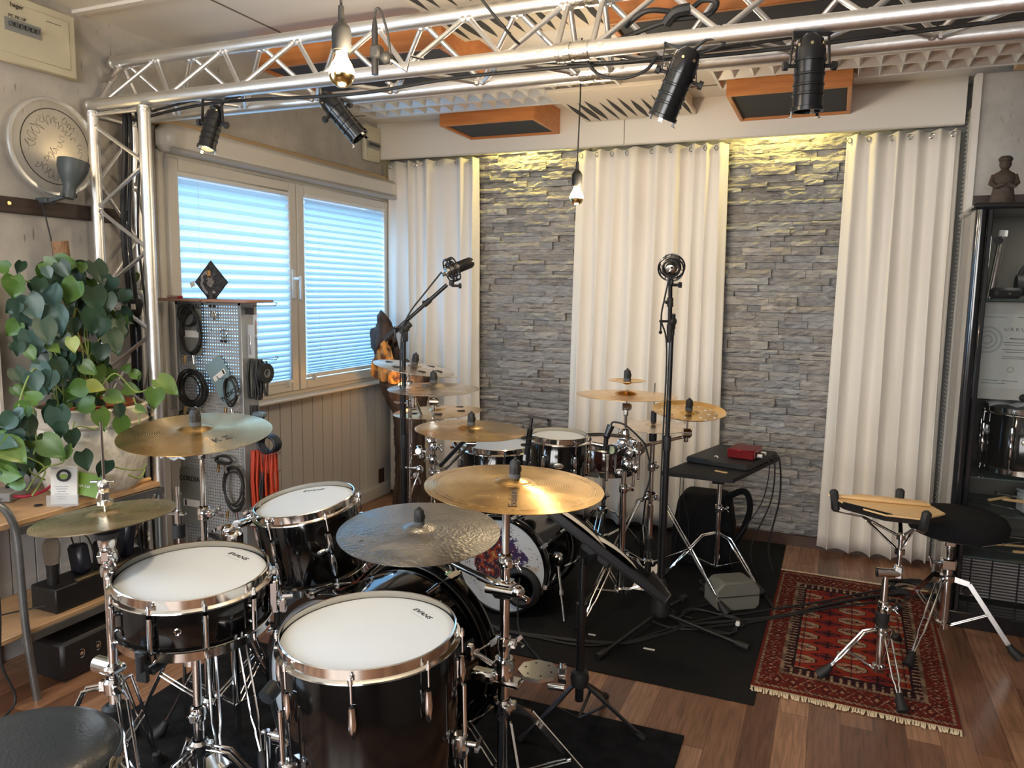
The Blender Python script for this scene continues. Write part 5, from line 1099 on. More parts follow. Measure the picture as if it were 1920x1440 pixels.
# ------------------------------------------------------------------ microphone stands with shock-mounted microphones
def mic_stand(label, bx_, by_, ztop, pivot, tip, back, feet, mic_axis, cable_pts=None, rbase=.045):
    O = (bx_, by_, 0); t = thing('microphone_stand', label, 'microphone stand', O)
    P = lambda z: V((bx_, by_, z)); pv = V(pivot); tip = V(tip); back = V(back)
    m = MB(O); m.cyl(P(.10), P(ztop * .62), .0135, n=16); m.cyl(P(ztop * .60), P(ztop), .010, n=16); m.build('pole', BLACK, t)
    m = MB(O); m.lathe([(.015, 0), (.017, .05), (.015, .06)], 16, Matrix.Translation(P(ztop * .60))); m.build('height_collar', RUBBER, t)
    m = MB(O); m.lathe([(.014, .17), (.022, .15), (rbase, .03), (rbase * .95, .012), (.012, .008)], 28, Matrix.Translation(P(.035))); m.build('base_hub', RUBBER, t)
    black_tripod(t, O, None, P(.055), feet, .0075)
    m = MB(O); m.cyl(back, tip, .0085, n=14); m.build('boom_arm', BLACK, t)
    d = (tip - back).normalized()
    m = MB(O); m.cyl(back - d * .005, back + d * .07, .0125, n=14); m.build('counterweight', RUBBER, t)
    m = MB(O); m.ball(pv, .020, 12); m.box(pv - V((0, 0, .03)), (.022, .022, .06), None, .005); m.cyl(pv - d * .03, pv + d * .03, .014, n=14); m.build('boom_joint', RUBBER, t)
    m = MB(O); s = V((.92, .38, 0)); k = pv - s * .045; m.cyl(pv, k, .005, n=8); m.cyl(k + V((0, 0, .0)), k - V((0, 0, .045)), .0035, n=8); m.ball(k, .008, 8); m.ball(k - V((0, 0, .045)), .008, 8); m.build('joint_lever', BLACK, t)
    q = back.lerp(tip, .68); m = MB(O); m.cyl(q - d * .018, q + d * .018, .0125, n=14); m.ball(q - s * .015, .008, 8); m.build('boom_clutch', RUBBER, t)
    if cable_pts: m = MB(O); m.tube(spline(cable_pts, 6), .0035, 8); m.build('microphone_cable', RUBBER, t)
    return t
def shock_mic(label, c, axis, R=.050, view=None, tail=.07):
    c = V(c); ax = V(axis).normalized(); x = ax.cross(V((0, 0, 1))); x = x.normalized() if x.length > .1 else V((1, 0, 0)); y = ax.cross(x).normalized()
    M = basis(x, y, ax, c); t = thing('condenser_microphone', label, 'microphone', c)
    m = MB(c)
    for z in (-.016, .016): m.tube([M @ V((R * math.cos(a), R * math.sin(a), z)) for a in np.linspace(0, 2 * PI, 33)[:-1]], .0035, 8, closed=True)
    for a in np.linspace(0, 2 * PI, 13)[:-1]: m.tube([M @ V((R * 1.03 * math.cos(a), R * 1.03 * math.sin(a), z)) for z in (-.018, 0, .018)], .0025, 6)
    m.build('outer_cage', BLACK, t)
    m = MB(c)
    for z in (-.010, .010): m.tube([M @ V((R * .66 * math.cos(a), R * .66 * math.sin(a), z)) for a in np.linspace(0, 2 * PI, 25)[:-1]], .005, 8, closed=True)
    m.build('inner_ring', RUBBER, t)
    for i, a in enumerate(np.linspace(0, 2 * PI, 9)[:-1]): m = MB(c); m.cyl(M @ V((R * .66 * math.cos(a), R * .66 * math.sin(a), 0)), M @ V((R * math.cos(a + .35), R * math.sin(a + .35), 0)), .0016, n=6); m.build('elastic_cord', RUBBER, t)
    m = MB(c); m.lathe([(0, -.030), (.012, -.030), (.020, -.026), (.0235, -.010), (.0235, .030), (0, .030)], 28, M); m.build('microphone_body', mat('nickel_body', (.52, .50, .46), .28, 1.0), t)
    m = MB(c); m.lathe([(.023, .030), (.0245, .034), (.0245, tail + .02), (.018, tail + .032), (0, tail + .034)], 28, M); m.build('microphone_grille', BLACK, t)
    m = MB(c); m.cyl(M @ V((.006, -.012, -.033)), M @ V((.006, -.012, -.029)), .004, n=10); m.cyl(M @ V((0, .006, -.050)), M @ V((0, .006, -.028)), .0085, n=12); m.build('connector', CHROME, t)
    m = MB(c); q = c - V((0, 0, R + .006)); m.box(q, (.020, .018, .026), None, .004); m.cyl(q - V((.0, 0, .012)), q + V((.035, .012, -.012)), .006, n=8); m.cyl(q + V((.030, .01, -.012)), q + V((.040, .014, -.012)), .013, n=6); m.build('mount_bracket', RUBBER, t)
    return t
# left one
mc = atd(847, 506, 3.30); pv = atd(770, 612, 3.32); back = atd(723, 636, 3.36); tip = atd(838, 534, 3.30); base = atd(757, 640, 3.32)
q = mc + V((-.02, 0, -.02))
mic_stand('black boom microphone stand at the rear left, arm rising to the right', base.x, base.y, base.z, atd(760, 615, 3.32), tip, back, [(base.x - .26, base.y - .10, .015), (base.x + .22, base.y - .16, .015), (base.x + .04, base.y + .28, .015)], None,
          [atd(828, 510, 3.28), atd(800, 545, 3.28), atd(765, 592, 3.3), atd(752, 640, 3.3), atd(751, 760, 3.3), atd(754, 880, 3.3)])
shock_mic('shock-mounted condenser microphone on the left boom arm before the narrow curtain', mc, (.50, .50, .28))
mc = atd(1259, 502, 3.05); pv = atd(1243, 612, 3.08); tip = atd(1257, 532, 3.05); back = atd(1238, 636, 3.10); g = atz(1237, 1170, 0)
mic_stand('tall black microphone stand before the middle curtain, nearly straight', g.x, g.y, pv.z - .01, (g.x, g.y, pv.z + .02), tip, V((g.x - .006, g.y, pv.z - .06)), [atz(1122, 1238, .0) + V((0, 0, .015)), atz(1400, 1220, 0) + V((0, 0, .015)), (g.x + .05, g.y + .30, .015)], None,
          [atd(1257, 512, 3.03), atd(1246, 560, 3.05), atd(1240, 600, 3.06), (g.x - .014, g.y - .012, pv.z - .1), (g.x - .016, g.y - .014, .7), (g.x - .012, g.y - .02, .2)])
shock_mic('shock-mounted condenser microphone at the top of the tall middle stand', mc, (-.05, .90, .35))

# ------------------------------------------------------------------ music stand
g = atz(1087, 1340, 0); hubp = atd(1087, 1270, 2.40); bx_, by_ = hubp.x, hubp.y; O = (bx_, by_, 0); t = thing('music_stand', 'black music stand with papers, seen from its side edge', 'music stand', O)
P = lambda z: V((bx_, by_, z)); 
dtop = atd(1090, 1035, 2.40)
m = MB(O); m.cyl(P(.12), P(.42), .0135, n=16); m.cyl(P(.40), P(dtop.z), .0095, n=16); m.cyl(P(.38), P(.44), .017, n=16); m.cyl(P(dtop.z - .10), P(dtop.z - .02), .014, n=12); m.build('pole', BLACK, t)
m = MB(O); m.lathe([(.014, -.03), (.026, -.026), (.030, .0), (.026, .02), (.014, .026)], 20, Matrix.Translation(P(hubp.z))); m.build('leg_hub', RUBBER, t)
fL = atz(978, 1392, 0); fR = atz(1203, 1388, 0); fB = P(0) * 3 - fL - fR; fB = V((bx_ + .02, by_ + .25, 0))
for f in (fL, fR, fB):
    m = MB(O); hp = P(hubp.z - .005); f = f + V((0, 0, .012)); m.beam(hp, f, .018, .008, bev=.002); lg = m.build('leg', BLACK, t)
    m = MB(O); q = hp.lerp(f, .45); m.beam(P(.06), q, .010, .004); m.build('leg_strut', BLACK, lg)
    m = MB(O); d = (f - hp).normalized(); m.cyl(f - d * .02, f + d * .008, .010, n=10); m.build('rubber_foot', RUBBER, lg)
A = atd(1228, 1108, 2.40); B = atd(1022, 950, 2.42); hv = (B - A); hl = hv.length; hv.normalize(); n0 = V((.60, .40, .69)); n0 = (n0 - hv * n0.dot(hv)).normalized(); wv = hv.cross(n0).normalized()
# rotate the desk about its long edge so that it is seen almost on edge
ctr = (A + B) / 2; view = (V(CAMP) - ctr).normalized(); vp = (view - hv * view.dot(hv)).normalized(); n0 = (Quaternion(hv, math.radians(-85)) @ vp).normalized()
if n0.z < 0: n0 = (Quaternion(hv, math.radians(85)) @ vp).normalized()
wv = hv.cross(n0).normalized(); Md = basis(hv, wv, n0, ctr)
m = MB(O); m.box(Md @ V((0, 0, 0)), (hl, .34, .006), Md.to_3x3(), .002); m.box(Md @ V((-hl / 2, 0, .018)), (.006, .34, .036), Md.to_3x3(), .002); m.box(Md @ V((0, .165, .012)), (hl, .006, .024), Md.to_3x3(), .002); m.box(Md @ V((0, -.165, .012)), (hl, .006, .024), Md.to_3x3(), .002); m.build('desk', BLACK, t)
m = MB(O); m.beam(P(dtop.z - .03), ctr - n0 * .01, .03, .02); m.box(ctr - n0 * .02, (.10, .05, .03), Md.to_3x3(), .004); m.build('desk_joint', RUBBER, t)
fs_ = 1 if (V(CAMP) - (Md @ V((0, .1, 0)))).length > (V(CAMP) - (Md @ V((0, -.1, 0)))).length else -1
for i, (dx, dy, w, hgt) in enumerate(((.06, .10 * fs_, .20, .15), (-.09, .11 * fs_, .15, .13))):
    o_ = thing('sheet_music', ('upper' if i == 0 else 'lower') + ' white sheet lying on the black music stand desk', 'sheet of paper', Md @ V((dx, dy, .012 + i * .006)))
    m = MB(o_.location); m.grid(lambda u, v: Md @ V((dx + (u - .5) * w + .02, dy + (v - .5) * hgt, .010 + i * .006 + .008 * math.sin(u * 3))), 6, 4); m.build('paper_sheet', PAPER, o_, smooth=180)
# ------------------------------------------------------------------ mats, rugs
m = MB(); m.bx(-2.02, -.175, 2.60, 4.44, .0, .004); tag(m.build('floor_mat', mat('black_mat', (.0065, .0065, .007), .85, bump=(120, .25), spec=.25), smooth=0), 'large plain black mat under the rear drum kit', 'floor mat')
CARP = mat('charcoal_carpet', (.008, .008, .009), .98, noise=(14, (.020, .020, .022), 1.6), bump=(240, .7), spec=.1)
m = MB(); A_ = atz(1276, 1385, .006); B_ = atz(430, 1205, .006); m.prism([(-2.10, 2.26), (-.98, 2.30), (-.36, 2.31), (-.33, .9), (-2.0, .75)], .008); tag(m.build('carpet', CARP, smooth=0), 'charcoal carpet under the front drum kit', 'carpet')
def rug(label, cx, cy, w, l, rz, name='oriental_rug'):
    t = thing(name, label, 'rug', (cx, cy, .0), None, rot=(0, 0, rz)); nu, nv = int(w / .0045), int(l / .0045)
    RED = (.27, .030, .016); DK = (.024, .010, .014); CR = (.36, .25, .16); BR = (.13, .020, .013); rnd = random.Random(2)
    def pat(x, y):      # x across 0..w, y along 0..l
        ex = min(x, w - x); ey = min(y, l - y); e = min(ex, ey * .62); h = mn.noise(Vector((x * 160, y * 160, 0)))
        if e < .012: return BR
        if e < .020: return DK if int((x + y) / .008) % 2 else CR
        if e < .085:                                   # outer border of small motifs
            a = ((x if ex > ey * .62 else y) / .055) % 1 - .5; b = (e - .052) / .030
            r = abs(a) * 2.1 + abs(b) * 1.0
            if r < .30: return CR if h > -.1 else RED
            if r < .75: return DK if (int(r * 18) % 2) else BR
            if .95 < r < 1.08 and h > 0: return CR
            return BR if h < .25 else DK
        if e < .096: return CR if int((x + y) / .007) % 2 else DK
        if e < .125:
            a = ((x if ex > ey * .62 else y) / .028) % 1 - .5
            if abs(a) < .16 and h > -.2: return (.38, .26, .17)
            return DK if h < .35 else BR
        if e < .132: return DK
        u = (x - w / 2); v = (y - l / 2); P_, Q_ = .180, .112      # field of octagon guls
        i = round(u / P_); j = round(v / Q_); du = (u - i * P_) / .058; dv = (v - j * Q_) / .038
        r = max(abs(du), abs(dv), (abs(du) + abs(dv)) * .72)
        if r < 1:
            if r > .90: return DK
            if r > .80: return CR
            s = (du > 0) == (dv > 0)
            if abs(du) < .05 or abs(dv) < .07: return DK
            if r < .22: return RED
            if .30 < r < .40: return DK
            if abs(abs(du) - abs(dv)) < .12 and r > .4: return CR if h > -.3 else DK
            return CR if s else (.42, .27, .17) if h > 0 else RED
        i2 = round(u / P_ - .5) + .5; j2 = round(v / Q_ - .5) + .5; du = (u - i2 * P_) / .060; dv = (v - j2 * Q_) / .034; r2 = abs(du) + abs(dv)
        if r2 < 1.0:
            if abs(du) < .08 or abs(dv) < .12 or .82 < r2: return DK
            if .35 < r2 < .5: return DK
            return (.20, .03, .03) if r2 > .5 else BR
        if abs(u - i * P_) < .0030: return DK
        return RED if h > -.35 else (.27, .028, .015)
    m = MB(); vs = []; cols = []
    for j in range(nv + 1):
        for i in range(nu + 1):
            x = w * i / nu; y = l * j / nv; vs.append((x - w / 2, y - l / 2, .008 + .0015 * math.sin(x * 9 + y * 5))); cols.append((*pat(x, y), 1))
    fs = [(j * (nu + 1) + i, j * (nu + 1) + i + 1, (j + 1) * (nu + 1) + i + 1, (j + 1) * (nu + 1) + i) for j in range(nv) for i in range(nu)]
    m.add(vs, fs); m.build('woven_field', vcol_mat('wool_pile_' + name, .95, (500, .4), .1), t, colors=cols, smooth=180)
    for s in (-1, 1):
        m = MB(); n = int(w / .006)
        for k in range(n):
            x = -w / 2 + w * (k + .5) / n; a = rnd.uniform(-.008, .008); ll = rnd.uniform(.022, .034)
            m.add([(x - .0036, s * l / 2, .009), (x + .0036, s * l / 2, .009), (x + .003 + a, s * (l / 2 + ll), .003), (x - .003 + a, s * (l / 2 + ll), .003), (x, s * (l / 2 + ll * .5), .013)], [(0, 1, 4), (1, 2, 4), (2, 3, 4), (3, 0, 4)])
        m.build('fringe', mat('cream_fringe', (.62, .52, .36), .9), t, smooth=0)
    return t
rug('red oriental rug with octagon pattern under the practice pad stand', .145, 3.355, .66, 1.27, math.radians(-1.2))
rug('dark red oriental rug corner peeking out behind the tilted rack tom', -2.30, 3.32, .72, 1.25, math.radians(-9))
m = MB((-2.4, 4.2, 0)); m.ball((-2.52, 3.75, .02), .10, 14, (1.4, 1, .35)); 
# white tape marks on the mat
for i, (px, py, dx) in enumerate(((1217, 1217, .045), (1110, 1190, .03), (945, 1158, .02))):
    q = atz(px, py, .0045); m = MB(q); m.bx(q.x - dx / 2, q.x + dx / 2, q.y - .006, q.y + .006, .004, .0052); o = m.build('tape_mark', PAPER, smooth=0); o.location = q - V((0, 0, q.z)); o.location = q; tag(o, ['white tape mark on the black mat before the tall microphone stand', 'white tape mark on the black mat right of the music stand pole', 'white tape mark at the near edge of the black mat'][i], 'tape mark')

# ------------------------------------------------------------------ practice pad on its stand, sticks
g1, g2, g3 = atz(1540, 1272, 0), atz(1690, 1338, 0), atz(1672, 1212, 0); cx_ = (g1 + g2) / 2 * .62 + g3 * .38
axp = atd(1655, 1150, 2.75); bx_, by_ = axp.x, axp.y
t = thing('practice_pad_stand', 'chrome tripod stand holding the octagonal practice pad on the red rug', 'drum stand', (bx_, by_, 0)); O = (bx_, by_, 0); P = lambda z: V((bx_, by_, z))
padc = atd(1668, 950, 2.86)
zk = atd(1676, 1068, 2.76).z
m = MB(O); m.cyl(P(.05), P(.26), .0135, n=18); m.cyl(P(.25), P(zk), .0115, n=18); m.build('tube', CHROME, t)
m = MB(O); m.lathe([(.012, -.035), (.019, -.03), (.020, 0), (.024, .01), (.024, .035), (.013, .04)], 20, Matrix.Translation(P(.235))); m.build('black_sleeve', RUBBER, t)
collar(t, O, P(.29), .018, .05, -.9)
o1 = P(zk) + V((.04, .01, .005)); m = MB(O); m.cyl(P(zk) + V((-.02, -.01, 0)), P(zk) + V((.05, .012, 0)), .016, n=18); m.cyl(P(zk) + V((-.02, -.01, 0)), P(zk) + V((-.03, -.013, 0)), .018, n=18); m.box(o1, (.03, .03, .05), None, .006); m.build('tilt_joint', CHROME, t)
hubu = V((o1.x, o1.y, padc.z - .105)); m = MB(O); m.cyl(o1, hubu + V((0, 0, .045)), .0075, n=14); m.lathe([(.008, -.012), (.017, -.008), (.017, .010), (.008, .014)], 18, Matrix.Translation(hubu - V((0, 0, .015)))); m.lathe([(.008, -.012), (.015, -.008), (.015, .010), (.008, .014)], 18, Matrix.Translation(hubu + V((0, 0, .04)))); m.build('basket_rod', CHROME, t)
for f, hz in ((g1, .0), (g2, 0), (g3 + V((.02, .05, 0)), 0)):
    f = V((f.x, f.y, 0)); d = (f - P(0)).normalized(); leg_pair(t, O, P(.205) + d * .014, f, low=P(.055) + d * .014)
for z in (.205, .06): m = MB(O); m.lathe([(.013, -.016), (.022, -.012), (.022, .012), (.013, .016)], 18, Matrix.Translation(P(z))); m.build('leg_collar', CHROME, t)
# pad (octagon): local frame tilted slightly towards the viewer
axd = V((.03, -.045, 1)).normalized(); xd = V((.98, .10, 0)); xd = (xd - axd * xd.dot(axd)).normalized(); yd = axd.cross(xd); Mp = basis(xd, yd, axd, padc)
pd_ = thing('practice_pad', 'octagonal wooden practice pad with black edge on the chrome stand', 'practice pad', padc)
W2, D2 = .185, .118; oct_ = [(-W2, -.01), (-W2 * .38, -D2), (W2 * .42, -D2), (W2, .02), (W2 * .55, D2), (-W2 * .45, D2)]
oct_ = [(-W2, .015), (-W2 * .86, -.035), (-W2 * .18, -D2), (W2 * .50, -D2), (W2, -.02), (W2 * .72, D2), (-W2 * .55, D2)]
m = MB(padc); m.prism(oct_, .018, Mp, -.020); m.build('black_base', mat('black_lacquered_edge', (.015, .013, .012), .25), pd_, smooth=0)
m = MB(padc); m.prism([(x * .985, y * .985) for x, y in oct_], .006, Mp, -.002); m.build('wooden_top', GOLDW, pd_, smooth=0)
m = MB(padc); a_, b_ = V((-W2 * .90, -.030)), V((-W2 * .16, -D2 * .985)); dd = (b_ - a_).normalized(); nn2 = V((-dd.y, dd.x)); m.prism([tuple(a_), tuple(b_), tuple(b_ + nn2 * .020 + dd * .014), tuple(a_ + nn2 * .008)], .010, Mp, -.004); m.build('black_rim_strip', FABRIC, pd_, smooth=0)
for (qx, qy, tall, az) in ((-W2 - .004, .018, .045, PI), (W2 * .52, -D2 - .006, .045, -PI / 2 + .2), (W2 * .30, D2 + .008, .04, PI / 2)):
    d = V((math.cos(az), math.sin(az), 0)); q = V((qx, qy, 0)); e = Mp @ (q + V((0, 0, -.045)))
    mm = [hubu + V((0, 0, .04)), hubu + V((0, 0, .05)) + (e - hubu) * .55 + V((0, 0, -.012)), e]
    m = MB(O); m.beam(mm[0], mm[1], .014, .005, bev=.001); m.beam(mm[1], mm[2], .013, .005, bev=.001); m.beam(hubu - V((0, 0, .015)), mm[1], .012, .004, bev=.001); ar = m.build('basket_arm', CHROME, t)
    m = MB(O); m.box(Mp @ (q + V((0, 0, -.004))), (.030, .030, .085), (Mp.to_3x3() @ Matrix.Rotation(az, 3, 'Z') @ Matrix.Rotation(.18, 3, 'Y')), .008); m.build('rubber_claw', RUBBER, ar)
def stick(label, a, b, r=.0072):
    a = V(a); b = V(b); d = (b - a); l = d.length; t = thing('drumstick', label, 'drumstick', a); M = basis(frame(d)[0], d.normalized().cross(frame(d)[0]), d.normalized(), a)
    m = MB(a); m.lathe([(0, 0), (r * .7, .001), (r, .004), (r, l * .72), (r * .42, l * .955)], 20, M); m.build('shaft', GOLDW, t)
    m = MB(a); m.lathe([(r * .42, l * .95), (r * .62, l * .968), (r * .60, l * .985), (r * .3, l), (0, l)], 16, M); m.build('tip', GOLDW, t); return t
up = axd * .0125
stick('nearer pale drumstick lying along the practice pad', Mp @ V((W2 * .78, .040, .0115)), Mp @ V((-W2 - .03, .022, .0115)))
stick('farther pale drumstick, tight behind the other one on the pad', Mp @ V((W2 * .74, .058, .0115)), Mp @ V((-W2 - .01, .036, .0115)))

# ------------------------------------------------------------------ drum thrones
def throne_seat(t, O, c, R, H, mt, name='seat_cushion', piping=True):
    m = MB(O); m.lathe([(0, H), (R * .5, H - .001), (R * .80, H - .006), (R * .93, H - .018), (R, H - .040), (R * 1.0, .03), (R * .97, .006), (R * .90, 0), (0, 0)], 64, Matrix.Translation(c)); m.build(name, mt, t)
    if piping: m = MB(O); m.tube([V(c) + V((R * .985 * math.cos(a), R * .985 * math.sin(a), H - .034)) for a in np.linspace(0, 2 * PI, 65)[:-1]], .003, 6, closed=True); m.build('piping', mt, t)
    m = MB(O); m.cyl(V(c) - V((0, 0, .008)), V(c), R * .8, n=40); m.build('seat_board', RUBBER, t)
sc = atd(1797, 968, 3.02); cseat = V((sc.x, sc.y, sc.z - .065)); O = (sc.x - .02, sc.y, 0); gx, gy = O[0], O[1]
t = thing('drum_throne', 'round black cloth drum stool on a chrome tripod before the glass cabinet', 'stool', O); P = lambda z: V((gx, gy, z))
throne_seat(t, O, cseat, .178, .085, FABRIC, piping=False)
m = MB(O); m.cyl(P(.10), P(.34), .0175, n=18); m.build('tube', CHROME, t)
m = MB(O); m.cyl(P(.30), P(cseat.z - .02), .0125, n=16)
for k in range(22): m.lathe([(.0125, -.0025), (.0145, 0), (.0125, .0025)], 14, Matrix.Translation(P(.34 + k * (cseat.z - .36) / 22)))
m.build('threaded_rod', CHROME, t)
m = MB(O); m.box(P(cseat.z - .03), (.10, .05, .02), None, .006); m.box(P(cseat.z - .045), (.04, .04, .03), None, .005); m.build('seat_bracket', CHROME, t)
m = MB(O); m.box(P(.345), (.055, .05, .045), None, .006); m.cyl(P(.345) + V((-.03, 0, 0)), P(.345) + V((-.06, -.01, 0)), .007, n=10); m.beam(P(.345) + V((-.06, -.01, -.02)), P(.345) + V((-.07, -.01, .02)), .02, .008, bev=.002); m.build('height_clamp', CHROME, t)
for z in (.285, .09): m = MB(O); m.lathe([(.017, -.016), (.027, -.012), (.027, .012), (.017, .016)], 18, Matrix.Translation(P(z))); m.build('leg_collar', CHROME, t)
for f, fl in ((atz(1703, 1252, 0), False), (atz(1905, 1238, 0), True), (atz(1679, 1150, 0), True)):
    f = V((f.x, f.y, 0)); d = (f - P(0)).normalized(); leg_pair(t, O, P(.285) + d * .018, f, gap=.022, low=P(.09) + d * .02, flat=fl)
sc = atz(40, 1392, .515); O = (sc.x, sc.y, 0); gx, gy = O[0], O[1]; P = lambda z: V((gx, gy, z))
t = thing('drum_throne', 'round dark vinyl drum stool with maker\'s emblem in the bottom left corner', 'stool', O); VINYL = mat('dark_grey_vinyl', (.022, .025, .028), .34, bump=(160, .12))
throne_seat(t, O, (sc.x, sc.y, .43), .175, .085, VINYL)
m = MB(O); m.cyl(P(.05), P(.43), .016, n=16); m.build('tube', CHROME, t)
for az in (90, 210, 330): a = math.radians(az); d = V((math.cos(a), math.sin(a), 0)); leg_pair(t, O, P(.28) + d * .016, P(0) + d * .28, low=P(.08) + d * .016)
aa = math.radians(22); d = V((math.cos(aa), math.sin(aa), 0)); tg = V((-d.y, d.x, 0)); Me = basis(tg, (0, 0, 1), d, V((sc.x, sc.y, .470)) + d * .1765)
BADGE = mat('dull_gold_print', (.36, .31, .20), .5)
m = MB(O); m.lathe([(0, 0), (.019, 0), (.019, .001), (0, .001)], 28, Me @ Matrix.Diagonal((.72, 1, 1, 1))); m.build('round_emblem', BADGE, t)
text('Pl', .020, Me @ Matrix.Translation((0, .001, .0013)), INK, t, depth=.0002, shear=.4, origin=O)
for k, ch in enumerate('Pearl'):
    a2 = aa + .115 + k * .072; d2 = V((math.cos(a2), math.sin(a2), 0)); text(ch, .026, basis((-d2.y, d2.x, 0), (0, 0, 1), d2, V((sc.x, sc.y, .462)) + d2 * .1763), BADGE, t, depth=.0003, bold=.0012, shear=.2, origin=O)

# ------------------------------------------------------------------ low table on a stand with the red interface
TZ = .60
tc_ = [atz(1240, 884, TZ), atz(1374, 899, TZ), atz(1460, 858, TZ)]; t4 = tc_[0] + (tc_[2] - tc_[1]); cen = (tc_[0] + tc_[2]) / 2; O = (cen.x, cen.y, 0)
t = thing('laptop_table', 'black flat table on chrome tripod before the right stone panel', 'table', O)
m = MB(O); m.prism([(p.x, p.y) for p in (tc_[0], tc_[1], tc_[2], t4)], .018, None, TZ - .018); m.build('tabletop', mat('black_felt_board', (.012, .012, .013), .8), t, smooth=0)
P = lambda z: V((cen.x, cen.y, z)); cq = atd(1345, 1000, 3.75); P = lambda z: V((cq.x, cq.y, z))
m = MB(O); m.cyl(P(.06), P(.36), .013, n=16); m.cyl(P(.34), P(TZ - .02), .011, n=16); m.box(P(TZ - .03), (.10, .10, .02), None, .004); m.build('tube', CHROME, t)
m = MB(O); m.cyl(P(.50) - V((.035, .01, 0)), P(.50) + V((.02, 0, 0)), .019, n=18); m.build('tilt_joint', RUBBER, t)
collar(t, O, P(.36), .017, .04, -.7)
for az in (205, -30, 92): a = math.radians(az); d = V((math.cos(a), math.sin(a), 0)); leg_pair(t, O, P(.235) + d * .013, P(0) + d * .26, low=P(.07) + d * .013)
u1 = (tc_[1] - tc_[0]).normalized(); u2 = (tc_[2] - tc_[1]).normalized(); ang = math.atan2(u2.y, u2.x); Rz = Matrix.Rotation(ang, 3, 'Z')
pc_ = t4.lerp(tc_[2], .44) - u2 * .17; 
q = cen + u2 * .12 + u1 * .0; t = thing('black_case', 'flat black case lying on the rear half of the table', 'case', (q.x, q.y, TZ))
m = MB(t.location); m.box((q.x, q.y, TZ + .016), (.40, .30, .030), Rz, .006); m.build('case_body', mat('black_case_shell', (.014, .014, .015), .6), t)
m = MB(t.location); m.box((q.x, q.y, TZ + .0165), (.403, .303, .003), Rz); m.build('case_seam', RUBBER, t)
ri = atz(1396, 856, TZ + .032); t = thing('audio_interface', 'small red metal audio interface on the black case', 'audio interface', ri); REDM = mat('red_anodised', (.24, .012, .016), .3, .5)
Ri = Matrix.Rotation(ang + .10, 3, 'Z'); m = MB(ri); m.box(ri + V((0, 0, .024)), (.155, .125, .044), Ri, .004); m.build('housing', REDM, t)
for k in range(3):
    m = MB(ri); qq = ri + Ri @ V((.072, -.07 + .0 + k * -.0, .02)) + Ri @ V((0, 0, .0)); qq = ri + Ri @ V((-.03 + k * .035, -.068, .018)); m.cyl(qq, qq + Ri @ V((0, -.022, 0)), .0085, n=12); m.build('plug', WHITE if k != 1 else RUBBER, t)
qq = atz(1330, 868, TZ + .005); cable(spline([qq + V((-.04, .02, .004)), qq + V((0, 0, .006)), qq + V((.04, -.02, .006)), qq + V((.03, .03, .03)), qq + V((-.01, .05, .006))], 4), .003, 'short white cable lying on the table', 'usb_cable', WHITE)
t = thing('usb_adapter', 'small white adapter lying on the black table', 'adapter', qq + V((.045, -.03, 0))); m = MB(t.location); m.box(qq + V((.045, -.03, .006)), (.035, .015, .009), Rz, .003); m.build('adapter_body', WHITE, t)
m = MB(t.location); m.box(qq + V((.066, -.030, .006)), (.010, .008, .005), Rz); m.build('metal_tip', CHROME, t)
qq = atz(1352, 885, TZ + .003); m = MB(qq); m.prism([(qq.x - .03, qq.y + .01), (qq.x + .025, qq.y - .012), (qq.x + .03, qq.y + .004), (qq.x - .025, qq.y + .022)], .004, None, TZ + .001); o = m.build('wood_sliver', GOLDW); o.location = qq; tag(o, 'small pale wooden sliver on the front edge of the table', 'wood piece')
for i, (dx, sg) in enumerate(((.0, .0), (-.06, .03), (-.13, .05))):
    a = tc_[2] - u2 * (.05 + i * .07) + V((0, 0, .0)) + u1 * .0; cable([a + V((-.02, .0, .02)), a + V((.02, 0, .0)), a + V((.03 + dx * .3, .02, -.2)), a + V((-.01 + dx, .03, -.45)), V((a.x + .02 + dx, a.y + .05, .012))], .0045 - i * .001, ['thick black cable hanging off the right end of the table', 'middle black cable hanging off the table', 'thin black cable hanging below the table'][i])
for i, (px, ex) in enumerate(((1276, 1262), (1283, 1290))):
    a = atd(px, 888, 3.55); cable([a, a + V((.0, 0, -.10)), atd(px - 4 + i * 12, 980, 3.6), atd(ex, 1035, 3.65)], .0018, ['left thin black wire hanging before the middle curtain', 'right thin black wire hanging before the middle curtain'][i], 'wire')
# black chair/bag behind
q = atd(1318, 990, 3.95); t = thing('dark_bag', 'tall black bag standing behind the chrome table stand', 'bag', (q.x, q.y, 0)); O = t.location
m = MB(O)
prof = [(-.15, 0), (.15, 0), (.155, .22), (.13, .36), (.10, .385), (-.09, .385), (-.125, .35), (-.15, .18)]; m.prism(prof, .16, basis((1, 0, 0), (0, 0, 1), (0, -1, 0), (q.x, q.y + .10, .006))); bg_ = m.build('bag_body', FABRIC, t); bv = bg_.modifiers.new('b', 'BEVEL'); bv.width = .03; bv.segments = 3
m = MB(O); m.tube(spline([(q.x + .12, q.y, .38), (q.x + .20, q.y - .02, .42), (q.x + .23, q.y - .03, .34), (q.x + .20, q.y - .03, .22), (q.x + .15, q.y, .12)], 5), .016, 8); m.build('strap', FABRIC, t)
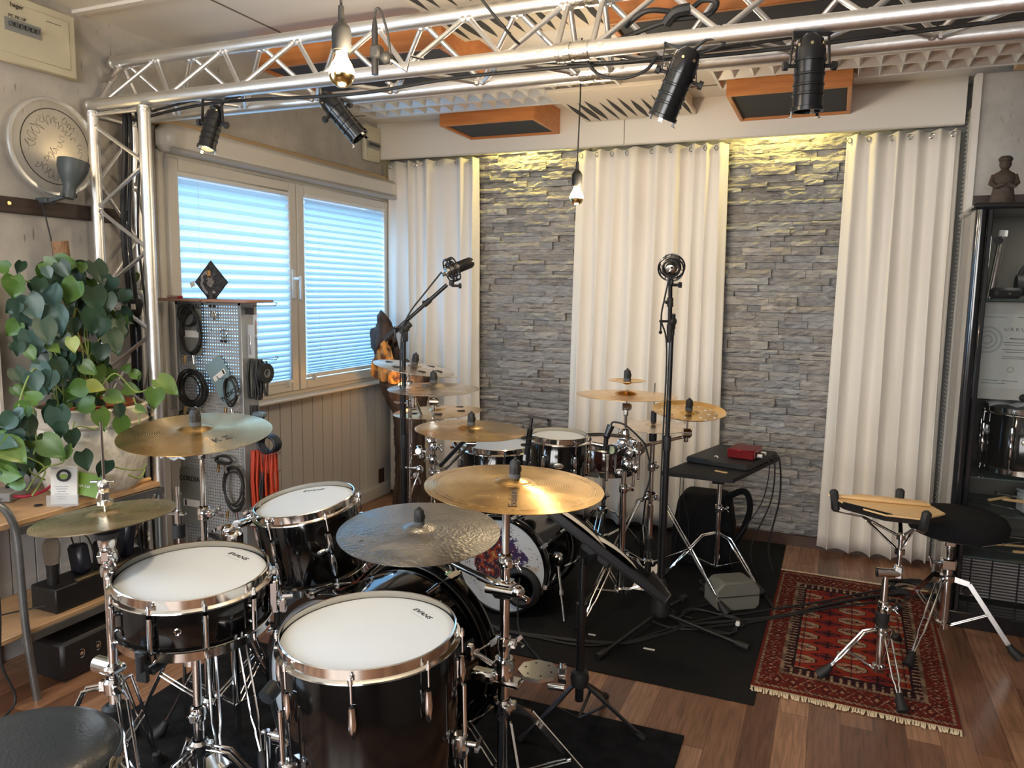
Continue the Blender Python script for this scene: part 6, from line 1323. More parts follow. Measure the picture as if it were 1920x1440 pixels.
# grey hexagonal case
ga, gb = atz(1342, 1150, .0), atz(1425, 1143, 0); wv_ = gb - ga; wl = wv_.length; an = math.atan2(wv_.y, wv_.x); t = thing('grey_storage_case', 'small grey-green plastic case with chamfered edges on the black mat', 'case', ga)
GC = mat('grey_green_plastic', (.17, .17, .145), .5, bump=(150, .1)); w_, h_, c_ = wl, .135, .035
poly = [(0, .022), (.022, 0), (w_ - .022, 0), (w_, .022), (w_, h_ - c_), (w_ - c_, h_), (c_, h_), (0, h_ - c_)]
m = MB(ga); Mg = Matrix.Translation(ga) @ Matrix.Rotation(an, 4, 'Z') @ Matrix.Rotation(PI / 2, 4, 'X'); m.prism(poly, .12, Mg, -.12); o = m.build('case_shell', GC, t); o.modifiers.new('b', 'BEVEL').width = .008
m = MB(ga); m.prism([(x * .98 + w_ * .01, (y - h_ / 2) * .98 + h_ / 2) for x, y in poly], .003, Mg, -.062); 
m = MB(ga); Rg = Matrix.Rotation(an, 3, 'Z'); m.box(ga + Rg @ V((w_ / 2, -.002, h_ * .52)), (w_ * .94, .004, .003), Rg); m.build('front_seam', RUBBER, t)
# ------------------------------------------------------------------ cables on the floor
def fl(px, py, z=.009): return atz(px, py, z)
cable([fl(905, 1168), fl(960, 1185), fl(1030, 1195), fl(1100, 1203), fl(1180, 1205), fl(1240, 1190), fl(1300, 1172), fl(1370, 1165), fl(1430, 1160), fl(1490, 1150), fl(1560, 1132, .018), fl(1640, 1118, .018), fl(1700, 1112, .018)], .0075, 'thick black multicore cable running over the mat and the red rug')
cable([fl(930, 1180), fl(1010, 1196), fl(1095, 1210), fl(1190, 1200), fl(1250, 1180), fl(1330, 1160, .012), fl(1400, 1150), fl(1450, 1142), fl(1540, 1128, .02), fl(1620, 1112, .02), fl(1700, 1098, .02)], .005, 'thinner black cable beside the multicore across the red rug')
cable([fl(1215, 1160), fl(1250, 1175), fl(1300, 1180), fl(1360, 1172), fl(1420, 1165), fl(1470, 1156), fl(1520, 1146, .02), fl(1600, 1134, .02), fl(1680, 1125, .02)], .005, 'lower black cable crossing the left edge of the red rug')
cable([fl(1300, 1160), fl(1280, 1150), fl(1340, 1130), fl(1390, 1125), fl(1420, 1105), fl(1440, 1125), fl(1450, 1140)], .004, 'black cable looping round the grey-green case')
for i, (px, py, r, n_) in enumerate(((1355, 1105, .10, 5), (1330, 1165, .13, 2), (1720, 1108, .12, 6))):
    q = atz(px, py, .012); t = thing('cable_coil', ['coil of black cable lying behind the grey-green case', 'flat loop of black cable lying before the grey-green case', 'coil of black cable beside the chrome stool leg on the rug'][i], 'cable coil', q)
    m = MB(q); pts = []
    for k in range(n_ * 22):
        a = 2 * PI * k / 22; rr = r * (1 + .13 * math.sin(a * .37 + k)) * (1 + .02 * math.sin(5 * a)); pts.append(q + V((rr * math.cos(a), rr * .8 * math.sin(a), .004 * (k // 22) + .002 * math.sin(a * 3))))
    m.tube(pts, .0045, 6); m.build('coiled_cable', RUBBER, t)
    m = MB(q); m.box(q + V((r * .9, .0, .012)), (.018, .026, .018), None, .004); m.build('cable_binder', PAPER if i == 1 else RUBBER, t)
# ------------------------------------------------------------------ glass cabinet on the right
cx0, cx1, cy0, cy1, cz1 = .500, 1.30, 3.62, 4.04, 1.76
O = (cx0, cy0, 0); cab = thing('display_cabinet', 'tall black glass display cabinet at the right edge', 'cabinet', O); BL = mat('black_gloss_frame', (.012, .012, .014), .18, coat=.5); GL2 = mat('cabinet_glass', (.03, .035, .035), .0, alpha=.10, spec=.5)
m = MB(O); m.bx(cx0, cx1, cy0, cy1, .0, .07, .004); m.build('plinth', BL, cab)
m = MB(O); m.bx(cx0 - .01, cx1, cy0 - .012, cy1, cz1 - .005, cz1 + .022, .010); m.build('top_board', BL, cab)
for (x, y) in ((cx0 + .022, cy0 + .022),): m = MB(O); m.cyl((x, y, .06), (x, y, cz1), .022, n=24); m.build('corner_post', BL, cab)
m = MB(O); m.bx(cx0 + .044, cx0 + .062, cy0 + .004, cy0 + .02, .06, cz1, .003); m.build('door_edge', BL, cab)
m = MB(O); m.bx(cx0 + .002, cx0 + .020, cy0 + .05, cy0 + .14, .06, cz1, .002); m.bx(cx0 + .002, cx0 + .02, cy1 - .04, cy1, .06, cz1, .002); m.build('side_stile', mat('pale_grey_profile', (.40, .38, .34), .4), cab)
m = MB(O); m.bx(cx0 + .006, cx0 + .012, cy0 + .14, cy1 - .04, .06, cz1); m.build('side_panel', BL, cab, smooth=0)
m = MB(O); m.bx(cx0 + .062, cx1, cy0 + .008, cy0 + .013, .07, cz1); m.build('glass_door', GL2, cab, smooth=0)
m = MB(O); m.bx(cx0, cx1, cy1 - .012, cy1, .0, cz1); m.build('back_panel', mat('cabinet_back', (.11, .105, .085), .6), cab, smooth=0)
m = MB(O); m.bx(cx0 + .01, cx1, cy0 + .1, cy0 + .115, 1.32, 1.70); 
SH = (1.395, .655, .50, .31)
for z in SH: m = MB(O); m.bx(cx0 + .03, cx1, cy0 + .03, cy1 - .012, z - .006, z); m.build('shelf', mat('shelf_glass_edge', (.10, .14, .14), .08, alpha=.75), cab, smooth=0)
for z in (1.63, .165): m = MB(O); m.cyl((cx0 + .085, cy0 + .006, z), (cx0 + .085, cy0 - .012, z), .016, n=20); m.build('hinge_knob', BL, cab)
# contents
tY = 3.80
t = thing('headphones', 'dark headphones on the upper shelf of the cabinet', 'headphones', (.78, 3.82, 1.395)); O = t.location
m = MB(O); m.tube([(.78 + .075 * math.cos(a), 3.82, 1.475 + .085 * math.sin(a)) for a in np.linspace(0, PI, 16)], .010, 8); m.build('headband', RUBBER, t)
for s in (-1, 1): m = MB(O); m.cyl((.78 + s * .085, 3.82, 1.455), (.78 + s * .055, 3.82, 1.455), .045, n=20); m.build('ear_cup', RUBBER, t)
t = thing('metal_tube', 'leaning silver tube on the upper shelf of the cabinet', 'tube', (.60, 3.74, 1.395)); O = t.location
m = MB(O); m.cyl((.588, 3.72, 1.398), (.622, 3.76, 1.66), .014, n=20); m.build('tube_body', CHROME, t); m = MB(O); m.cyl((.622, 3.76, 1.655), (.624, 3.762, 1.68), .0165, n=20); m.build('tube_cap', PAPER, t)
t = thing('black_drum_key_case', 'small black case lying left on the upper cabinet shelf', 'case', (.62, 3.70, 1.395)); O = t.location; m = MB(O); m.box((.64, 3.70, 1.422), (.11, .06, .045), Matrix.Rotation(.3, 3, 'Z'), .012); m.build('case_body', RUBBER, t); m = MB(O); m.cyl((.65, 3.668, 1.42), (.65, 3.664, 1.42), .006, n=12); m.build('snap', CHROME, t)
t = thing('certificate', 'white printed certificate standing in the cabinet', 'certificate', (.74, 3.78, 1.02)); O = t.location
# it stands on the drum's shelf line, propped in a white frame
m = MB(O); m.bx(.560, .98, 3.800, 3.806, .97, 1.385); m.build('white_backing', mat('pale_board', (.56, .57, .53), .6), t, smooth=0)
m = MB(O); m.bx(.575, .93, 3.794, 3.798, 1.02, 1.335); m.build('paper_sheet', mat('cool_paper', (.60, .64, .62), .6), t, smooth=0)
Mc = lambda x, z: basis((1, 0, 0), (0, 0, 1), (0, -1, 0), (x, 3.7935, z)); GI = mat('grey_ink', (.16, .18, .18), .7)
text('U R K U N D E', .022, Mc(.735, 1.27), GI, t, origin=O)
text('Meistermann A. Studio', .010, Mc(.735, 1.232), GI, t, origin=O, bold=.0003)
for k, (xx, zz, w) in enumerate(((.735, 1.215, .14), (.735, 1.205, .13), (.735, 1.185, .14), (.735, 1.175, .12), (.735, 1.155, .14), (.735, 1.148, .14), (.63, 1.322, .08), (.76, 1.322, .10), (.63, 1.052, .06), (.70, 1.052, .06), (.64, 1.04, .09))): m = MB(O); m.bx(xx - w / 2, xx + w / 2, 3.7930, 3.7938, zz - .0012, zz + .0012); m.build('text_line', GI, t, smooth=0)
for r in (.018, .036, .054): m = MB(O); m.lathe([(r - .005, 0), (r + .004, 0), (r + .004, .0006), (r - .005, .0006)], 36, Mc(.605, 1.225), closed=True); m.build('round_seal', mat('pale_seal', (.44, .48, .47), .7), t)
m = MB(O); m.lathe([(.008, 0), (.013, 0), (.013, .0006), (.008, .0006)], 24, Mc(.70, 1.10), closed=True); m.build('small_stamp', MATS['pale_seal'], t)
pcab = V((.785, 3.82, .935)); drum('snare_drum', 'black snare drum with chrome hoops stored inside the glass cabinet', pcab, (0, 0, 1), .165, .255, 8, spin=toviewer(pcab) - .28, badge=toviewer(pcab) + .05, xdir=(1, 0, 0))
t = thing('drumhead_bag', 'folded clear plastic bag on top of the stored snare drum', 'plastic bag', (.76, 3.80, .95)); m = MB(t.location); m.grid(lambda u, v: V((.62 + u * .28, 3.70 + v * .2, .951 + .012 * abs(math.sin(u * 9 + v * 4)) + .008 * math.sin(v * 11))), 20, 10); m.build('bag_film', mat('plastic_film', (.62, .66, .68), .2, alpha=.6), t, smooth=180)
m = MB((.85, 3.84, .965)); m.beam((.74, 3.78, .985), (.99, 3.86, .965), .030, .03, bev=.01); o = m.build('black_pouch', RUBBER); o.location = (.85, 3.84, .965); tag(o, 'black pouch lying over the plastic bag in the cabinet', 'pouch')
rnd = random.Random(5)
for k in range(12):
    z0 = .508 if k < 7 else .318; x_ = .60 + rnd.random() * .28; a = rnd.uniform(-.5, 1.0); l_ = rnd.uniform(.16, .26); y_ = 3.70 + rnd.random() * .12
    p_ = V((x_, y_, z0 + .012 + rnd.random() * .05)); d_ = V((math.cos(a), .2, math.sin(a) * .35)).normalized()
    t = thing('metal_brush' if k % 2 else 'drumstick', ('wire brush number of the jumble' if 0 else ('metal rod brush' if k % 2 else 'used drumstick')) + ' in the jumble on the %s low shelf of the cabinet' % ('upper' if k < 7 else 'lower'), 'drum brush' if k % 2 else 'drumstick', p_, 'sticks and brushes jumbled in the cabinet')
    m = MB(p_); m.cyl(p_ - d_ * l_ * .5, p_ + d_ * l_ * .1, .0065, n=10); m.build('handle', RUBBER if k % 4 == 1 else GOLDW if k % 2 == 0 else CHROME, t); m = MB(p_); m.cyl(p_ + d_ * l_ * .1, p_ + d_ * l_ * .5, .0035 if k % 2 else .005, n=8); m.build('rod_tip' if k % 2 else 'tip', CHROME if k % 2 else GOLDW, t)
t = thing('cymbal_felt_box', 'small pale grey box on the upper low shelf of the cabinet', 'box', (.80, 3.74, .505)); m = MB(t.location); m.box((.80, 3.74, .55), (.07, .06, .085), Matrix.Rotation(.3, 3, 'Z'), .006); m.build('box_body', mat('cloudy_plastic', (.34, .37, .36), .4), t); m = MB(t.location); m.box((.80, 3.74, .598), (.075, .065, .012), Matrix.Rotation(.3, 3, 'Z'), .003); m.build('box_lid', MATS['cloudy_plastic'], t)
t = thing('slat_reflection', 'grey slats imitating a reflection in the lowest glass of the cabinet', 'grille', (.78, 3.84, .08)); O = t.location  # slats added to imitate a reflection in the lower door glass
m = MB(O)
for k in range(17): m.bx(.585, 1.25, 3.80, 3.812, .085 + k * .0135, .092 + k * .0135)
m.build('slats', mat('grey_slat', (.34, .31, .30), .5), t, smooth=0); m = MB(O)
for x in (.62, .70, .80, .90, 1.0): m.bx(x, x + .006, 3.797, 3.80, .08, .315)
m.build('slat_strap', BLACK, t, smooth=0)
# statue and top
st = thing('wooden_figure', 'small brown carved wooden figure on top of the glass cabinet', 'statue', (.615, 3.80, cz1 + .022)); O = st.location; SW = mat('worn_brown_wood', (.085, .060, .045), .75, noise=(18, (.045, .030, .022), 1.5), bump=(40, .5))
cxs, cys, z0 = .615, 3.80, cz1 + .022
m = MB(O); m.lathe([(0, 0), (.046, .0), (.048, .012), (.042, .05), (.038, .075), (.042, .10), (.044, .118), (.036, .135), (.018, .146), (.014, .152), (0, .154)], 24, Matrix.Translation((cxs, cys, z0)) @ Matrix.Diagonal((1, .72, 1, 1))); m.build('body', SW, st)
m = MB(O); m.ball((cxs, cys - .002, z0 + .175), .025, 14, (.92, .9, 1.12)); m.ball((cxs, cys - .026, z0 + .172), .005, 8, (.8, 1, 1.5)); m.build('head', SW, st)
m = MB(O); m.lathe([(.023, 0), (.026, .004), (.026, .012), (.018, .020), (0, .022)], 20, Matrix.Translation((cxs, cys, z0 + .185))); m.build('cap', SW, st)
for s in (-1, 1): m = MB(O); m.tube([(cxs + s * .036, cys, z0 + .128), (cxs + s * .046, cys - .008, z0 + .095), (cxs + s * .030, cys - .034, z0 + .078), (cxs + s * .006, cys - .040, z0 + .090)], [.012, .012, .010, .009], 10); m.build('arm', SW, st)
light('cabinet_interior_lamp', 'AREA', (.85, 3.74, 1.735), (.85, 3.76, 1.0), .9, (.95, .92, .80), .25, .05)

# ------------------------------------------------------------------ driftwood lamp in the corner
DW = mat('dark_driftwood', (.095, .055, .034), .7, noise=(5, (.028, .015, .010), 2.2, (5, 5, .8)), bump=(22, 1.0, (3, 3, .5)))
px2 = [(708, 590), (714, 581), (722, 588), (734, 604), (742, 624), (747, 648), (756, 668), (768, 676), (779, 690), (790, 692), (800, 682), (810, 690), (813, 705), (806, 730), (800, 760), (796, 800), (797, 850), (800, 900), (806, 938), (736, 940), (742, 880), (741, 820), (736, 770), (723, 745), (714, 725), (710, 690), (700, 655), (695, 628), (697, 617), (707, 612)]
YS = 4.10; pts = [aty(x, y, YS) for x, y in px2]; pts = [p if p.z > .12 else V((p.x, p.y, .006)) for p in pts]
bz = sum((p.x for p in pts)) / len(pts); sl = thing('driftwood_lamp', 'tall dark driftwood trunk lamp glowing orange in the corner by the window', 'lamp', (bz, YS, 0)); O = sl.location
cav = [aty(x, y, YS) for x, y in [(736, 632), (745, 650), (752, 672), (766, 682), (775, 694), (772, 712), (752, 718), (730, 712), (714, 705), (708, 690), (714, 668), (726, 648)]]
from mathutils.geometry import delaunay_2d_cdt
def inside(p, poly):
    c = False; n = len(poly)
    for i in range(n):
        a, b = poly[i], poly[(i + 1) % n]
        if (a.z > p.z) != (b.z > p.z) and p.x < (b.x - a.x) * (p.z - a.z) / (b.z - a.z) + a.x: c = not c
    return c
loc_ = []
for i, p in enumerate(pts):
    p2 = pts[(i + 1) % len(pts)]; n_ = max(1, int((p2 - p).length / .022)); loc_ += [p.lerp(p2, k / n_) + V((rnd.uniform(-.003, .003) if k else 0, 0, 0)) for k in range(n_)]
nb = len(loc_); gx_ = min(p.x for p in pts)
while gx_ < max(p.x for p in pts):
    gz_ = .015
    while gz_ < 1.25:
        q_ = V((gx_ + rnd.uniform(-.004, .004), YS, gz_ + rnd.uniform(-.004, .004)))
        if inside(q_, pts) and min((q_ - b__).length for b__ in loc_[:nb]) > .009: loc_.append(q_)
        gz_ += .020
    gx_ += .018
cd_ = delaunay_2d_cdt([(p.x, p.z) for p in loc_], [(i, (i + 1) % nb) for i in range(nb)], [list(range(nb))], 1, 1e-5)
bm = bmesh.new(); fv = [bm.verts.new(V((c_.x, YS, c_.y)) - V(O)) for c_ in cd_[0]]
for f_ in cd_[2]:
    try: bm.faces.new([fv[i] for i in f_])
    except ValueError: pass
border = {v for e in bm.edges if e.is_boundary for v in e.verts}
bpts = [v.co.copy() for v in border]
for v in bm.verts:
    dmin = min((v.co - q).length for q in bpts); bulge = .085 * (1 - math.exp(-dmin / .035)); w_ = v.co + V(O); n_ = mn.noise(w_ * 14) * .012 + mn.noise(V((w_.x * 40, 0, w_.z * 7))) * .008
    if inside(w_, cav): bulge = .005 + mn.noise(w_ * 30) * .012
    v['k'] if False else None
    v.co.y -= bulge + (n_ if v not in border else 0)
geom = bmesh.ops.duplicate(bm, geom=bm.verts[:] + bm.edges[:] + bm.faces[:]); back = [g_ for g_ in geom['geom'] if isinstance(g_, bmesh.types.BMVert)]
for v in back: v.co.y = -v.co.y * .5 + .0
bmesh.ops.remove_doubles(bm, verts=bm.verts, dist=.0008); bmesh.ops.recalc_face_normals(bm, faces=bm.faces)
me = bpy.data.meshes.new('trunk'); bm.to_mesh(me); bm.free(); me.polygons.foreach_set('use_smooth', [True] * len(me.polygons)); me.materials.append(DW)
o = bpy.data.objects.new('trunk', me); COL.objects.link(o); o.parent = sl
GW = mat('golden_inner_wood', (.66, .33, .08), .6, noise=(13, (.10, .035, .010), 2.4, (2, 2, 1)), bump=(38, 1.0))
cc = sum(cav, V((0, 0, 0))) / len(cav)
m = MB(O); n_ = len(cav); vs = []; fs = []
for ri_, sc_ in enumerate((1.0, .93, .85, .76, .66, .55, .43, .30, .15)):
    for i in range(n_ * 3):
        a = cav[i // 3].lerp(cav[(i // 3 + 1) % n_], (i % 3) / 3); p = cc + (a - cc) * sc_ * (1.0); p.y = YS - .082 - .012 * (1 - sc_) * 0 + mn.noise(p * 42) * .030 - (.006 if ri_ else .0) + .02 * (1 - sc_); vs.append(p)
k3_ = n_ * 3
for r_ in range(8):
    for i in range(k3_): fs.append((r_ * k3_ + i, r_ * k3_ + (i + 1) % k3_, (r_ + 1) * k3_ + (i + 1) % k3_, (r_ + 1) * k3_ + i))
fs.append(tuple(range(8 * k3_, 9 * k3_))); m.add(vs, fs); m.build('inner_hollow', GW, sl, smooth=60)
lp = aty(756, 722, YS - .13); m = MB(O); m.ball(lp, .022, 12, (1.5, 1, .8)); m.build('lamp_bulb', mat('orange_bulb', (1, .6, .2), .3, emit=((1, .50, .12), 16)), sl)
light('driftwood_lamp_light', 'POINT', tuple(lp + V((0, -.035, .02))), None, .9, (1, .52, .16), .02)

# ------------------------------------------------------------------ pegboard display with cables
PX0, PX1, PY, PZ1 = -2.640, -2.275, 2.50, 1.335; O = ((PX0 + PX1) / 2, PY + .04, 0); pg = thing('pegboard_display', 'grey perforated metal display stand hung with cables before the window', 'display stand', O)
pm = bpy.data.materials.new('perforated_sheet'); N, L = nodes(pm); b = N['Principled BSDF']; b.inputs['Base Color'].default_value = (.46, .48, .50, 1); b.inputs['Metallic'].default_value = .35; b.inputs['Roughness'].default_value = .45
tc = N.new('ShaderNodeTexCoord'); sp = N.new('ShaderNodeSeparateXYZ'); L.new(tc.outputs['Object'], sp.inputs[0]); prev = None
for ax_ in ('X', 'Z'):
    a = N.new('ShaderNodeMath'); a.operation = 'MULTIPLY'; a.inputs[1].default_value = 1 / .0135; L.new(sp.outputs[ax_], a.inputs[0]); f_ = N.new('ShaderNodeMath'); f_.operation = 'FRACT'; L.new(a.outputs[0], f_.inputs[0])
    s_ = N.new('ShaderNodeMath'); s_.operation = 'SUBTRACT'; s_.inputs[1].default_value = .5; L.new(f_.outputs[0], s_.inputs[0]); ab = N.new('ShaderNodeMath'); ab.operation = 'ABSOLUTE'; L.new(s_.outputs[0], ab.inputs[0]); lt = N.new('ShaderNodeMath'); lt.operation = 'LESS_THAN'; lt.inputs[1].default_value = .21; L.new(ab.outputs[0], lt.inputs[0])
    if prev is None: prev = lt
    else: mu = N.new('ShaderNodeMath'); mu.operation = 'MULTIPLY'; L.new(prev.outputs[0], mu.inputs[0]); L.new(lt.outputs[0], mu.inputs[1]); iv = N.new('ShaderNodeMath'); iv.operation = 'SUBTRACT'; iv.inputs[0].default_value = 1; L.new(mu.outputs[0], iv.inputs[1]); L.new(iv.outputs[0], b.inputs['Alpha'])
m = MB(O); m.add([(PX0 + .015, PY, .06), (PX1 - .015, PY, .06), (PX1 - .015, PY, PZ1), (PX0 + .015, PY, PZ1)], [(0, 1, 2, 3)]); m.build('perforated_panel', pm, pg, smooth=0)
GS2 = mat('grey_steel_frame', (.40, .42, .44), .4, .5)
for x in (PX0, PX1 - .018): m = MB(O); m.bx(x, x + .018, PY - .006, PY + .09, .0, PZ1, .002); m.build('side_frame', GS2, pg)
m = MB(O); m.bx(PX0, PX1, PY + .075, PY + .09, .0, .08); m.bx(PX0, PX1, PY - .006, PY + .09, PZ1 - .012, PZ1); m.build('cross_rail', GS2, pg, smooth=0)
m = MB(O); m.bx(PX0 - .09, PX1 + .075, PY - .06, PY + .11, PZ1, PZ1 + .012, .003); m.build('top_board', mat('reddish_board', (.36, .20, .15), .5), pg)
FP = lambda px, py, dy=.0: aty(px, py, PY - dy)
rnd = random.Random(21)
CARD = mat('grey_card', (.20, .21, .20), .6); CARDB = mat('blue_grey_card', (.22, .33, .38), .6)
def hook(px, py, l=.07):
    p = FP(px, py); m = MB(O); m.tube([p + V((0, .0, 0)), p + V((0, -l, .004)), p + V((0, -l - .006, .014))], .0022, 6); m.build('peg_hook', CHROME, pg)
def coil(label, px, py, rx, rz, n_, r=.0038, dy=.035, mt=None, plugs=True, rot=0, hk=True):
    c = FP(px, py, dy); t = thing('hanging_cable', label, 'cable', c, None); m = MB(c); pts = []; K = 20
    sc__ = [rnd.uniform(.66, 1.04) for _ in range(n_ + 1)]
    for k in range(n_ * K):
        a = 2 * PI * k / K; f__ = k % K / K; w = (sc__[k // K] * (1 - f__) + sc__[k // K + 1] * f__) + .05 * math.sin(k * .13 + px); x = rx * w * math.cos(a); z = rz * w * math.sin(a); pts.append(c + V((x * math.cos(rot) - z * math.sin(rot), .010 * math.sin(k * .21) + rnd.uniform(-.002, .002), x * math.sin(rot) + z * math.cos(rot))))
    m.tube(pts, r, 6); m.build('coiled_cable', mt or RUBBER, t)
    if plugs:
        for s in (-1, 1): p = c + V((s * rx * .35, -.012, -rz * .95)); m = MB(c); m.cyl(p, p + V((s * .006, 0, -.035)), .0062, n=10); m.build('plug', CHROME if s > 0 else BRASS, t)
    if hk: hook(px, py - rz / .0024 * .9)
    return t
def card(label, px, py, w, h, mt, rot=0.0, dy=.012, txt='CORDIAL', tsz=.022, ty=.36, lab=True):
    c = FP(px, py, dy); M = basis((math.cos(rot), 0, math.sin(rot)), (-math.sin(rot), 0, math.cos(rot)), (0, -1, 0), c); t = thing('cable_card', label, 'product card', c)
    poly = [(-w / 2, -h * .42), (-w * .42, -h / 2), (w * .42, -h / 2), (w / 2, -h * .42), (w / 2, -.02 * h), (w * .42, .02 * h), (w / 2, .06 * h), (w / 2, h * .42), (w * .42, h / 2), (-w * .42, h / 2), (-w / 2, h * .42), (-w / 2, .06 * h), (-w * .42, .02 * h), (-w / 2, -.02 * h)]
    m = MB(c); m.prism(poly, .003, M); m.build('card_body', mt, t, smooth=0)
    if txt: text(txt, tsz, M @ Matrix.Translation((0, h * ty, .0034)), INK, t, origin=c, bold=.0006)
    if lab: m = MB(c); m.prism([(-w * .36, -h * .18), (w * .36, -h * .18), (w * .36, -h * .06), (-w * .36, -h * .06)], .0005, M, .003); m.build('white_label', PAPER, t, smooth=0); m = MB(c); m.prism([(-w * .30, -h * .17), (-w * .22, -h * .17), (-w * .22, -h * .07), (-w * .30, -h * .07)], .0003, M, .0036); m.build('barcode', INK, t, smooth=0)
    return t
card('grey cable card at the top left of the pegboard', 357, 613, .130, .245, CARD, .0, .020, tsz=.030)
card('grey cable card low on the pegboard, half behind the crash stand', 360, 930, .130, .26, CARD, .0, .02, tsz=.031, ty=.30)
card('blue-grey cable card hanging askew in the middle of the pegboard', 417, 712, .105, .190, CARDB, math.pi + .60, .02, tsz=.026)
coil('long black cable looped round the upper left grey card', 357, 622, .062, .105, 3, .0042, .045)
coil('small black cable loop at the top left of the pegboard', 350, 592, .055, .050, 2, .004, .05, plugs=False, hk=False)
coil('big round coil of thin black cable left of centre on the pegboard', 360, 728, .080, .080, 9, .0038, .05)
coil('small black cable arch over the blue-grey card', 432, 735, .042, .070, 2, .0045, .05)
coil('large oval coil of black cable on the lower right of the pegboard', 438, 915, .064, .105, 4, .0045, .045)
coil('black coil behind the snare rim at the foot of the pegboard', 395, 1025, .075, .055, 5, .004, .04, plugs=False)
coil('thin black cable bundle at the left pegboard edge under the crash', 345, 790, .03, .06, 3, .0035, .04, plugs=False)
coil('small dark adapter cables just beneath the golden crash', 420, 862, .05, .02, 3, .004, .04)
for i, (px, py) in enumerate(((400, 582), (421, 635))):
    c = FP(px, py, .02); t = thing('bagged_adapter', ['chrome adapters hanging near the top of the pegboard', 'silver adapter loop in a clear bag on the pegboard'][i], 'adapter', c); m = MB(c)
    if i: m.tube([c + V((.016 * math.cos(a), -.004, .020 + .018 * math.sin(a))) for a in np.linspace(0, 2 * PI, 17)[:-1]], .003, 8, closed=True)
    else:
        for k in range(5): q = c + V((rnd.uniform(-.015, .02), -.004, rnd.uniform(-.025, .0))); m.cyl(q, q + V((rnd.uniform(-.01, .01), 0, -.02)), .005, n=10)
    m.build('adapter_body', CHROME, t); m = MB(c)
    for k in (-1, 1): m.ball(c + V((.010 * k, -.006, -.010 if i else .018)), .007, 8)
    m.build('rubber_cap', RUBBER, t); hook(px, py - 14)
# items on hooks at the right side of the display
SX = PX1
def side_hook(px, py):
    p = aty(px, py, PY + .04); m = MB(O); m.tube([(SX, PY + .04, p.z), (SX + .14, PY + .04, p.z + .004), (SX + .15, PY + .04, p.z + .016), (SX + .135, PY + .04, p.z + .018)], .002, 6); m.build('side_hook', CHROME, pg)
for (px, py) in ((470, 574), (470, 673), (470, 848), (470, 880)): side_hook(px, py)
def strand_bundle(label, px0, px1, py0, py1, n_, mt, r=.004, spread=.03):
    a = aty((px0 + px1) / 2, py0, PY + .03); b = aty((px0 + px1) / 2, py1, PY + .03); w = (aty(px1, py0, PY + .03) - aty(px0, py0, PY + .03)).length
    t = thing('hanging_cable', label, 'cable', a)
    m = MB(a)
    for k in range(n_):
        x = a.x - w / 2 + w * (k + .5) / n_; y = a.y + rnd.uniform(-.02, .02); zt = a.z + rnd.uniform(-.004, .006); zb = b.z + rnd.uniform(-.02, .03)
        m.tube([(x, y, zt), (x + rnd.uniform(-.004, .004), y - .01, (zt * .6 + zb * .4)), (x + rnd.uniform(-.006, .006), y, zb), (x + .006, y + .01, zb - .004), (x + .009, y + .012, (zt + zb) / 2), (x + .006, y + .01, zt)], r, 6)
    m.build('cable_strands', mt, t); return t
ORANGE = mat('orange_red_cable', (.50, .045, .012), .5)
strand_bundle('bundle of black cables with red tape at the right side of the pegboard', 465, 492, 676, 745, 9, RUBBER, .0045)
c = aty(497, 700, PY + .03); t = thing('tape_roll', 'black roll hanging right of the cable bundle by the window', 'roll', c); m = MB(c); m.lathe([(.018, -.012), (.042, -.012), (.042, .012), (.018, .012)], 32, basis((0, 1, 0), (0, 0, 1), (1, 0, 0), c), closed=True); m.build('roll_body', RUBBER, t); m = MB(c); m.lathe([(.014, -.013), (.018, -.013), (.018, .013), (.014, .013)], 32, basis((0, 1, 0), (0, 0, 1), (1, 0, 0), c), closed=True); m.build('core', CARD, t)
strand_bundle('orange-red cable bundle hanging low at the right of the pegboard', 472, 492, 845, 985, 7, ORANGE, .005)
strand_bundle('second orange-red cable loop, nearer the white wainscot', 500, 514, 850, 960, 4, ORANGE, .005)
strand_bundle('black cable bundle tied below the orange-red ones', 468, 496, 884, 975, 8, RUBBER, .0045)
strand_bundle('short black cable pieces beside the window sill', 455, 478, 760, 820, 5, RUBBER, .004)
for i, (px, py, w, h, mt) in enumerate(((466, 583, .055, .030, RUBBER), (469, 640, .050, .14, None), (480, 610, .030, .10, None))):
    c = aty(px, py, PY + .02 + i * .012); t = thing('hanging_bag', ['black header card of a hanging bag beside the pegboard', 'clear plastic bag hanging before the window blind', 'small clear bag with brown item on the side hook'][i], 'plastic bag', c); m = MB(c); m.box(c, (w, .004, h), None, .001); m.build('bag_body', mt or mat('clear_bag_film', (.70, .76, .84), .15, alpha=.35), t)
    if i: m = MB(c); m.box(c + V((0, 0, -h * .1)), (w * .25, .006, h * .6), None, .002); m.build('bag_content', CHROME if i == 1 else mat('brown_item', (.25, .16, .12), .6), t)
c = aty(487, 790, PY + .02); t = thing('blue_grey_hanger', 'blue-grey strap rack hanging at the window sill corner', 'hanger', c); m = MB(c); m.box(c + V((0, 0, .03)), (.06, .03, .020), None, .005); m.build('hanger_top', mat('blue_grey_plastic', (.14, .19, .23), .4), t); m = MB(c)
for k in range(3): m.bx(c.x - .025 + k * .02, c.x - .018 + k * .02, c.y - .004, c.y + .004, c.z - .05, c.z + .03)
m.build('hanger_tine', RUBBER, t, smooth=0)
c = aty(505, 832, PY); t = thing('rolled_cable', 'dark round cable roll showing past the right rim of the crash', 'cable', c); m = MB(c)
for k in range(5): m.tube([c + V((.045 * math.cos(a), -.02 + k * .009, .035 * math.sin(a))) for a in np.linspace(0, 2 * PI, 21)[:-1]], .006, 6, closed=True)
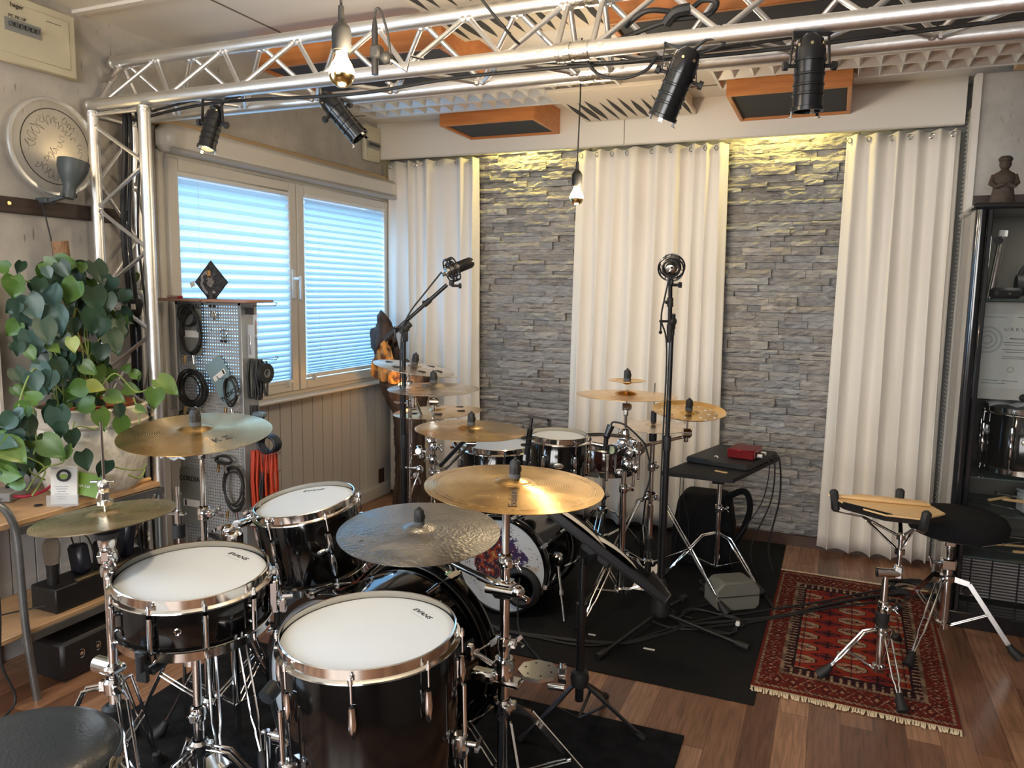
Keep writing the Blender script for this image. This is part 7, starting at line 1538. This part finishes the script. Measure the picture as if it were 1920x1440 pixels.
m.build('coiled_cable', mat('navy_cable', (.015, .018, .030), .5), t); m = MB(c); m.box(c + V((0, -.02, -.03)), (.02, .02, .02), None, .004); m.build('cable_binder', RUBBER, t)
# album sleeve standing on its corner, red marker on the shelf
c = aty(393, 529, PY + .01); t = thing('album_sleeve', 'dark album sleeve standing on its corner on top of the pegboard', 'album sleeve', V((c.x, c.y, PZ1 + .012))); O3 = t.location
Ms = basis((.7071, 0, .7071), (-.7071, 0, .7071), (0, -1, 0), (c.x, PY + .02, c.z)); hs = .063
def art(u, v):
    x, y = u * 2 - 1, v * 2 - 1; a = (x + y) * .5; h_ = (y - x) * .5 ; r = math.hypot(a - .0, h_ - .05); n1 = mn.noise(V((x * 3, y * 3, 2))); n2 = mn.noise(V((x * 9, y * 9, 5)))
    g = .045 + .05 * max(0, n1) + .04 * n2; col = [g, g * 1.02, g * 1.1]
    if abs(r - .52 + n1 * .1) < .07 and h_ > .2: col = [.25, .27, .30]
    if r < .22 + n2 * .1: col = [.20 + n2 * .1, .18 + n2 * .1, .17 + n2 * .08]
    if .30 < a < .55 and .0 < h_ + n2 * .2 < .22: col = [.55, .30, .10]
    return [max(0, c_) for c_ in col] + [1]
m = MB(O3); n_ = 60; vs = []; cols = []
for j in range(n_ + 1):
    for i in range(n_ + 1): vs.append(Ms @ V(((i / n_ - .5) * 2 * hs, (j / n_ - .5) * 2 * hs, .003))); cols.append(art(i / n_, j / n_))
fs = [(j * (n_ + 1) + i, j * (n_ + 1) + i + 1, (j + 1) * (n_ + 1) + i + 1, (j + 1) * (n_ + 1) + i) for j in range(n_) for i in range(n_)]; m.add(vs, fs); m.build('cover_print', vcol_mat('sleeve_print', .25), t, colors=cols)
m = MB(O3); m.box((c.x, PY + .02, c.z), (2 * hs + .002, 2 * hs + .002, .005), basis((.7071, 0, .7071), (-.7071, 0, .7071), (0, -1, 0)).to_3x3()); m.build('sleeve_body', INK, t, smooth=0)
text('Cs', .013, basis((1, 0, 0), (0, 0, 1), (0, -1, 0), (c.x + .016, PY + .0165, c.z - .042)), PAPER, t, origin=O3)
m = MB(O3); q = aty(361, 533, PY + .012); m.box(q, (.026, .001, .022), Matrix.Rotation(-.35, 3, 'Y')); m.build('price_sticker', PAPER, t, smooth=0)
m = MB(O3); m.cyl((c.x, PY + .02, PZ1 + .012), (c.x, PY + .02, PZ1 + .03), .02, n=20); m.build('small_holder', INK, t)
q = aty(335, 557, PY - .03); t = thing('red_marker', 'small red and white marker lying on the pegboard top', 'marker', (q.x, PY - .04, PZ1 + .012)); m = MB(t.location); m.cyl((q.x - .05, PY - .04, PZ1 + .018), (q.x + .01, PY - .04, PZ1 + .018), .006, n=12); m.build('barrel', mat('marker_pink', (.40, .25, .24), .5), t); m = MB(t.location); m.cyl((q.x + .01, PY - .04, PZ1 + .018), (q.x + .028, PY - .04, PZ1 + .018), .0065, n=12); m.build('cap', mat('marker_red', (.45, .03, .04), .4), t)

# ------------------------------------------------------------------ the bench at the left
bxF, bxB, by0, by1, bz = -2.42, -2.78, 1.44, 2.20, .625; O = (-2.6, 1.85, 0)
be = thing('plant_bench', 'grey steel-tube bench with two wooden shelves along the left wall', 'bench', O)
m = MB(O); m.bx(bxB, bxF - .02, 1.40, by1, bz - .022, bz, .004); m.build('top_board', BENCHW, be)
m = MB(O); m.bx(bxB + .01, bxF - .012, by0 - .1, by1 + .02, .225, .245, .004); m.build('lower_board', BENCHW, be)
fx = bxF
tube_r = .0125
m = MB(O); m.tube(spline([(fx + .005, 1.63, .0), (fx, 1.61, .25), (fx - .0, 1.60, .56), (fx, 1.585, .64), (fx - .015, 1.565, .685), (fx - .05, 1.54, .705), (fx - .15, 1.50, .71), (bxB + .03, 1.45, .71)], 6), tube_r, 14); m.build('front_leg', STEEL, be)
for x, y in ((bxF - .01, by1 - .02), (bxB + .02, by1 - .02), (bxB + .02, 1.72)): m = MB(O); m.cyl((x, y, 0), (x, y, bz - .02 if y > 2 else bz - .02), .0115, n=14); m.build('rear_leg' if x < -2.6 else 'front_leg', STEEL, be)
for z in (bz - .034, .215): m = MB(O); m.beam((fx, 1.60, z), (fx, by1 - .02, z), .030, .014, up=(1, 0, 0)) if False else m.bx(fx - .014, fx - .002, 1.60, by1, z - .012, z + .014); m.bx(bxB + .01, fx, by1 - .03, by1 - .015, z - .012, z + .012); m.build('rail', STEEL, be, smooth=0)
m = MB(O); m.cyl((fx, by1 - .05, bz - .04), (fx - .15, by1 - .02, .38), .006, n=8); m.build('diagonal_stay', CHROME, be)
# pot
pcx, pcy = -2.60, 2.035; O = (pcx, pcy, bz); POT = mat('white_textured_ceramic', (.80, .77, .70), .4, bump=(34, 1.0, (1, 1, .6)))
pl = thing('potted_philodendron', 'large heart-leaved climbing plant in a white patterned pot on the bench', 'potted plant', O)
zb = bz
m = MB(O); m.lathe([(0, 0), (.150, 0), (.168, .02), (.186, .08), (.196, .15), (.199, .20), (.196, .245), (.193, .250)], 64, Matrix.Translation((pcx, pcy, zb))); m.build('pot', POT, pl)
m = MB(O); m.lathe([(.193, .248), (.199, .256), (.199, .262), (.193, .268), (.193, .290), (.195, .318), (.187, .325), (.178, .318), (.175, .29), (0, .29)], 64, Matrix.Translation((pcx, pcy, zb))); m.build('pot_rim', mat('white_ceramic', (.66, .61, .52), .3), pl)
m = MB(O); m.lathe([(.12, .30), (.150, .322), (.154, .330), (.146, .332), (.13, .31), (0, .305)], 40, Matrix.Translation((pcx, pcy, zb))); m.build('inner_pot', mat('terracotta', (.33, .10, .05), .7), pl)
m = MB(O); mt_ = atx(112, 452, -2.60); m.cyl((pcx + .0, pcy - .03, zb + .30), (pcx + .0, mt_.y, mt_.z), .027, n=18); m.build('coir_pole', mat('coir_fibre', (.30, .17, .09), .9, bump=(90, 1.0, (1, 1, .5))), pl)
# leaves
def leafmat(name, c1_, c2_):
    mm = mat(name, c1_, .38, noise=(14, c2_, 1.3), spec=.5); N, L = mm.node_tree.nodes, mm.node_tree.links; b = N['Principled BSDF']; b.inputs['Subsurface Weight'].default_value = 0
    return mm
LM = [leafmat('leaf_deep_green', (.014, .042, .026), (.030, .072, .042)), leafmat('leaf_blue_green', (.034, .080, .068), (.060, .120, .098)), leafmat('leaf_fresh_green', (.045, .115, .022), (.095, .180, .035)), leafmat('leaf_yellow_green', (.20, .27, .06), (.34, .38, .11))]
def leaf_mesh(m, p, tip, nrm, L_, W_, curl=.15):
    p = V(p); d = V(tip).normalized(); n = V(nrm); n = (n - d * n.dot(d)).normalized(); s = d.cross(n); rows = 9; vs = []; fs = []
    for i in range(rows + 1):
        u = i / rows; w = W_ * .5 * (math.sin(PI * (u ** .62)) ** .85) * (1.05 - .35 * u) * 1.25 if 0 < u < 1 else 0
        if i == 0: w = W_ * .10
        back_ = -.16 * L_ if False else 0
        for k in (-1, -.5, 0, .5, 1):
            ear = -.13 * L_ * (abs(k)) if i <= 1 else (-.05 * L_ * abs(k) if i == 2 else 0)
            ww = w if i > 1 else (W_ * .30 if i == 0 else W_ * .46)
            if i == rows: ww = 0
            q = p + d * (u * L_ + ear) + s * ww * k + n * (-curl * L_ * (u ** 2) + .10 * W_ * abs(k) ** 1.5 + (-.015 * L_ if k == 0 else 0)); vs.append(q)
    for i in range(rows):
        for k in range(4): a = i * 5 + k; fs.append((a, a + 1, a + 6, a + 5))
    m.add(vs, fs)
LMB = [MB(O) for _ in LM]; ST = MB(O); rnd = random.Random(4)
TO = lambda p: (V(CAMP) - p).normalized()
def leaf_px(px, py, xdepth, size, ang, kind, w=.74, nj=.5):
    size *= .80; nj = max(nj, .55); ang += rnd.uniform(-12, 12)
    p = atx(px, py, xdepth); rt = V((.92, .38, 0)); a = math.radians(ang); d = rt * math.cos(a) + V((0, 0, -math.sin(a))); n = TO(p) + V((rnd.uniform(-nj, nj), rnd.uniform(-nj, nj), rnd.uniform(-.1, nj))); leaf_mesh(LMB[kind], p - d * size * .4, d, n, size, size * w, rnd.uniform(.05, .25))
    return p
# the leaves that stand out in the photograph: px, py, plane, length, direction (90 = pointing down), tone
big = [(98, 425 + 130, -2.50, .115, 95, 1), (50, 588, -2.52, .135, 100, 1), (105, 600, -2.48, .14, 80, 1), (85, 560 + 60, -2.47, .12, 65, 1), (175, 600, -2.46, .125, 95, 0), (110, 525, -2.52, .12, 100, 0), (135, 545, -2.47, .12, 120, 2), (178, 560, -2.47, .125, 85, 0), (198, 568, -2.46, .11, 95, 0), (60, 575, -2.50, .12, 75, 1), (25, 535, -2.56, .10, 100, 2), (5, 500, -2.6, .07, 200, 2), (62, 640, -2.5, .12, 80, 1), (95, 500, -2.55, .09, 40, 2), (122, 495, -2.55, .11, 10, 2), (185, 510, -2.5, .12, 60, 0), (150, 500, -2.56, .10, 0, 0), (212, 640, -2.45, .12, 60, 0), (230, 555, -2.5, .09, 10, 0), (236, 592, -2.5, .09, 60, 0), (225, 615, -2.47, .10, 80, 0),
       (80, 700, -2.46, .10, 80, 1), (65, 715, -2.46, .09, 95, 1), (92, 712, -2.44, .09, 100, 1), (137, 645, -2.42, .07, 90, 3), (110, 690, -2.48, .09, 70, 0), (130, 670, -2.48, .08, 120, 0), (108, 785, -2.40, .12, 95, 1), (95, 775, -2.42, .09, 110, 0), (190, 785, -2.38, .10, 80, 2), (160, 760, -2.42, .10, 170, 2), (145, 728, -2.42, .10, 165, 2), (228, 800, -2.38, .10, 70, 2), (245, 730, -2.45, .08, 20, 2), (215, 745, -2.42, .09, 30, 2), (250, 700, -2.45, .06, 200, 2), (312, 722, -2.30, .12, 25, 2), (290, 745, -2.30, .10, 95, 2), (238, 690, -2.45, .05, -60, 2), (158, 862, -2.37, .09, 85, 0), (135, 820, -2.38, .08, 95, 0), (114, 805, -2.38, .07, 90, 0), (96, 838, -2.36, .12, 35, 2), (125, 850, -2.35, .08, 150, 2), (195, 878, -2.33, .09, 115, 0), (40, 770, -2.45, .09, 150, 2), (32, 818, -2.42, .07, 90, 1), (52, 800, -2.44, .10, 80, 0), (15, 790, -2.42, .09, 140, 0), (8, 830, -2.40, .09, 20, 1), (22, 845, -2.38, .13, 30, 2), (50, 870, -2.40, .09, 60, 0), (30, 905, -2.36, .08, 160, 2), (20, 890, -2.36, .08, 10, 2), (8, 870, -2.38, .07, 40, 2), (165, 690, -2.45, .08, 40, 2), (190, 660, -2.46, .09, 110, 0), (175, 725, -2.42, .09, 20, 3), (60, 745, -2.44, .08, 200, 2), (225, 770, -2.4, .07, 60, 0), (262, 768, -2.36, .06, 20, 2), (238, 825, -2.36, .06, 70, 0), (120, 640, -2.47, .09, 60, 0), (190, 612, -2.45, .10, 100, 0)]
for (px, py, xd_, sz, an_, kd) in big: leaf_px(px, py, xd_, sz, an_, kd, nj=.30)
for k in range(200):     # the mass of smaller leaves between them
    px = rnd.gauss(140, 55); py = rnd.uniform(500, 790); 
    if px < 12 or px > 262: continue
    leaf_px(px, py, -2.60 + rnd.uniform(-.08, .12), rnd.uniform(.05, .09), rnd.uniform(40, 140), rnd.choice((0, 0, 1, 0, 2, 2)))
for k in range(44): leaf_px(rnd.uniform(0, 80), rnd.uniform(770, 890), -2.50 + rnd.uniform(-.06, .10), rnd.uniform(.05, .08), rnd.uniform(20, 160), rnd.choice((0, 1, 2, 2)))
for i, L_ in enumerate(LMB): o = L_.build('foliage', LM[i], pl, smooth=60, label=['deep green leaves', 'blue-green leaves', 'fresh green leaves', 'yellow-green leaves'][i]); o['kind'] = 'stuff'
def stem_px(pts_, r=.0028):
    P_ = [atx(x, y, d) for x, y, d in pts_]; ST.tube(spline(P_, 5), r, 6)
stem_px([(180, 740, -2.45), (215, 700, -2.42), (255, 735, -2.38), (290, 722, -2.32)]); stem_px([(120, 740, -2.5), (70, 690, -2.48), (40, 740, -2.46), (35, 790, -2.44)]); stem_px([(60, 760, -2.5), (68, 830, -2.44), (55, 880, -2.40), (85, 900, -2.38)]); stem_px([(250, 745, -2.4), (262, 790, -2.36), (240, 830, -2.36)]); stem_px([(0, 840, -2.42), (45, 855, -2.40), (85, 880, -2.38), (60, 930, -2.37)]); stem_px([(195, 870, -2.34), (235, 880, -2.33), (265, 880, -2.33), (275, 870, -2.34)]); stem_px([(20, 520, -2.56), (60, 530, -2.54), (100, 540, -2.52)]); stem_px([(95, 838, -2.38), (120, 865, -2.36), (80, 880, -2.38), (50, 920, -2.38)]); stem_px([(140, 790, -2.42), (135, 820, -2.40), (145, 800, -2.40), (180, 805, -2.38)]); stem_px([(240, 890, -2.33), (262, 896, -2.33), (272, 880, -2.33)], .0035)
for k in range(14): x_ = rnd.uniform(100, 190); stem_px([(x_, 760, -2.55), (x_ + rnd.uniform(-25, 25), 690, -2.50), (x_ + rnd.uniform(-30, 30), 620, -2.52), (x_ + rnd.uniform(-30, 30), 560, -2.54)], .0022)
ST.build('stems', mat('pale_green_stem', (.20, .28, .08), .5), pl)['kind'] = 'stuff'
# things on the bench
q = atz(128, 941, bz) + V((.022, -.030, 0)); t = thing('business_card', 'white cards with round logo in a clear holder on the bench', 'business cards', q); xd2 = V((.86, .5, 0)).normalized(); nd = V((.5, -.86, .12)).normalized(); yd2 = nd.cross(xd2); Mc2 = basis(xd2, yd2, nd, q + V((0, 0, .070))) @ Matrix.Scale(1.75, 4)
m = MB(q); m.box(Mc2 @ V((0, 0, -.004)), (.050, .076, .006), Mc2.to_3x3()); m.build('card_stack', PAPER, t, smooth=0)
m = MB(q); m.lathe([(.008, 0), (.0125, 0), (.0125, .0008), (.008, .0008)], 28, Mc2 @ Matrix.Translation((0, .020, 0)) @ Matrix.Diagonal((1.1, 1, 1, 1)), closed=True); m.build('logo_ring', INK, t)
m = MB(q); m.lathe([(0, 0), (.007, 0), (.007, .0006), (0, .0006)], 20, Mc2 @ Matrix.Translation((0, .018, 0)) @ Matrix.Diagonal((1.1, .7, 1, 1))); m.build('logo_mark', mat('lime_print', (.30, .45, .06), .6), t)
for k in range(6): m = MB(q); m.box(Mc2 @ V((-.004, -.002 - k * .005, .0003)), (.026 - (k % 3) * .005, .0014, .0004), Mc2.to_3x3()); m.build('printed_line', MATS['pale_print'], t, smooth=0)
m = MB(q); m.box(Mc2 @ V((0, -.030, .006)), (.06, .022, .002), Mc2.to_3x3()); m.box(q + V((.01, .0, .003)), (.07, .05, .005), None); m.build('clear_holder', mat('clear_acrylic', (.8, .82, .84), .1, alpha=.3), t, smooth=0)
q = atz(166, 930, bz) + V((.05, -.065, 0)); t = thing('green_flyer', 'green printed flyer propped against the white pot', 'flyer', q); xd3 = V((.93, .32, -.18)).normalized(); nd = V((.45, -.85, .35)).normalized(); nd = (nd - xd3 * nd.dot(xd3)).normalized(); yd3 = nd.cross(xd3); Mf2 = basis(xd3, yd3, nd, q + V((.01, 0, .068))) @ Matrix.Scale(1.5, 4); m = MB(q); m.box(Mf2 @ V((0, 0, 0)), (.085, .052, .003), Mf2.to_3x3()); m.build('flyer_sheet', mat('green_print', (.10, .22, .02), .4, noise=(4, (.22, .36, .06), 1)), t, smooth=0)
text('songs Lab', .010, Mf2 @ Matrix.Translation((.0, -.004, .002)), PAPER, t, origin=q, shear=.3); m = MB(q); m.box(Mf2 @ V((.043, 0, 0)), (.003, .054, .004), Mf2.to_3x3()); m.build('white_edge', PAPER, t, smooth=0)
q = atz(20, 935, bz); t = thing('mixer_box', 'small grey mixer with knobs and red plug at the left end of the bench', 'mixer', q); m = MB(q); m.box(q + V((-.02, .0, .018)), (.10, .13, .032), Matrix.Rotation(.45, 3, 'Z'), .003); m.build('housing', GS2, t)
for k in range(3): m = MB(q); p_ = q + V((-.03 + k * .02, .01 + k * .012, .034)); m.cyl(p_, p_ + V((0, 0, .012)), .006, n=12); m.build('knob', RUBBER, t)
for k in range(2): m = MB(q); p_ = q + V((.015 - k * .03, -.045 + k * -.012, .016)); m.cyl(p_, p_ + V((.012, -.022, 0)), .007, n=12); m.build('jack', CHROME, t)
cable([q + V((.05, -.02, .02)), q + V((.09, .0, .02)), q + V((.11, .05, .03)), q + V((.10, .10, .05))], .0055, 'short red plug cable at the end of the small mixer', 'cable', mat('crimson_cable', (.40, .015, .05), .5))
q = atz(72, 948, bz); m = MB(q); m.cyl(q, q + V((0, 0, .003)), .014, n=16); o = m.build('guitar_pick', RUBBER); o.location = q; tag(o, 'small flat black pick lying on the bench top', 'pick')
q = atz(268, 896, bz + .008); p_ = V((bxF - .06, by1 - .16, bz + .009)); t = thing('wooden_dowel', 'pale wooden rod lying at the far end of the bench', 'rod', p_); m = MB(p_); m.cyl(p_, p_ + V((.0, .14, 0)), .008, n=12); m.cyl(p_ + V((0, .14, 0)), p_ + V((0, .145, 0)), .007, n=12); m.build('rod', GOLDW, t)
# clear plastic crumpled thing
q = atd(318, 858, 2.45); t = thing('crumpled_film', 'crumpled clear film hanging left of the crash stand', 'plastic film', q); m = MB(q)
for k in range(9): a = q + V((rnd.uniform(-.035, .03), rnd.uniform(-.01, .01), rnd.uniform(-.015, .015))); m.tube([a, a + V((.02, .0, .012)), a + V((.045, 0, .008))], .0035, 5)
m.build('film', mat('clear_crumple', (.75, .77, .8), .1, alpha=.5), t)
# wireless microphone in its charger, power strips etc. on the lower shelf
q = atz(96, 1150, .245); q = V((-2.46, 1.80, .245)); Lc = atx(150, 1130, -2.455)
t = thing('charger_rail', 'long black charging box on the lower bench shelf', 'charger', (-2.52, 1.98, .245)); O = t.location; CHB = mat('black_box_plastic', (.014, .014, .015), .45)
m = MB(O); m.bx(-2.585, -2.455, 1.745, 2.20, .246, .335, .004); m.build('box_body', CHB, t)
for k in range(3): m = MB(O); m.bx(-2.47, -2.45, 1.83 + k * .12, 1.94 + k * .12, .336, .345, .002); m.build('lid_strip', mat('worn_dark_brass', (.20, .16, .09), .4, .6), t)
q = V((-2.52, 1.785, .298)); t = thing('wireless_microphone', 'wireless hand microphone standing upright in the charging box', 'microphone', q); m = MB(q); m.lathe([(.0, 0), (.019, 0), (.0195, .10), (.0215, .135), (0, .135)], 24, Matrix.Translation(q + V((0, 0, -.02)))); m.build('handle', CHB, t)
MG = mat('champagne_mesh', (.46, .42, .37), .35, .9, bump=(420, 1.2)); m = MB(q); m.lathe([(.019, .115), (.024, .122), (.0285, .150), (.0295, .165), (.0285, .182), (.022, .198), (.012, .206), (0, .208)], 28, Matrix.Translation(q)); m.build('grille', MG, t); m = MB(q); m.lathe([(.0195, .11), (.022, .112), (.0265, .134), (.0285, .15)], 28, Matrix.Translation(q)); m.build('collar', MG, t)
for i, (yy, w, h, lab) in enumerate(((1.90, .07, .11, 'dark plug adapters standing on the charging box, nearest the microphone'), (2.0, .08, .09, 'dark rounded adapter in the middle of the charging box'), (2.10, .07, .16, 'black device at the far end of the charging box'))):
    q = V((-2.53, yy, .336)); t = thing('plug_adapter', lab, 'adapter', q); m = MB(q); m.box(q + V((0, 0, h / 2)), (w, .05, h), Matrix.Rotation(.2 * i - .2, 3, 'Y'), .012); m.build('adapter_body', mat('navy_plastic', (.010, .012, .022), .35), t); m = MB(q); m.tube(spline([q + V((0, -.02, h)), q + V((.02, -.04, h + .05)), q + V((.05, .0, h + .03)), q + V((.03, .05, 0))], 4), .003, 6); m.build('adapter_cable', RUBBER, t)
q = V((-2.56, 1.86, 0)); t = thing('amplifier_head', 'long black mixer rack with silver knobs on the floor under the bench', 'amplifier', q); m = MB(q); m.box((-2.52, 1.98, .075), (.20, .50, .145), Matrix.Rotation(0, 3, 'Z'), .012); m.build('housing', CHB, t)
for k in range(6): m = MB(q); p_ = V((-2.418, 1.80 + k * .065, .088)); m.tube([p_ + V((.004, .012 * math.cos(a), .016 * math.sin(a))) for a in np.linspace(-2.2, 2.2, 9)], .0022, 6); m.cyl(p_, p_ + V((.006, 0, 0)), .007, n=10); m.build('knob_ring', CHROME, t)
cable([(-2.40, 1.52, .70), (-2.415, 1.50, .60), (-2.39, 1.51, .40), (-2.385, 1.50, .2), (-2.36, 1.52, .06), (-2.34, 1.40, .02)], .0042, 'black cable hanging in front of the left bench leg')
cable([fl(20, 1385 - 180, .02), (-2.60, 1.62, .262), (-2.56, 1.70, .262), (-2.50, 1.76, .27)][1:], .003, 'thin black lead from the charging box toward the wall')
# black foam block under the rack tom and dark sandbag
q = atz(545, 1175, 0); t = thing('black_pedal_case', 'black wedge standing on the floor behind the snare drum', 'wedge', q); m = MB(q); m.prism([(-.05, 0), (.06, 0), (.05, .13), (.02, .14)], .07, basis((1, 0, 0), (0, 0, 1), (0, -1, 0), q)); m.build('wedge_body', CHB, t, smooth=0); m = MB(q); m.box(q + V((.0, -.072, .09)), (.02, .004, .03)); m.build('metal_catch', CHROME, t)
